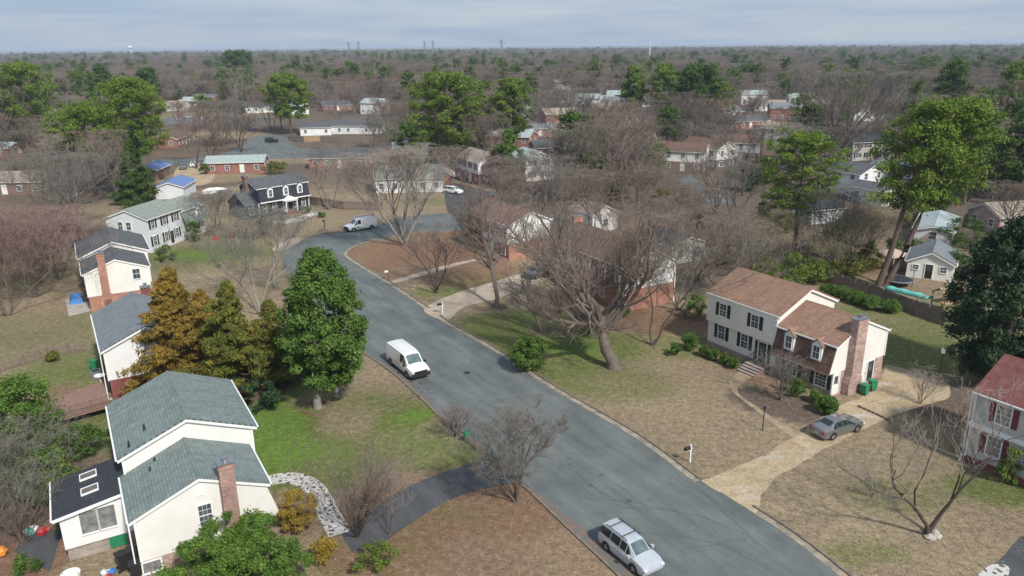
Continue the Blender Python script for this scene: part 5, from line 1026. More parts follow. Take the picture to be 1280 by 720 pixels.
bare_shrub(1150, 505, 470, 60, 306, 'thin bare saplings over the tan driveway', 'twig_pale', leaders=5, limbs=20)
bare_shrub(1090, 622, 596, 16, 307, 'tiny bare sapling on the right lawn', 'twig', leaders=2, limbs=8)
bare_shrub(0, 640, 548, 120, 308, 'big tangle of brown bare stems at the left edge', 'twig', leaders=22, limbs=90, r0=.06, per=(7, 5, 3))
bare_shrub(30, 680, 590, 60, 309, 'brown bare stems in front of the big left tangle', 'twig', leaders=12, limbs=50)
bare_shrub(330, 245 + 50, 276, 60, 310, 'grey twiggy shrub left of the far white van', 'twig')
bare_shrub(180, 470, 420, 60, 311, 'purplish bare shrub against the white gable behind the cedars', 'twig_red')
bare_shrub(735, 420, 392, 90, 312, 'brushy brown shrub under the big bare tree', 'twig_red', leaders=14, limbs=60)
bare_shrub(700, 392, 362, 80, 313, 'brushy brown shrub in front of the carport', 'twig_red', leaders=14, limbs=60)
for i, (u, v, vt, w) in enumerate(((940, 340, 288, 90), (1010, 325, 268, 90), (1060, 335, 270, 80), (1085, 318, 262, 70), (960, 315, 272, 70), (1030, 345, 300, 70))):
    bare_shrub(u, v, vt, w, 320 + i, ['leftmost olive-brown thicket shrub behind the cream house roof', 'olive-brown thicket shrub right of the round pine trunk', 'thicket shrub left of the leaning pine trunks', 'thicket shrub just behind the leaning pine trunks', 'olive-brown thicket shrub left of the round pine trunk', 'thicket shrub nearest to the row of hedge bushes'][i], 'twig_olive', 'thicket behind the cream house', leaders=12, limbs=46, per=(7, 5, 3), r0=.08, lead_ang=26, tw=.014)

# --- the woods: shared variants, the largest-showing trees as things, the rest as one mass
import bisect
polys = []
def keep(x, y):                       # kept clear of trees: streets, houses, the near yards
    for (a, b_, r_) in clear_pts:
        if (x-a)**2 + (y-b_)**2 < r_*r_: return False
    return True
clear_pts = []
for u0, v0, u1, v1, r_ in ((195, 203, 480, 190, 9), (340, 185, 345, 172, 14), (205, 151, 330, 148, 12), (345, 300, 720, 276, 9), (560, 262, 556, 232, 8), (850, 222, 895, 255, 6)):
    a, b_ = P(u0, v0), P(u1, v1); n = int((b_-a).length / 6) + 1
    clear_pts += [(a.lerp(b_, i/n).x, a.lerp(b_, i/n).y, r_) for i in range(n+1)]
for o in list(bpy.data.objects):
    if o.type == 'EMPTY' and o.get('category') in ('house', 'garage', 'shed', 'outbuilding'): clear_pts.append((o.location.x, o.location.y, 9 if o.location.y < 330 else 7))
for o in list(bpy.data.objects):
    if o.type == 'EMPTY' and o.get('category') in ('house', 'outbuilding') and 150 < o.location.y:
        L_ = o.location.length * .13
        for k in range(1, 6): q_ = o.location * (1 - L_ * k / 5 / o.location.length); clear_pts.append((q_.x, q_.y, 8))
for (u, v, r_) in ((245, 172, 26), (300, 172, 18), (420, 178, 18), (400, 204, 14), (360, 275, 20), (400, 272, 14), (540, 245, 18), (505, 252, 16), (290, 226, 22), (235, 222, 14), (245, 262, 14), (150, 300, 20), (60, 185, 20), (30, 200, 18), (240, 150, 30), (20, 260, 12), (290, 245, 20), (330, 232, 12), (610, 240, 9), (380, 225, 16), (440, 240, 12), (470, 252, 12), (1090, 255, 10), (1130, 320, 10), (1160, 350, 16), (760, 140, 22), (870, 212, 14)):
    c_ = P(u, v); clear_pts.append((c_.x, c_.y, r_))
wr = random.Random(77)
xh = [(150, 150), (80, 150), (260, 128), (420, 138), (470, 142), (520, 128), (590, 135), (610, 118), (700, 128), (850, 140), (905, 148), (930, 160), (1000, 128), (1040, 138), (1110, 130), (1150, 142), (1210, 150), (555, 112), (820, 122), (330, 112), (640, 150), (700, 112), (960, 112)]
XH = []
for i, (a, b_) in enumerate(xh):
    rf = ('roof_pale', 'roof_tan', 'roof_blue', 'roof_dark')[i % 4]; wl = ('white_s', 'brick_red', 'white_s', 'cream_s')[(i // 2) % 4]
    h_ = SH(a, b_, wr.uniform(12, 17), 8.5, wr.choice([2.9, 5.2]), 2.0, wr.uniform(-40, 40), wl, rf, '-', win=True); XH.append((h_, a, b_, {'roof_pale': 'pale-roofed', 'roof_tan': 'tan-roofed', 'roof_blue': 'blue-grey roofed', 'roof_dark': 'dark-roofed'}[rf], {'white_s': 'white', 'brick_red': 'brick', 'cream_s': 'cream'}[wl]))
    L_ = h_.location.length
    for k in range(0, 7): q_ = h_.location * (1 - .03 * k); clear_pts.append((q_.x, q_.y, 9 - (k > 0)))
def pixel_of(x, y, z=0):
    Z = z - CAM_H; yc = y * math.sin(TH) + Z * math.cos(TH); zc = y * math.cos(TH) - Z * math.sin(TH)
    X = FPX * x / zc; Y = FPX * yc / zc; return 640 + X * math.cos(ROLL) - Y * math.sin(ROLL), 360 - (X * math.sin(ROLL) + Y * math.cos(ROLL))
def cell(x, y): return math.sin(x * .021 + 1.3) * math.cos(y * .017 + .4) + math.sin(x * .006 - y * .009 + 2) * .8
spots = []
def scatter(r0, r1, n):
    for _ in range(n):
        d = math.sqrt(wr.uniform(r0*r0, r1*r1)); a = wr.uniform(-.68, .68); x, y = d * math.sin(a), d * math.cos(a); spots.append((d, x, y))
scatter(132, 250, 480); scatter(250, 380, 620); scatter(380, 800, 3300); scatter(800, 1600, 7000); scatter(1600, 3600, 11000)
bares, pines = [], []
for d, x, y in sorted(spots):
    u, v = pixel_of(x, y)
    if d < 750 and not keep(x, y): continue
    if v > 268 or (v > 232 and 150 < u < 640) or (u > 640 and v > 262): continue
    if 195 < u < 480 and 140 < v < 232 and wr.random() < .72: continue
    p_pine = (.15 if d < 500 else .07) + (.12 if cell(x, y) > .7 else 0) + (.30 if cell(x + 300, y - 200) > 1.1 else 0) + (.06 if u > 900 else 0)
    (pines if wr.random() < p_pine else bares).append((d, x, y, u, v))
BV = []
for k in range(7):
    H = (13, 15, 12, 16, 14, 11, 17)[k]; rd = (5.2, 5, 5.5, 5.5, 4.6, 4.8, 6)[k]
    tr = Bare(400 + k, H, rd, .28, leaders=(1, 3, 4, 3, 1, 4, 3)[k], head=(.72, 0, 0, 0, .8, 0, 0)[k], lead_ang=20, clear=.28, limbs=(13, 15, 18, 15, 14, 18, 15)[k], ang=(24, 50), up=.3, per=(7, 6, 3), ratio=(.5, .5, .55), levels=4, tw=.026)
    n0 = len(tr.t.v); mb = MB(); mb.v = tr.t.v + tr.c.v; mb.f = tr.t.f + [tuple(i + n0 for i in f) for f in tr.c.f]; mb.m = [0] * len(tr.t.f) + [1] * len(tr.c.f)
    me = bpy.data.meshes.new('bare_tree'); me.from_pydata(mb.v, [], mb.f); me.materials.append(M['bark']); me.materials.append(M['twig_far'] if k % 3 else M['twig_farred']); me.polygons.foreach_set('material_index', mb.m); me.update(); BV.append((me, H))
PV = []
for k in range(5):
    H = (17, 19, 15, 20, 16)[k]; tb, cl = pine_parts(500 + k, H, (3.6, 4.0, 4.2, 3.8, 3.4)[k], .3, (.4, .45, .3, .5, .15)[k], 22, (1.1, 2.0), .6, ('round', 'round', 'round', 'flat', 'cone')[k], subs=2)
    V_ = leaf_cards(cl, 46, .75, .45, 500 + k, .35, .3); nv = len(tb.v)
    me = bpy.data.meshes.new('pine_tree'); nq = len(V_) // 4
    me.from_pydata(tb.v + [tuple(p) for p in V_], [], tb.f + [(nv + 4*i, nv + 4*i+1, nv + 4*i+2, nv + 4*i+3) for i in range(nq)]); me.materials.append(M['bark_pine']); me.materials.append(M['leaf_farpine'])
    me.polygons.foreach_set('material_index', [0] * len(tb.f) + [1] * nq); me.update(); PV.append((me, H))
LMK = [(350, 270, 'the navy house'), (221, 244, 'the pale blue shed'), (432, 208, 'the long red brick house'), (296, 214, 'the pale-roofed brick house'), (560, 205, 'the broadest centre pine'), (641, 200, 'the narrow ragged pine'),
       (748, 222, 'the rounded dark evergreen'), (868, 168, 'the double-crowned pine'), (992, 312, 'the spreading round pine'), (1103, 358, 'the twin-trunked pine'), (1046, 212, 'the vase-shaped tree'), (150, 238, 'the big left pines'),
       (40, 178, 'the far left pine'), (364, 168, 'the bright green far pine'), (716, 205, 'the tall dark bare tree'), (1255, 235, 'the dark right edge pines'), (765, 138, 'the pale far houses'), (1180, 172, 'the tall dark right pine'), (308, 150, 'the two pale sycamores'), (20, 240, 'the left-edge ranch house'), (910, 205, 'the long brown roofs'), (803, 228, 'the yellow-green bushy tree')]
LMK = [(P(a, b_), a, c_) for a, b_, c_ in LMK]
ORD = ['nearest', 'second nearest', 'third nearest', 'fourth nearest', 'fifth nearest', 'sixth nearest', 'seventh nearest', 'eighth nearest', 'ninth nearest', 'tenth nearest', 'eleventh nearest', 'twelfth nearest']
buckets = {}
def place(items, VV, kinds, lo, hi, base):
    for d, x, y, u, v in items:
        k = wr.randrange(len(VV)); me, H = VV[k]; o = bpy.data.objects.new(base, me); COL.objects.link(o); s_ = wr.uniform(lo, hi); o.location = (x, y, 0); o.scale = (s_, s_, s_ * wr.uniform(.85, 1.1)); o.rotation_euler = (0, 0, wr.uniform(0, 6.28))
        p, a, nm = min(LMK, key=lambda q: (q[0].x - x)**2 + (q[0].y - y)**2)
        rel = ('beyond' if math.hypot(p.x, p.y) < d else 'in front of') + (' and left of' if u < a - 12 else ' and right of' if u > a + 12 else '')
        rel = rel.replace('in front of and', 'in front and'); o['category'] = 'tree'; buckets.setdefault((kinds(k), rel, nm), []).append(o)
NB, NP = 240, 90
for h_, a, b_, r1, w1 in XH:
    p, a2, nm = min(LMK, key=lambda q: abs(q[1] - a) + .3 * abs(pixel_of(q[0].x, q[0].y)[1] - b_)); h_['label'] = f'tiny {r1} {w1} house in the far woods ' + ('above' if abs(a2 - a) < 15 else 'left of' if a < a2 else 'right of') + f' {nm}'
place(bares[:NB], BV, lambda k: ('reddish-brown' if k % 3 == 0 else 'grey-brown') + '' + ' bare tree', .7, 1.12, 'bare_tree')
place(pines[:NP], PV, lambda k: ['rounded', 'rounded', 'broad', 'flat-topped', 'pointed'][k] + ' pine', .65, 1.05, 'pine_tree')
EV = []
for k in range(3):
    V_ = leaf_cards(crown_blob(700 + k, 30, 2.2, 2.0, 1.7 + .5 * k, 1.8 + .5 * k, (.5, .95)), 70, .34, .5, 700 + k); EV.append((cards_mesh('evergreen_shrub', V_, M[('leaf_cedarg', 'leaf_holly', 'leaf_pine2')[k]]), 4))
esp = []
for _ in range(400):
    d_ = math.sqrt(wr.uniform(118**2, 260**2)); a_ = wr.uniform(-.62, .62); x_, y_ = d_ * math.sin(a_), d_ * math.cos(a_); u_, v_ = pixel_of(x_, y_)
    if keep(x_, y_) and ((u_ > 640 and v_ < 300) or v_ < 225) and not (195 < u_ < 480) and all((x_ - q_[1])**2 + (y_ - q_[2])**2 > 36 for q_ in esp): esp.append((d_, x_, y_, u_, v_))
esp = esp[:48]; n0_ = len(bpy.data.objects)
place(sorted(esp), EV, lambda k: ('olive shrub', 'dark evergreen shrub', 'green evergreen shrub')[k], .6, 1.3, 'evergreen_shrub')
for (kd, rel, nm), os_ in buckets.items():
    if 'shrub' in kd:
        for o in os_: o['category'] = 'shrub'
for (kd, rel, nm), os_ in buckets.items():
    for i, o in enumerate(os_):
        o['label'] = f'{kd} {rel} {nm}' if len(os_) == 1 else f'{ORD[min(i, 11)]} {kd} {rel} {nm}'; o['group'] = 'bare trees in the woods' if 'bare' in kd else 'evergreen shrubs in the woods' if 'shrub' in kd else 'pines in the woods'
# what is left: one mass of woods to the horizon, instanced on points
src = bpy.data.collections.new('woods_source')
for i, (me, H) in enumerate(BV + PV): o = bpy.data.objects.new(f'wood_{i:02d}', me); src.objects.link(o)
rest = [(d, x, y, wr.randrange(7)) for d, x, y, u, v in bares[NB:]] + [(d, x, y, 7 + wr.randrange(5)) for d, x, y, u, v in pines[NP:]]
me = bpy.data.meshes.new('far_woods'); me.vertices.add(len(rest)); me.vertices.foreach_set('co', np.array([(x, y, 0) for d, x, y, k in rest]).ravel())
ai = me.attributes.new('kind_index', 'INT', 'POINT'); ai.data.foreach_set('value', [k for d, x, y, k in rest])
as_ = me.attributes.new('size', 'FLOAT_VECTOR', 'POINT'); as_.data.foreach_set('vector', np.array([(lambda q, w: (q, q, w))(wr.uniform(.75, 1.15) * (1.0 if d < 1500 else 1.5), wr.uniform(.68, 1.05)) for d, x, y, k in rest]).ravel())
ar = me.attributes.new('turn', 'FLOAT_VECTOR', 'POINT'); ar.data.foreach_set('vector', np.array([(0, 0, wr.uniform(0, 6.28)) for _ in rest]).ravel())
fw = bpy.data.objects.new('far_woods', me); COL.objects.link(fw); tag(fw, 'far woods of bare trees and scattered pines reaching to the skyline', 'woods', kind='stuff')
ng = bpy.data.node_groups.new('woods', 'GeometryNodeTree'); ng.interface.new_socket('Geometry', in_out='INPUT', socket_type='NodeSocketGeometry'); ng.interface.new_socket('Geometry', in_out='OUTPUT', socket_type='NodeSocketGeometry')
gi = ng.nodes.new('NodeGroupInput'); go = ng.nodes.new('NodeGroupOutput'); mp_ = ng.nodes.new('GeometryNodeMeshToPoints'); ip = ng.nodes.new('GeometryNodeInstanceOnPoints'); ci = ng.nodes.new('GeometryNodeCollectionInfo')
ci.inputs['Collection'].default_value = src; ci.inputs['Separate Children'].default_value = True; ci.inputs['Reset Children'].default_value = True; ip.inputs['Pick Instance'].default_value = True
def attr(nm, ty): a = ng.nodes.new('GeometryNodeInputNamedAttribute'); a.data_type = ty; a.inputs['Name'].default_value = nm; return a.outputs['Attribute']
ng.links.new(gi.outputs[0], mp_.inputs['Mesh']); ng.links.new(mp_.outputs[0], ip.inputs['Points']); ng.links.new(ci.outputs[0], ip.inputs['Instance'])
ng.links.new(attr('kind_index', 'INT'), ip.inputs['Instance Index']); ng.links.new(attr('size', 'FLOAT_VECTOR'), ip.inputs['Scale']); ng.links.new(attr('turn', 'FLOAT_VECTOR'), ip.inputs['Rotation']); ng.links.new(ip.outputs[0], go.inputs[0])
md = fw.modifiers.new('woods', 'NODES'); md.node_group = ng
# --- air
hz = MB(); hz.box(-27000, 27000, -3000, 27000, -1, 36); ho = hz.build('haze', []); tag(ho, kind='stuff')
hm = bpy.data.materials.new('haze'); hm.use_nodes = True; ht = hm.node_tree; ht.nodes.clear(); pv = ht.nodes.new('ShaderNodeVolumePrincipled'); out = ht.nodes.new('ShaderNodeOutputMaterial')
pv.inputs['Color'].default_value = (.72, .84, 1, 1); pv.inputs['Density'].default_value = .00014; ht.links.new(pv.outputs[0], out.inputs['Volume']); ho.data.materials.append(hm)

# fallen leaves and winter debris on the near yards
g = np.random.default_rng(8); nl = 60000; yy = np.sqrt(g.uniform(32**2, 125**2, nl)); xx = yy * g.uniform(-.8, .8, nl)
from mathutils.geometry import intersect_point_tri_2d
rpoly = np.array([(p.x, p.y) for p in rp_ + fp_ + lp_]); ins = np.zeros(nl, bool); j = len(rpoly) - 1
for i in range(len(rpoly)):
    xi, yi = rpoly[i]; xj, yj = rpoly[j]; cnd = ((yi > yy) != (yj > yy)) & (xx < (xj - xi) * (yy - yi) / (yj - yi + 1e-12) + xi); ins ^= cnd; j = i
dens = .5 + .5 * np.sin(xx * .35 + np.cos(yy * .2) * 2) * np.cos(yy * .31 + 1); ok = ((~ins) & (g.random(nl) < dens * .9 + .1)) | (ins & (g.random(nl) < .02)); xx, yy = xx[ok], yy[ok]; nl = len(xx)
a = g.uniform(0, 6.28, nl); s_ = g.uniform(.03, .075, nl); t_ = g.uniform(-.4, .4, (nl, 2)); z = np.full(nl, .045) + s_ * .3
ax = np.stack([np.cos(a) * s_, np.sin(a) * s_, t_[:, 0] * s_], 1); bx_ = np.stack([-np.sin(a) * s_, np.cos(a) * s_, t_[:, 1] * s_], 1) * .7; c_ = np.stack([xx, yy, z], 1)
Vl = np.stack([c_ - ax, c_ - bx_, c_ + ax, c_ + bx_], 1).reshape(-1, 3)
m, t, b = nodes('fallen_leaf'); gg = new(t, 'ShaderNodeTexCoord'); wn = new(t, 'ShaderNodeTexWhiteNoise'); t.links.new(gg.outputs['Object'], wn.inputs[0]); nn = noise(t, 3, 3, gg.outputs['Object'], .8)
t.links.new(ramp(t, nn.outputs[0], [(.35, (.09, .06, .04)), (.5, (.24, .17, .11)), (.62, (.42, .33, .22))]).outputs[0], b.inputs['Base Color']); b.inputs['Roughness'].default_value = .9
lv = bpy.data.objects.new('fallen_leaves', cards_mesh('fallen_leaves', Vl, m)); COL.objects.link(lv); tag(lv, 'brown fallen leaves scattered over the near lawns', 'leaves', kind='stuff')

# ------------------------------------------------------------ vehicles: x forward, y left
def wheel(root, x, y, r, side, w=.2):
    mb = MB(); n = 20
    prof = [(r*.62, w/2), (r*.9, w/2), (r, w/2-.03), (r, -w/2+.03), (r*.9, -w/2), (r*.62, -w/2)]
    b = []
    for i in range(n):
        a = 2*math.pi*i/n
        for rr, yy in prof: b.append((x+math.cos(a)*rr, y+yy*side, r+math.sin(a)*rr))
    k = len(prof); fs = [(i*k+j, ((i+1) % n)*k+j, ((i+1) % n)*k+(j+1) % k, i*k+(j+1) % k) for i in range(n) for j in range(k)]
    mb.add(b, fs); t = mb.build('wheel', M['tyre'], root, smooth=40)
    rb = MB(); yy = y + side*(w/2-.035)
    rb.tube([(x, y, r), (x, yy, r)], [r*.6, r*.6], 18)
    for i in range(5):
        a = 2*math.pi*i/5+.3; c = Vector((x+math.cos(a)*r*.33, yy+side*.012, r+math.sin(a)*r*.33)); rb.obox(c, (math.cos(a)*r*.27, 0, math.sin(a)*r*.27), (0, .012, 0), (-math.sin(a)*.04, 0, math.cos(a)*.04))
    rb.build('rim', M['rim'], t)
def vehicle(name, label, cat, loc, rz, L, W, Hh, st, wheels, r, paint, cab, group=None, detail=True, glassrear=True, bumper=None, tall_side=True, arch=True):
    """st: stations (x, half width, z bottom, z belt, y edge, z edge, z centre); cab = indices (rear base, rear top, front top, front base)"""
    root = empty(name, loc, rz, label, cat, group); n = len(st); V = []; F = []
    def ring(s):
        x, hw, zb, zk, ye, ze, zc = s; return [(x, -hw*.93, zb), (x, -hw, zb+.12), (x, -hw*1.0, (zb+zk)/2+.05), (x, -hw*.965, zk), (x, -ye, ze), (x, -ye*.5, zc*.7+ze*.3), (x, 0, zc), (x, ye*.5, zc*.7+ze*.3), (x, ye, ze), (x, hw*.965, zk), (x, hw*1.0, (zb+zk)/2+.05), (x, hw, zb+.12), (x, hw*.93, zb)]
    for s in st: V += ring(s)
    k = 13
    for i in range(n-1):
        for j in range(k): F.append((i*k+j, i*k+(j+1) % k, (i+1)*k+(j+1) % k, (i+1)*k+j))
    F.append(tuple(range(k))[::-1]); F.append(tuple((n-1)*k+j for j in range(k)))
    mb = MB(); mb.add(V, [f[::-1] for f in F]); body = mb.build('body', M[paint], root, smooth=32)
    rb, rt, ft, fb = cab
    def pt(i, j): return Vector(V[i*k+j])
    def panel(nm, quads, out, m, ins=(.07, .07), group_=None):
        for q in quads:
            a, b, c, d = q; cen = (a+b+c+d)/4; nr = (b-a).cross(d-a).normalized()
            if nr.dot(cen - Vector((0, 0, Hh*.5))) < 0: nr = -nr
            def sh(p, e1, e2): return p + (e1-p).normalized()*min(ins[0], (e1-p).length*.4) + (e2-p).normalized()*min(ins[1], (e2-p).length*.4) + nr*out
            vs = [sh(a, b, d), sh(b, a, c), sh(c, d, b), sh(d, c, a)]; pm = MB(); pm.add(vs + [p - nr*.02 for p in vs], [(0, 1, 2, 3), (7, 6, 5, 4), (0, 4, 5, 1), (1, 5, 6, 2), (2, 6, 7, 3), (3, 7, 4, 0)])
            pm.build(nm, M[m], root)
    def curved(nm, it, ib, out, m, e, et):
        top = [pt(it, j) for j in range(4, 9)]; bot = [pt(ib, j) for j in range(4, 9)]
        nr = (top[4]-top[0]).cross(bot[2]-top[2]).normalized(); nr = nr if nr.z > 0 else -nr
        def insy(r_): a, b = r_[0].lerp(r_[4], e), r_[4].lerp(r_[0], e); return [r_[2].lerp(r_[0], 1-2*e), r_[1], r_[2], r_[3], r_[2].lerp(r_[4], 1-2*e)]
        T, B = insy(top), insy(bot); T2 = [a.lerp(b, et) + nr*out for a, b in zip(T, B)]; B2 = [b.lerp(a, et) + nr*out for a, b in zip(T, B)]
        pm = MB(); pm.add(T2 + B2 + [p - nr*.03 for p in T2] + [p - nr*.03 for p in B2], [(j, j+1, 5+j+1, 5+j) for j in range(4)] + [(10+j, 15+j, 16+j, 11+j) for j in range(4)] + [(0, 5, 15, 10), (4, 14, 19, 9)] + [(j, 10+j, 11+j, j+1) for j in range(4)] + [(5+j, 6+j, 16+j, 15+j) for j in range(4)])
        pm.build(nm, M[m], root, smooth=40)
    curved('windscreen', ft, fb, .014, 'screen', .07, .06)
    if glassrear: curved('rear_window', rt, rb, .014, 'carglass', .09, .1)
    # side glass between rear base and windscreen base
    side = cat_side if False else None
    idx = [i for i in range(rb, fb+1)]
    for sgn, (jb, jt) in ((-1, (3, 4)), (1, (9, 8))):
        for i in range(len(idx)-1):
            a, b_ = idx[i], idx[i+1]
            if not tall_side and b_ != fb and b_ != ft: continue
            q = (pt(a, jb), pt(b_, jb), pt(b_, jt), pt(a, jt)); 
            if (q[2]-q[1]).length < .05 and (q[3]-q[0]).length < .05: continue
            tri = None
            if b_ == fb: tri = (q[0], q[1].lerp(q[0], .18), q[3])
            elif a == rb and (q[3]-q[0]).length < .3: tri = (q[1], q[0].lerp(q[1], .22), q[2])
            if tri:
                cen = (tri[0]+tri[1]+tri[2])/3; nr = (tri[1]-tri[0]).cross(tri[2]-tri[0]).normalized(); nr = nr if nr.y * sgn > 0 else -nr
                vs = [p.lerp(cen, .16) + nr*.014 for p in tri]; pm = MB(); pm.add(vs + [p - nr*.02 for p in vs], [(0, 1, 2), (5, 4, 3), (0, 3, 4, 1), (1, 4, 5, 2), (2, 5, 3, 0)]); pm.build('side_window', M['carglass'], root)
            else: panel('side_window', [q], .032, 'carglass', (.05, .07))
    for x in wheels:
        for s_ in (-1, 1):
            if arch:
                ab = MB(); pts = []; hw = W/2 + .006
                vs = [(x+math.cos(a)*r*1.22, s_*(hw+.004), r+math.sin(a)*r*1.22) for a in [math.pi*i/12 for i in range(13)]] + [(x-r*1.22, s_*(hw+.004), r*.55), (x+r*1.22, s_*(hw+.004), r*.55)]
                vs2 = [(a_, s_*(hw-.12), c_) for a_, b2, c_ in vs]; m_ = len(vs)
                ab.add(vs + vs2, [tuple(range(m_)), tuple(range(m_, 2*m_))[::-1]] + [(i, (i+1) % m_, m_+(i+1) % m_, m_+i) for i in range(m_)]); ab.build('wheel_arch', M['black'], root)
            wheel(root, x, s_*(W/2-.075), r, s_)
    xf, xr = st[-1][0], st[0][0]
    if detail:
        f1 = st[-2]
        for s_ in (-1, 1):
            mm = MB(); mm.obox((st[fb][0]-.25, s_*(W/2+.1), st[fb][3]+.08), (.09, 0, 0), (0, .1, 0), (0, 0, .075)); mm.build('mirror', M['black' if cat == 'van' else paint], root)
            hl = MB(); hl.obox((st[-2][0]+.04, s_*(st[-2][1]*.84), (st[-2][3]*.6+st[-1][3]*.4)-.05), (.12, 0, -.03), (0, .13, 0), (.01, 0, .075)); hl.build('headlight', M['lamp_clear'], root)
            tl = MB(); tl.obox((xr+.05, s_*(st[0][1]*.9), st[0][3]-.05), (.07, 0, 0), (0, .1, 0), (0, 0, .11)); tl.build('taillight', M['lamp_red'], root)
            for xd in (.25, -.65): 
                dh = MB(); dh.obox((xd, s_*(W/2+.0), (st[fb][2]+st[fb][3])/2+.22), (.09, 0, 0), (0, .02, 0), (0, 0, .018)); dh.build('door_handle', M['black' if cat == 'van' else paint], root)
        g = MB(); g.obox((xf+.005, 0, st[-1][3]-.1), (.03, 0, 0), (0, st[-1][1]*.42, 0), (0, 0, .06)); g.build('grille', M['black'], root)
        for xx, sg in ((xf+.02, 1), (xr-.02, -1)):
            bp = MB(); bp.obox((xx, 0, st[0][2]+.2 if cat != 'van' else .52), (.05 if cat != 'van' else .09, 0, 0), (0, (st[-1][1] if sg > 0 else st[0][1])*1.04, 0), (0, 0, .08 if cat != 'van' else .15)); bp.build('bumper', M[bumper or paint], root)
        pl = MB(); pl.obox((xr-.03, 0, st[0][3]-.22 if cat != 'van' else .75), (.012, 0, 0), (0, .15, 0), (0, 0, .075)); pl.build('licence_plate', M['plate'], root)
    return root
def sedan(loc, rz, paint, label, name='parked_car', group=None, detail=True):
    st = [(-2.38, .70, .32, .78, .55, .90, .93), (-2.28, .84, .24, .86, .66, 1.0, 1.03), (-1.85, .91, .2, .9, .68, 1.04, 1.08), (-1.62, .915, .2, .92, .66, 1.08, 1.11), (-.95, .92, .2, .93, .56, 1.36, 1.41), (-.3, .92, .2, .93, .57, 1.41, 1.46), (.3, .92, .2, .93, .56, 1.36, 1.42), (1.18, .915, .2, .93, .68, 1.0, 1.06), (1.9, .90, .2, .85, .66, .88, .93), (2.25, .82, .24, .72, .6, .76, .79), (2.38, .66, .32, .6, .5, .62, .65)]
    return vehicle(name, label, 'car', loc, rz, 4.75, 1.84, 1.46, st, (-1.42, 1.42), .33, paint, (3, 4, 6, 7), group, detail)
def wagon(loc, rz, paint, label, name='parked_car', group=None, detail=True, rails=True):
    st = [(-2.2, .74, .34, .85, .6, .95, 1.0), (-2.14, .84, .27, 1.0, .66, 1.12, 1.14), (-2.02, .87, .24, 1.02, .58, 1.54, 1.58), (-1.0, .875, .24, 1.0, .59, 1.6, 1.64), (-.1, .875, .24, .99, .59, 1.6, 1.64), (.5, .875, .24, .98, .57, 1.55, 1.6), (1.2, .87, .24, .98, .64, 1.03, 1.07), (1.85, .86, .24, .9, .62, .93, .97), (2.12, .8, .28, .78, .58, .82, .85), (2.22, .64, .36, .62, .5, .64, .67)]
    r = vehicle(name, label, 'car', loc, rz, 4.45, 1.75, 1.62, st, (-1.3, 1.28), .33, paint, (1, 2, 5, 6), group, detail)
    if rails:
        for s_ in (-1, 1):
            m_ = MB(); m_.tube([(-1.75, s_*.56, 1.6), (-1.65, s_*.56, 1.69), (.2, s_*.56, 1.69), (.3, s_*.56, 1.6)], .025, 6); m_.build('roof_rail', M['black'], r)
        for x in (-1.35, -.15): m_ = MB(); m_.obox((x, 0, 1.7), (.03, 0, 0), (0, .58, 0), (0, 0, .015)); m_.build('cross_bar', M['black'], r)
        for x in (-.45,): pass
    return r
def van(loc, rz, label, name='parked_van', ladder=False):
    st = [(-2.85, .93, .42, 1.15, .78, 1.95, 2.0), (-2.8, .99, .36, 1.2, .82, 2.02, 2.08), (-1.5, 1.0, .34, 1.2, .82, 2.05, 2.12), (-.1, 1.0, .34, 1.2, .82, 2.05, 2.12), (.3, 1.0, .34, 1.18, .8, 2.03, 2.1), (1.02, 1.0, .34, 1.17, .76, 1.95, 2.02), (1.78, .99, .34, 1.15, .8, 1.24, 1.29), (2.5, .96, .36, 1.02, .76, 1.08, 1.12), (2.72, .93, .4, .95, .72, .98, 1.0), (2.76, .9, .42, .9, .68, .92, .94)]
    r = vehicle(name, label, 'van', loc, rz, 5.6, 2.0, 2.1, st, (-1.7, 1.85), .37, 'carwhite', (4, 4, 5, 6), None, True, False, 'black')
    for c in kids(r):
        if c.name.startswith('grille'): bpy.data.objects.remove(c)
    g = MB(); g.obox((2.78, 0, .78), (.03, 0, 0), (0, .66, 0), (0, 0, .13)); 
    for i in range(4): g.obox((2.815, 0, .63+.07*i), (.01, 0, 0), (0, .56, 0), (0, 0, .012))
    g.build('grille', M['black'], r)
    bz = MB()
    for i in range(5): bz.obox((-1.0, -.56+.28*i, 2.115), (1.55, 0, 0), (0, .025, 0), (0, 0, .012))
    bz.build('roof_rib', M['carwhite'], r).data.name = 'roof_rib'
    for s_ in (-1, 1):
        w_ = MB(); w_.obox((-2.87, s_*.4, 1.55), (.012, 0, 0), (0, .27, 0), (0, 0, .22)); w_.build('rear_window', M['carglass'], r)
        c_ = MB(); c_.obox((-.1, s_*1.0, 1.1), (.015, 0, 0), (0, .008, 0), (0, 0, .68)); c_.build('door_seam', M['black'], r)
    if ladder:
        rk = MB()
        for x in (-2.3, -.9, .5):
            rk.tube([(x, -.8, 2.05), (x, -.8, 2.3), (x, .8, 2.3), (x, .8, 2.05)], .025, 5)
        for y in (-.8, .8): rk.tube([(-2.6, y, 2.32), (.8, y, 2.32)], .025, 5)
        rk.build('roof_rack', M['white'], r)
        lad = empty('ladder', (0, 0, 0), 0, 'aluminium ladder lying on the roof rack of the far white van', 'ladder'); lad.location = loc; lad.rotation_euler = (0, 0, rz)
        rb = MB()
        for y in (-.3, .05): rb.obox((-.9, y, 2.37), (2.0, 0, 0), (0, .02, 0), (0, 0, .04))
        rb.build('side_rail', M['metal'], lad); rb = MB()
        for i in range(13): rb.tube([(-2.8+.3*i, -.28, 2.37), (-2.8+.3*i, .03, 2.37)], .018, 5)
        rb.build('rung', M['metal'], lad)
    return r
def heading(a, b): a, b = P(*a), P(*b); return math.atan2((b-a).y, (b-a).x)
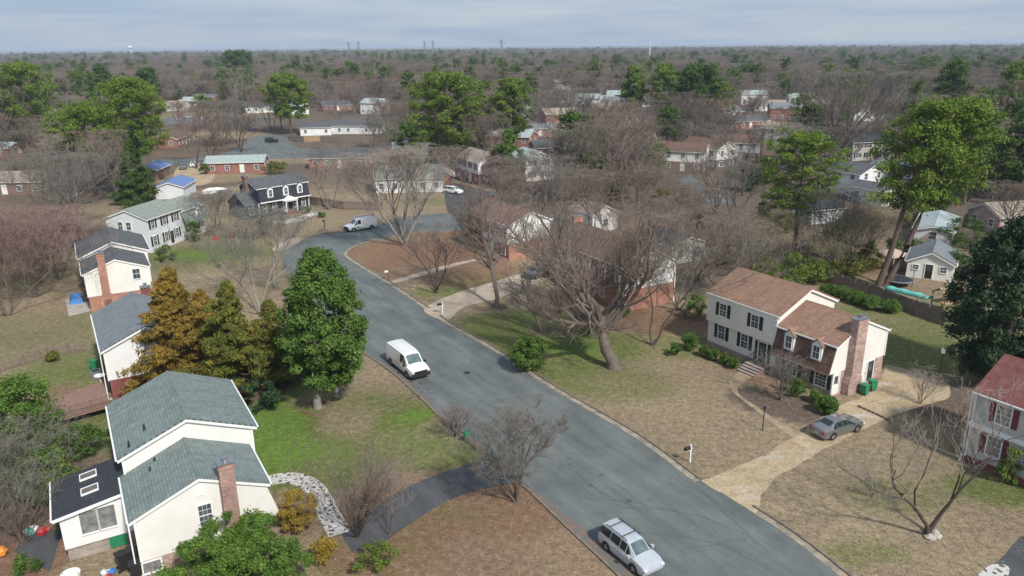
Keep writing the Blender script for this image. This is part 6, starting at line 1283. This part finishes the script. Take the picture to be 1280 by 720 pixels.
SA = R(122.4)
def on(u, v, z=.015): p = P(u, v); return (p.x, p.y, z)
v_ = van(on(510, 462), SA - math.pi, 'white cargo van with a black front bumper parked at the kerb beyond the magnolia'); v_.scale = (1.07, 1.05, 1.05)
wagon(on(787, 697), SA - math.pi, 'carsilver', 'silver estate car with black roof rails parked at the bottom of the street')
sedan(on(1045, 540, .03), heading((1022, 548), (1068, 533)), 'cargrey', 'dark grey sedan on the tan driveway of the cream house')
van(on(451, 287), heading((472, 284), (430, 291)), 'white work van with a roof rack parked across the junction', ladder=True)
wagon(on(567, 242, .03), heading((560, 240), (580, 243)) + 0.1, 'carwhite', 'white car on the dark drive by the small garage', rails=False, detail=False)
sedan(on(229, 211), heading((229, 214), (231, 203)), 'cargrey', 'dark grey car, left of the two beside the pale-roofed brick house', detail=False)
sedan(on(242, 208), heading((242, 211), (244, 201)), 'carwhite', 'white car, right of the two beside the pale-roofed brick house', detail=False)
wagon(on(340, 178), heading((333, 178), (348, 178)), 'carblack', 'black pickup-like car on the far crossroads', detail=False)
sedan(on(315, 163), heading((308, 163), (322, 163)), 'carblue', 'dark blue car at the kerb beyond the far crossroads', detail=False)
sedan(on(674, 345, .03), heading((650, 352), (690, 340)), 'cargrey', 'grey car under the carport by the orange chimney', detail=False)
for i, (u, v, c, lb) in enumerate(((618, 170, 'carwhite', 'white car in the little lot below the far orange house'), (632, 172, 'carsilver', 'silver car in the little lot below the far orange house'), (222, 150, 'carwhite', 'white car, leftmost on the farthest left street'), (236, 148, 'carsilver', 'silver car, second on the farthest left street'), (252, 149, 'carwhite', 'white car at the right end of the farthest left street'), (205, 183, 'carblack', 'dark car in the shade of the large yellow-green pine'))):
    sedan(on(u, v), .1 + i, c, lb, detail=False)

# ------------------------------------------------------------ street furniture and garden things
def mailbox(u, v, rz, label, post='white', box='black', h=1.15):
    r = empty('mailbox', P(u, v), rz, label, 'mailbox'); p = MB(); p.box(-.06, .06, -.06, .06, -.1, h + (.35 if post == 'white' else 0)); p.box(-.05, .5, -.045, .045, h-.12, h-.02); p.prism_x(-.25, -.06, [(-.03, h-.02), (.03, h-.02), (.03, h+.0), (-.03, h+.0)]); p.build('post', M[post], r)
    b = MB(); n = 8; prof = [(-.12, h), (.12, h), (.12, h+.14)] + [(.12*math.cos(math.pi*i/n), h+.14+.12*math.sin(math.pi*i/n)) for i in range(1, n)] + [(-.12, h+.14)]
    b.prism_x(.08, .6, prof); bx = b.build('box', M[box], r)
    f = MB(); f.box(.5, .54, -.14, -.125, h+.05, h+.3); f.build('flag', M['redp'], bx); return r
K = SA
mailbox(862, 578, SA + math.pi/2, 'white post mailbox with a black box on the right verge near the tan driveway', h=1.2)
mailbox(553, 392, SA + math.pi/2, 'white post mailbox with a dark box at the mouth of the pale driveway')
mailbox(486, 350, SA + math.pi/2, 'mailbox with a white box on a dark post at the narrow front walk', 'wood', 'white')
mailbox(406, 285, SA, 'dark mailbox on a brick-edged bed at the corner of the navy house lawn', 'black', 'black')
bd = MB(); bd.tube([(0, 0, -.05), (0, 0, .12)], [.9, .8], 12); o = bd.build('flower_bed', M['brick_dark'], None, loc=P(404, 288)); tag(o, 'round dark bed round the mailbox of the navy house', 'flower bed')
lp = empty('lamp_post', P(953, 538), 0, 'thin black lamp post beside the front walk of the cream house', 'lamp post'); m_ = MB(); m_.tube([(0, 0, -.1), (0, 0, 1.9)], .045, 8); m_.build('post', M['black'], lp); m_ = MB(); m_.tube([(0, 0, 1.9), (0, 0, 1.95), (0, 0, 2.2), (0, 0, 2.3)], [.05, .1, .13, .02], 6); m_.build('lantern', M['black'], lp)
lp = empty('lamp_post', P(1172, 481), 0, 'tall black lamp post with a white lantern in front of the dark holly', 'lamp post'); m_ = MB(); m_.tube([(0, 0, -.1), (0, 0, 3.2)], .05, 8); m_.build('post', M['black'], lp); m_ = MB(); m_.tube([(0, 0, 3.2), (0, 0, 3.25), (0, 0, 3.62), (0, 0, 3.8)], [.08, .17, .22, .03], 8); m_.build('lantern', M['white'], lp)
sg = empty('street_sign', P(450, 307), R(20), 'street name sign with green blades on a pole at the tip of the junction', 'street sign'); m_ = MB(); m_.tube([(0, 0, -.1), (0, 0, 2.9)], .035, 6); m_.build('pole', M['metal'], sg)
m_ = MB(); m_.box(-.5, .5, -.012, .012, 2.9, 3.1); m_.build('name_blade', M['green'], sg); m_ = MB(); m_.box(-.012, .012, -.5, .5, 3.12, 3.32); m_.build('name_blade', M['green'], sg)
mk = empty('marker_post', P(584, 555), R(30), 'green marker box on a short post at the kerb by the dark driveway', 'marker post'); m_ = MB(); m_.tube([(0, 0, -.1), (0, 0, .9)], .04, 6); m_.build('post', M['green'], mk); m_ = MB(); m_.box(-.22, .22, -.1, .1, .75, 1.1); m_.build('box', M['green'], mk)
m_ = MB(); m_.box(.12, .4, .15, .2, .7, 1.05); m_.build('panel', M['black'], mk)
stt = empty('garden_statue', P(421, 496), 0, 'small white garden statue right of the magnolia trunk', 'statue'); m_ = MB(); m_.tube([(0, 0, -.05), (0, 0, .1), (0, 0, .12), (0, 0, .5)], [.25, .25, .12, .1], 10); m_.build('pedestal', M['conc'], stt)
m_ = MB(); m_.tube([(0, 0, .5), (0, 0, .62), (.02, 0, .85), (0, 0, .98), (0, 0, 1.02), (0, 0, 1.1), (0, 0, 1.2)], [.16, .15, .12, .05, .07, .09, .02], 10); m_.tube([(.1, 0, .9), (.22, .05, .75), (.16, .12, .66)], .03, 5); m_.tube([(-.1, 0, .9), (-.2, .06, .74), (-.05, .14, .7)], .03, 5); m_.build('figure', M['white'], stt)
rg = MB(); n = 26
for i in range(n):
    a = 2*math.pi*i/n; rg.obox((math.cos(a)*1.25, math.sin(a)*1.25, .05), (math.cos(a)*.07, math.sin(a)*.07, 0), (-math.sin(a)*.13, math.cos(a)*.13, 0), (0, 0, .07))
def ring(u, v, r, label, m='brick_dark'):
    rg = MB(); n = max(12, int(r*22))
    for i in range(n):
        a = 2*math.pi*i/n; rg.obox((math.cos(a)*r, math.sin(a)*r, .05), (math.cos(a)*.07, math.sin(a)*.07, 0), (-math.sin(a)*.12, math.cos(a)*.12, 0), (0, 0, .07))
    o = rg.build('edging_ring', M[m], None, loc=P(u, v)); tag(o, label, 'edging')
ring(397, 510, 1.3, 'ring of brick edging round the magnolia trunk')
def wheelie(u, v, rz, col, label, h=1.05, z=0.03, cat='bin'):
    p = P(u, v); r = empty('wheelie_bin', (p.x, p.y, z), rz, label, cat); m_ = MB(); m_.add([(-.24,-.26,.05),(.24,-.26,.05),(.24,.26,.05),(-.24,.26,.05),(-.3,-.3,h-.1),(.3,-.3,h-.1),(.3,.3,h-.1),(-.3,.3,h-.1)], [(3,2,1,0),(4,5,6,7),(0,1,5,4),(1,2,6,5),(2,3,7,6),(3,0,4,7)]); m_.build('bin_body', M[col], r)
    m_ = MB(); m_.prism_y(-.33, .33, [(-.38, h-.1), (.34, h-.1), (.34, h-.05), (0, h+.03), (-.38, h-.02)]); m_.build('lid', M[col], r)
    for s_ in (-1, 1): m_ = MB(); m_.tube([(-.26, s_*.2, .12), (-.26, s_*.3, .12)], .12, 12); m_.build('wheel', M['black'], r)
wheelie(1080, 493, R(30), 'green', 'left green wheelie bin by the pink brick chimney'); wheelie(1090, 488, R(10), 'green', 'right green wheelie bin beside the side door of the cream house')
wheelie(119, 462, 0, 'green', 'green-lidded bin at the corner of the white house above the deck'); wheelie(560, 234, 0, 'green', 'small green bin by the orange brick garage')
wheelie(155, 712, R(40), 'black', 'black bin by the corner of the nearest house, under the sunroom window', 1.2); wheelie(168, 706, R(25), 'black', 'black bin between the sunroom and the gable wall', 1.2); wheelie(172, 722, R(25), 'black', 'black bin nearest the small basement window', 1.1)
def acunit(u, v, rz, label):
    r = empty('heat_pump', P(u, v), rz, label, 'air conditioner'); m_ = MB(); m_.box(-.45, .45, -.45, .45, .02, .85); m_.build('casing', M['metal'], r); m_ = MB(); m_.tube([(0, 0, .85), (0, 0, .87)], .36, 16); m_.build('fan_grille', M['black'], r)
acunit(121, 473, R(30), 'grey heat pump below the green-lidded bin by the white house')
tb_ = empty('garden_table', P(128, 488), 0, 'round white garden table at the house end of the deck', 'table'); m_ = MB(); m_.tube([(0, 0, 1.55), (0, 0, 1.6)], .5, 16); m_.build('tabletop', M['white'], tb_); m_ = MB(); m_.tube([(0, 0, .9), (0, 0, 1.55)], .06, 6); m_.build('leg', M['white'], tb_)
# deck of the second house
dk = empty('deck', (0, 0, 0), 0, 'raised red-brown wooden deck with railings behind the second house', 'deck')
pa, pb_, pc, pd = P(60, 500, .9), P(128, 476, .9), P(138, 507, .9), P(62, 528, .9); c0 = (pa+pb_+pc+pd)/4; dk.location = (c0.x, c0.y, 0); loc = lambda p: Vector((p.x-c0.x, p.y-c0.y, 0))
q = [loc(p) for p in (pa, pb_, pc, pd)]; m_ = MB(); m_.prism_z(.75, .9, [(p.x, p.y) for p in q]); m_.build('floor', M['deck'], dk)
m_ = MB()
for p in q + [(q[2]+q[3])/2, (q[0]+q[3])/2]: m_.box(p.x-.07, p.x+.07, p.y-.07, p.y+.07, -.1, .75)
for p in (q[0], q[3]): pm = MB(); pm.box(p.x-.06, p.x+.06, p.y-.06, p.y+.06, -.1, .748); pm.build('post', M['deck'], dk)
def rail(root, a, b, z, h, m, sp=.16, name='railing'):
    m_ = MB(); n = int((b-a).length/sp); d = (b-a).normalized(); m_.obox((a+b)/2+Vector((0, 0, z+h)), (b-a)/2, Vector((-d.y, d.x, 0))*.06, (0, 0, .025), 0); m_.obox((a+b)/2+Vector((0, 0, z+.1)), (b-a)/2, Vector((-d.y, d.x, 0))*.03, (0, 0, .03), 0)
    for i in range(n+1):
        p = a.lerp(b, i/n); w = .05 if i % 10 == 0 else .022; m_.box(p.x-w, p.x+w, p.y-w, p.y+w, z+.001, z+h-.025)
    return m_.build(name, M[m], root)
rail(dk, q[3], q[2], .9, 1.0, 'deck'); rail(dk, q[0], q[3], .9, 1.0, 'deck'); rail(dk, q[0], q[0].lerp(q[1], .5), .9, 1.0, 'deck')
# fences
def fence(pts, h, name, label, mt, style='board', step=2.4, sp=.16, z0=0):
    p0 = pts[0]; root = empty(name, (p0.x, p0.y, 0), 0, label, 'fence')
    for a, b in zip(pts, pts[1:]):
        n = max(1, round((b-a).length/step))
        for i in range(n):
            c, d = a.lerp(b, i/n)-p0, a.lerp(b, (i+1)/n)-p0; e = (d-c).normalized(); nn = Vector((-e.y, e.x, 0)); m_ = MB()
            m_.box(c.x-.06, c.x+.06, c.y-.06, c.y+.06, -.1, h+.08)
            m_.build('post', M[mt], root); m_ = MB()
            if style in ('board', 'picket'):
                for z in (.3, h-.25): m_.obox((c+d)/2+Vector((0, 0, z)), (d-c)/2-e*.07, nn*.02, (0, 0, .045))
                k = int((d-c).length/(sp)); 
                for j in range(k):
                    p = c.lerp(d, (j+.5)/k); w = sp*.46 if style == 'board' else sp*.3; hh = h + math.sin(j*12.9+i*7)*.025
                    m_.obox(p+nn*.033+Vector((0, 0, hh/2+.02)), e*w, nn*.01, (0, 0, hh/2))
            else:
                for z in (.35, .75, h-.08): m_.obox((c+d)/2+Vector((0, 0, z)), (d-c)/2-e*.065, nn*.02, (0, 0, .06))
            m_.build('board_panel', M[mt], root)
    return root
fence([P(*p) for p in ((1020, 350), (1085, 372), (1180, 408))], 1.8, 'board_fence', 'grey weathered board fence behind the hedge bushes', 'wood')
fence([P(*p) for p in ((0, 466), (60, 447), (112, 438))], 1.1, 'picket_fence', 'old leaning picket fence behind the second house on the left', 'wood', 'picket', 2.2, .22)
fence([P(*p) for p in ((232, 262), (256, 256), (292, 248))], 1.9, 'board_fence', 'brown board fence in front of the pale blue shed', 'wood')
fence([P(*p) for p in ((388, 256), (430, 262), (478, 263))], 1.7, 'board_fence', 'brown board fence between the navy house and the far white van', 'wood')
fence([P(*p) for p in ((380, 178), (400, 177))], 2.0, 'board_fence', 'short bright yellow fence by the far tan lawn', 'rawwood')
fence([P(*p) for p in ((1150, 312), (1178, 296), (1212, 278))], 2.0, 'board_fence', 'tall dark fence beside the low whitish-roofed shed', 'wood', 'picket', 2.4, .3)
fence([P(*p) for p in ((360, 176), (380, 178))], 1.8, 'board_fence', 'brown fence left of the bright yellow one', 'wood')
fence([P(*p) for p in ((401, 177), (425, 178), (460, 178))], 1.6, 'board_fence', 'brown fence right of the bright yellow one', 'wood')
# trampoline, tarp, playset, canopy behind the wooden fence
tr_ = empty('trampoline', P(1122, 356), 0, 'round black trampoline in front of the white garden shed', 'trampoline'); m_ = MB(); m_.tube([(0, 0, .82), (0, 0, .86)], 1.7, 28); m_.build('mat', M['black'], tr_)
m_ = MB(); k = 28
for i in range(k): a, b_ = 2*math.pi*i/k, 2*math.pi*(i+1)/k; m_.add([(math.cos(a)*1.7, math.sin(a)*1.7, .87), (math.cos(b_)*1.7, math.sin(b_)*1.7, .87), (math.cos(b_)*2.0, math.sin(b_)*2.0, .84), (math.cos(a)*2.0, math.sin(a)*2.0, .84), (math.cos(b_)*2.0, math.sin(b_)*2.0, .78), (math.cos(a)*2.0, math.sin(a)*2.0, .78)], [(0, 3, 2, 1), (3, 5, 4, 2)])
m_.build('safety_pad', M['metal'], tr_)
for i in range(6):
    a = 2*math.pi*i/6; m_ = MB(); m_.tube([(math.cos(a)*1.95, math.sin(a)*1.95, 0), (math.cos(a)*1.98, math.sin(a)*1.98, 2.4)], .025, 5); m_.build('pole', M['black'], tr_)
tp = empty('tarpaulin', P(1131, 377), 0, 'long teal tarpaulin hung over the wooden fence', 'tarpaulin'); a_, b_ = P(1104, 374)-P(1131, 377), P(1158, 388)-P(1131, 377); d_ = (b_-a_).normalized(); n_ = Vector((-d_.y, d_.x, 0)); m_ = MB(); vs = []
for i in range(13):
    p = a_.lerp(b_, i/12); sg_ = .12*math.sin(i*1.7); vs += [p + n_*-.25 + Vector((0, 0, 1.35+sg_*.3)), p + Vector((0, 0, 1.72+sg_*.3)), p + n_*.9 + Vector((0, 0, 1.62+sg_*.5)), p + n_*1.5 + Vector((0, 0, 1.1+sg_))]
m_.add(vs, [(i*4+j, i*4+j+1, (i+1)*4+j+1, (i+1)*4+j) for i in range(12) for j in range(3)]); to = m_.build('cover', M['teal'], tp, smooth=60); to.modifiers.new('thick', 'SOLIDIFY').thickness = .03
ps = empty('playset', P(1178, 388), R(20), 'wooden climbing frame with a small tower right of the teal tarpaulin', 'playset'); m_ = MB()
for x in (-.9, .9):
    for y in (-.9, .9): m_.box(x-.06, x+.06, y-.06, y+.06, -.1, 2.3)
m_.box(-.96, .96, -.96, .96, 1.1, 1.2); m_.build('tower', M['rawwood'], ps); m_ = MB(); m_.prism_x(-1.1, 1.1, [(-1.1, 2.25), (0, 3.0), (1.1, 2.25), (1.1, 2.18), (0, 2.92), (-1.1, 2.18)]); m_.build('roof', M['rawwood'], ps); m_ = MB(); m_.tube([(-1, 0, 2.2), (-4.2, 0, 2.2)], .06, 6); m_.tube([(-4.2, -.9, 0), (-4.2, 0, 2.2), (-4.2, .9, 0)], .05, 6); m_.build('swing_beam', M['wood'], ps)
for x in (-2, -3.2): m_ = MB(); m_.tube([(x-.2, 0, 2.2), (x-.2, 0, .55)], .012, 4); m_.tube([(x+.2, 0, 2.2), (x+.2, 0, .55)], .012, 4); m_.box(x-.24, x+.24, -.1, .1, .5, .55); m_.build('swing', M['blue'], ps)
m_ = MB(); m_.add([(.96, -.3, 1.15), (.96, .3, 1.15), (2.6, .3, .1), (2.6, -.3, .1), (.96, -.3, 1.09), (.96, .3, 1.09), (2.6, .3, .04), (2.6, -.3, .04)], [(0, 3, 2, 1), (4, 5, 6, 7), (0, 4, 7, 3), (1, 2, 6, 5), (0, 1, 5, 4), (3, 7, 6, 2)]); m_.build('slide', M['redp'], ps)
cn = empty('gazebo', P(1113, 335), R(25), 'open garden gazebo with a pinkish canopy left of the garden shed', 'gazebo'); m_ = MB(); m_.add([(-1.8, -1.8, 2.1), (1.8, -1.8, 2.1), (1.8, 1.8, 2.1), (-1.8, 1.8, 2.1), (0, 0, 3.0)], [(0, 1, 4), (1, 2, 4), (2, 3, 4), (3, 0, 4), (3, 2, 1, 0)]); m_.build('canopy', mat('faded_pink_canvas', (.45, .33, .3), .8, .15), cn)
for x in (-1.7, 1.7):
    for y in (-1.7, 1.7): m_ = MB(); m_.tube([(x, y, -.05), (x, y, 2.1)], .04, 6); m_.build('leg', M['white'], cn)
sd = empty('deck', P(1205, 372), R(58), 'low red-stained deck right of the garden shed', 'deck'); m_ = MB(); m_.box(-2, 2, -1.5, 1.5, .3, .42); m_.build('floor', M['brick_maroon'], sd); rail(sd, Vector((-2, -1.5, 0)), Vector((2, -1.5, 0)), .42, .8, 'redp')
# left patio things
hc = empty('covered_hot_tub', P(96, 377), R(120), 'blue tarpaulin covered heap on the concrete patio', 'covered furniture'); m_ = MB(); m_.add([(-1.2, -.8, 0), (1.2, -.8, 0), (1.2, .8, 0), (-1.2, .8, 0), (-1, -.6, .8), (1.05, -.55, .95), (.9, .6, .85), (-1.05, .55, .7), (0, 0, 1.05)], [(0, 1, 5, 4), (1, 2, 6, 5), (2, 3, 7, 6), (3, 0, 4, 7), (4, 5, 8), (5, 6, 8), (6, 7, 8), (7, 4, 8), (3, 2, 1, 0)]); m_.build('cover', M['blue'], hc)
gc = empty('garden_chair', P(107, 376), R(60), 'pinkish garden chair right of the blue covered heap', 'chair'); m_ = MB(); m_.box(-.25, .25, -.25, .25, .4, .44); m_.build('seat', M['brick_pink'], gc); m_ = MB(); m_.box(-.25, -.2, -.25, .25, .44, .95); m_.build('backrest', M['brick_pink'], gc)
for x in (-.22, .22):
    for y in (-.22, .22): m_ = MB(); m_.tube([(x, y, 0), (x, y, .4)], .02, 5); m_.build('leg', M['white'], gc)
sp_ = empty('paddling_tub', P(89, 722), 0, 'round white-rimmed tub with a patterned blue lining below the sunroom', 'tub'); m_ = MB(); n = 24
m_.tube([(0, 0, .0), (0, 0, .28), (0, 0, .32), (0, 0, .322), (0, 0, .25)], [.52, .56, .56, .44, .42], n, cap=False); m_.build('rim', M['white'], sp_, smooth=40); m_ = MB(); m_.tube([(0, 0, .25), (0, 0, .28)], .43, n); m_.build('lining', mat('blue_white_pattern', (.18, .3, .38), .3, .8, 5), sp_)
rn2 = random.Random(9)
def clutter(u, v, col, sz, label, name='garden_toy', cat='toy'):
    m_ = MB(); n = 6
    for k in range(1): m_.tube([(0, 0, 0), (sz*.1, 0, sz*.5), (sz*.15, .05, sz)], [sz*.6, sz*.7, sz*.3], n)
    m_.obox((sz*.5, .1, sz*.3), (sz*.5, 0, .05), (0, sz*.3, 0), (0, .05, sz*.2)); p = P(u, v); o = m_.build(name, M[col], None, loc=(p.x, p.y, .03)); o.rotation_euler = (0, 0, rn2.uniform(0, 6)); tag(o, label, cat)
clutter(38, 668, 'teal', .45, 'teal toy on the dark patio at the left edge'); clutter(44, 664, 'white', .4, 'white toy between the teal and red ones on the dark patio'); clutter(52, 668, 'redp', .5, 'red toy on the dark patio at the left edge')
M['orangep'] = mat('orange_plastic', (.7, .25, .03), .5, .2)
clutter(3, 692, 'orangep', .5, 'orange and yellow toy at the very left edge'); clutter(130, 718, 'white', .3, 'small white box on the ground below the sunroom', 'box', 'box'); clutter(142, 716, 'blue', .3, 'small blue tub among the clutter below the sunroom', 'tub', 'tub'); clutter(136, 722, 'redp', .25, 'small red tub among the clutter below the sunroom', 'tub', 'tub')
clutter(270, 300, 'redp', .6, 'red ride-on toy on the grass left of the navy house'); clutter(290, 297, 'maroonp', .8, 'dark red wheelbarrow-like toy right of the red ride-on toy')
bt = empty('boat', P(268, 243), R(10), 'small white covered boat on the tan yard behind the brown fence', 'boat'); m_ = MB(); m_.add([(-2.2, -.9, .3), (1.4, -.9, .3), (2.6, 0, .5), (1.4, .9, .3), (-2.2, .9, .3), (-2.2, -1, 1.0), (1.4, -1, 1.1), (2.9, 0, 1.25), (1.4, 1, 1.1), (-2.2, 1, 1.0), (-1, 0, 1.5), (1, 0, 1.55)], [(4, 3, 2, 1, 0), (0, 1, 6, 5), (1, 2, 7, 6), (2, 3, 8, 7), (3, 4, 9, 8), (4, 0, 5, 9), (5, 6, 11, 10), (6, 7, 11), (7, 8, 11), (8, 9, 10, 11), (9, 5, 10)]); m_.build('hull', M['white'], bt); m_ = MB(); m_.obox((0, 0, .2), (2, 0, 0), (0, .6, 0), (0, 0, .08)); m_.build('trailer', M['metal'], bt)
for u, v, lb in ((660, 470, ''),): pass
# white edging stones by the navy house walk
for i, (u, v) in enumerate(((376, 272), (381, 271), (386, 270), (391, 269))):
    m_ = MB(); m_.tube([(0, 0, -.05), (0, 0, .15), (0, 0, .3)], [.25, .3, .12], 7); o = m_.build('white_stone', M['white'], None, loc=P(u, v)); tag(o, ['leftmost', 'second from left', 'third from left', 'rightmost'][i] + ' of the four white stones along the navy house walk', 'stone', 'white stones at the navy house')
sheet('walkway', [P(*p) for p in ((340, 277), (372, 272), (392, 264), (399, 267), (378, 276), (345, 282))], .024, M['conc'])
for i, (u, v) in enumerate(((1166, 666), (1170, 671), (1163, 673))):
    m_ = MB(); m_.tube([(0, 0, -.05), (.05, 0, .1), (0, 0, .22)], [.4, .38, .15], 7); o = m_.build('pale_stone', M['conc'], None, loc=P(u, v)); o.rotation_euler = (0, 0, i); tag(o, ['upper', 'right', 'lower'][i] + ' pale stone at the foot of the two-trunked bare tree', 'stone')
mh = MB(); mh.tube([(0, 0, .014), (0, 0, .02)], .33, 20); o = mh.build('manhole_cover', M['black'], None, loc=P(584, 466)); tag(o, 'round dark manhole cover in the middle of the street', 'manhole cover')
# power pylons and a water tower on the skyline, and an overhead wire
def pylon(u, d, label, H=42, grp=None):
    X, Y, Z = ray(u, 60); k = d / Y; r = empty('power_pylon', (X*k, d, 0), 0, label, 'power pylon'); m_ = MB()
    for sx in (-1, 1):
        for sy in (-1, 1): m_.tube([(sx*4, sy*4, 0), (sx*1.2, sy*1.2, H*.65), (sx*.8, sy*.8, H)], .5, 4)
    for i in range(8): z = H*i/8; w = 4-2.8*min(1, z/(H*.65)); z2 = H*(i+1)/8; w2 = 4-2.8*min(1, z2/(H*.65)); m_.tube([(-w, -w, z), (w2, -w2, z2)], .25, 3); m_.tube([(w, -w, z), (-w2, -w2, z2)], .25, 3)
    m_.build('lattice_mast', M['metal'], r); m_ = MB()
    for z in (H*.72, H*.85, H*.97): m_.tube([(-7, 0, z), (7, 0, z)], .4, 4)
    m_.build('cross_arm', M['metal'], r)
for u, lb in ((436, 'power pylon on the skyline above the far long pale house'), (448, 'power pylon just right of the first one on the skyline'), (531, 'power pylon on the skyline above the broadest centre pine, left one'), (541, 'power pylon on the skyline above the broadest centre pine, right one'), (627, 'tallest power pylon on the skyline above the narrow ragged pine')):
    pylon(u, 2100 if u != 627 else 1700, lb)
X, Y, Z = ray(163, 62); k = 3000 / Y; wt = empty('water_tower', (X*k, 3000, 0), 0, 'white water tower on the far left skyline', 'water tower'); m_ = MB(); m_.tube([(0, 0, 0), (0, 0, 30)], 2.2, 10); m_.build('stem', M['white'], wt); m_ = MB(); m_.tube([(0, 0, 28), (0, 0, 31), (0, 0, 35), (0, 0, 38), (0, 0, 39)], [3, 8, 9, 6, 1], 16); m_.build('tank', M['white'], wt)
X, Y, Z = ray(812, 70); k = 1200 / Y; mt_ = empty('mast', (X*k, 1200, 0), 0, 'pale pole standing up from the far woods right of centre', 'mast'); m_ = MB(); m_.tube([(0, 0, 0), (0, 0, 34)], [.9, .6], 8); m_.build('pole', M['white'], mt_)
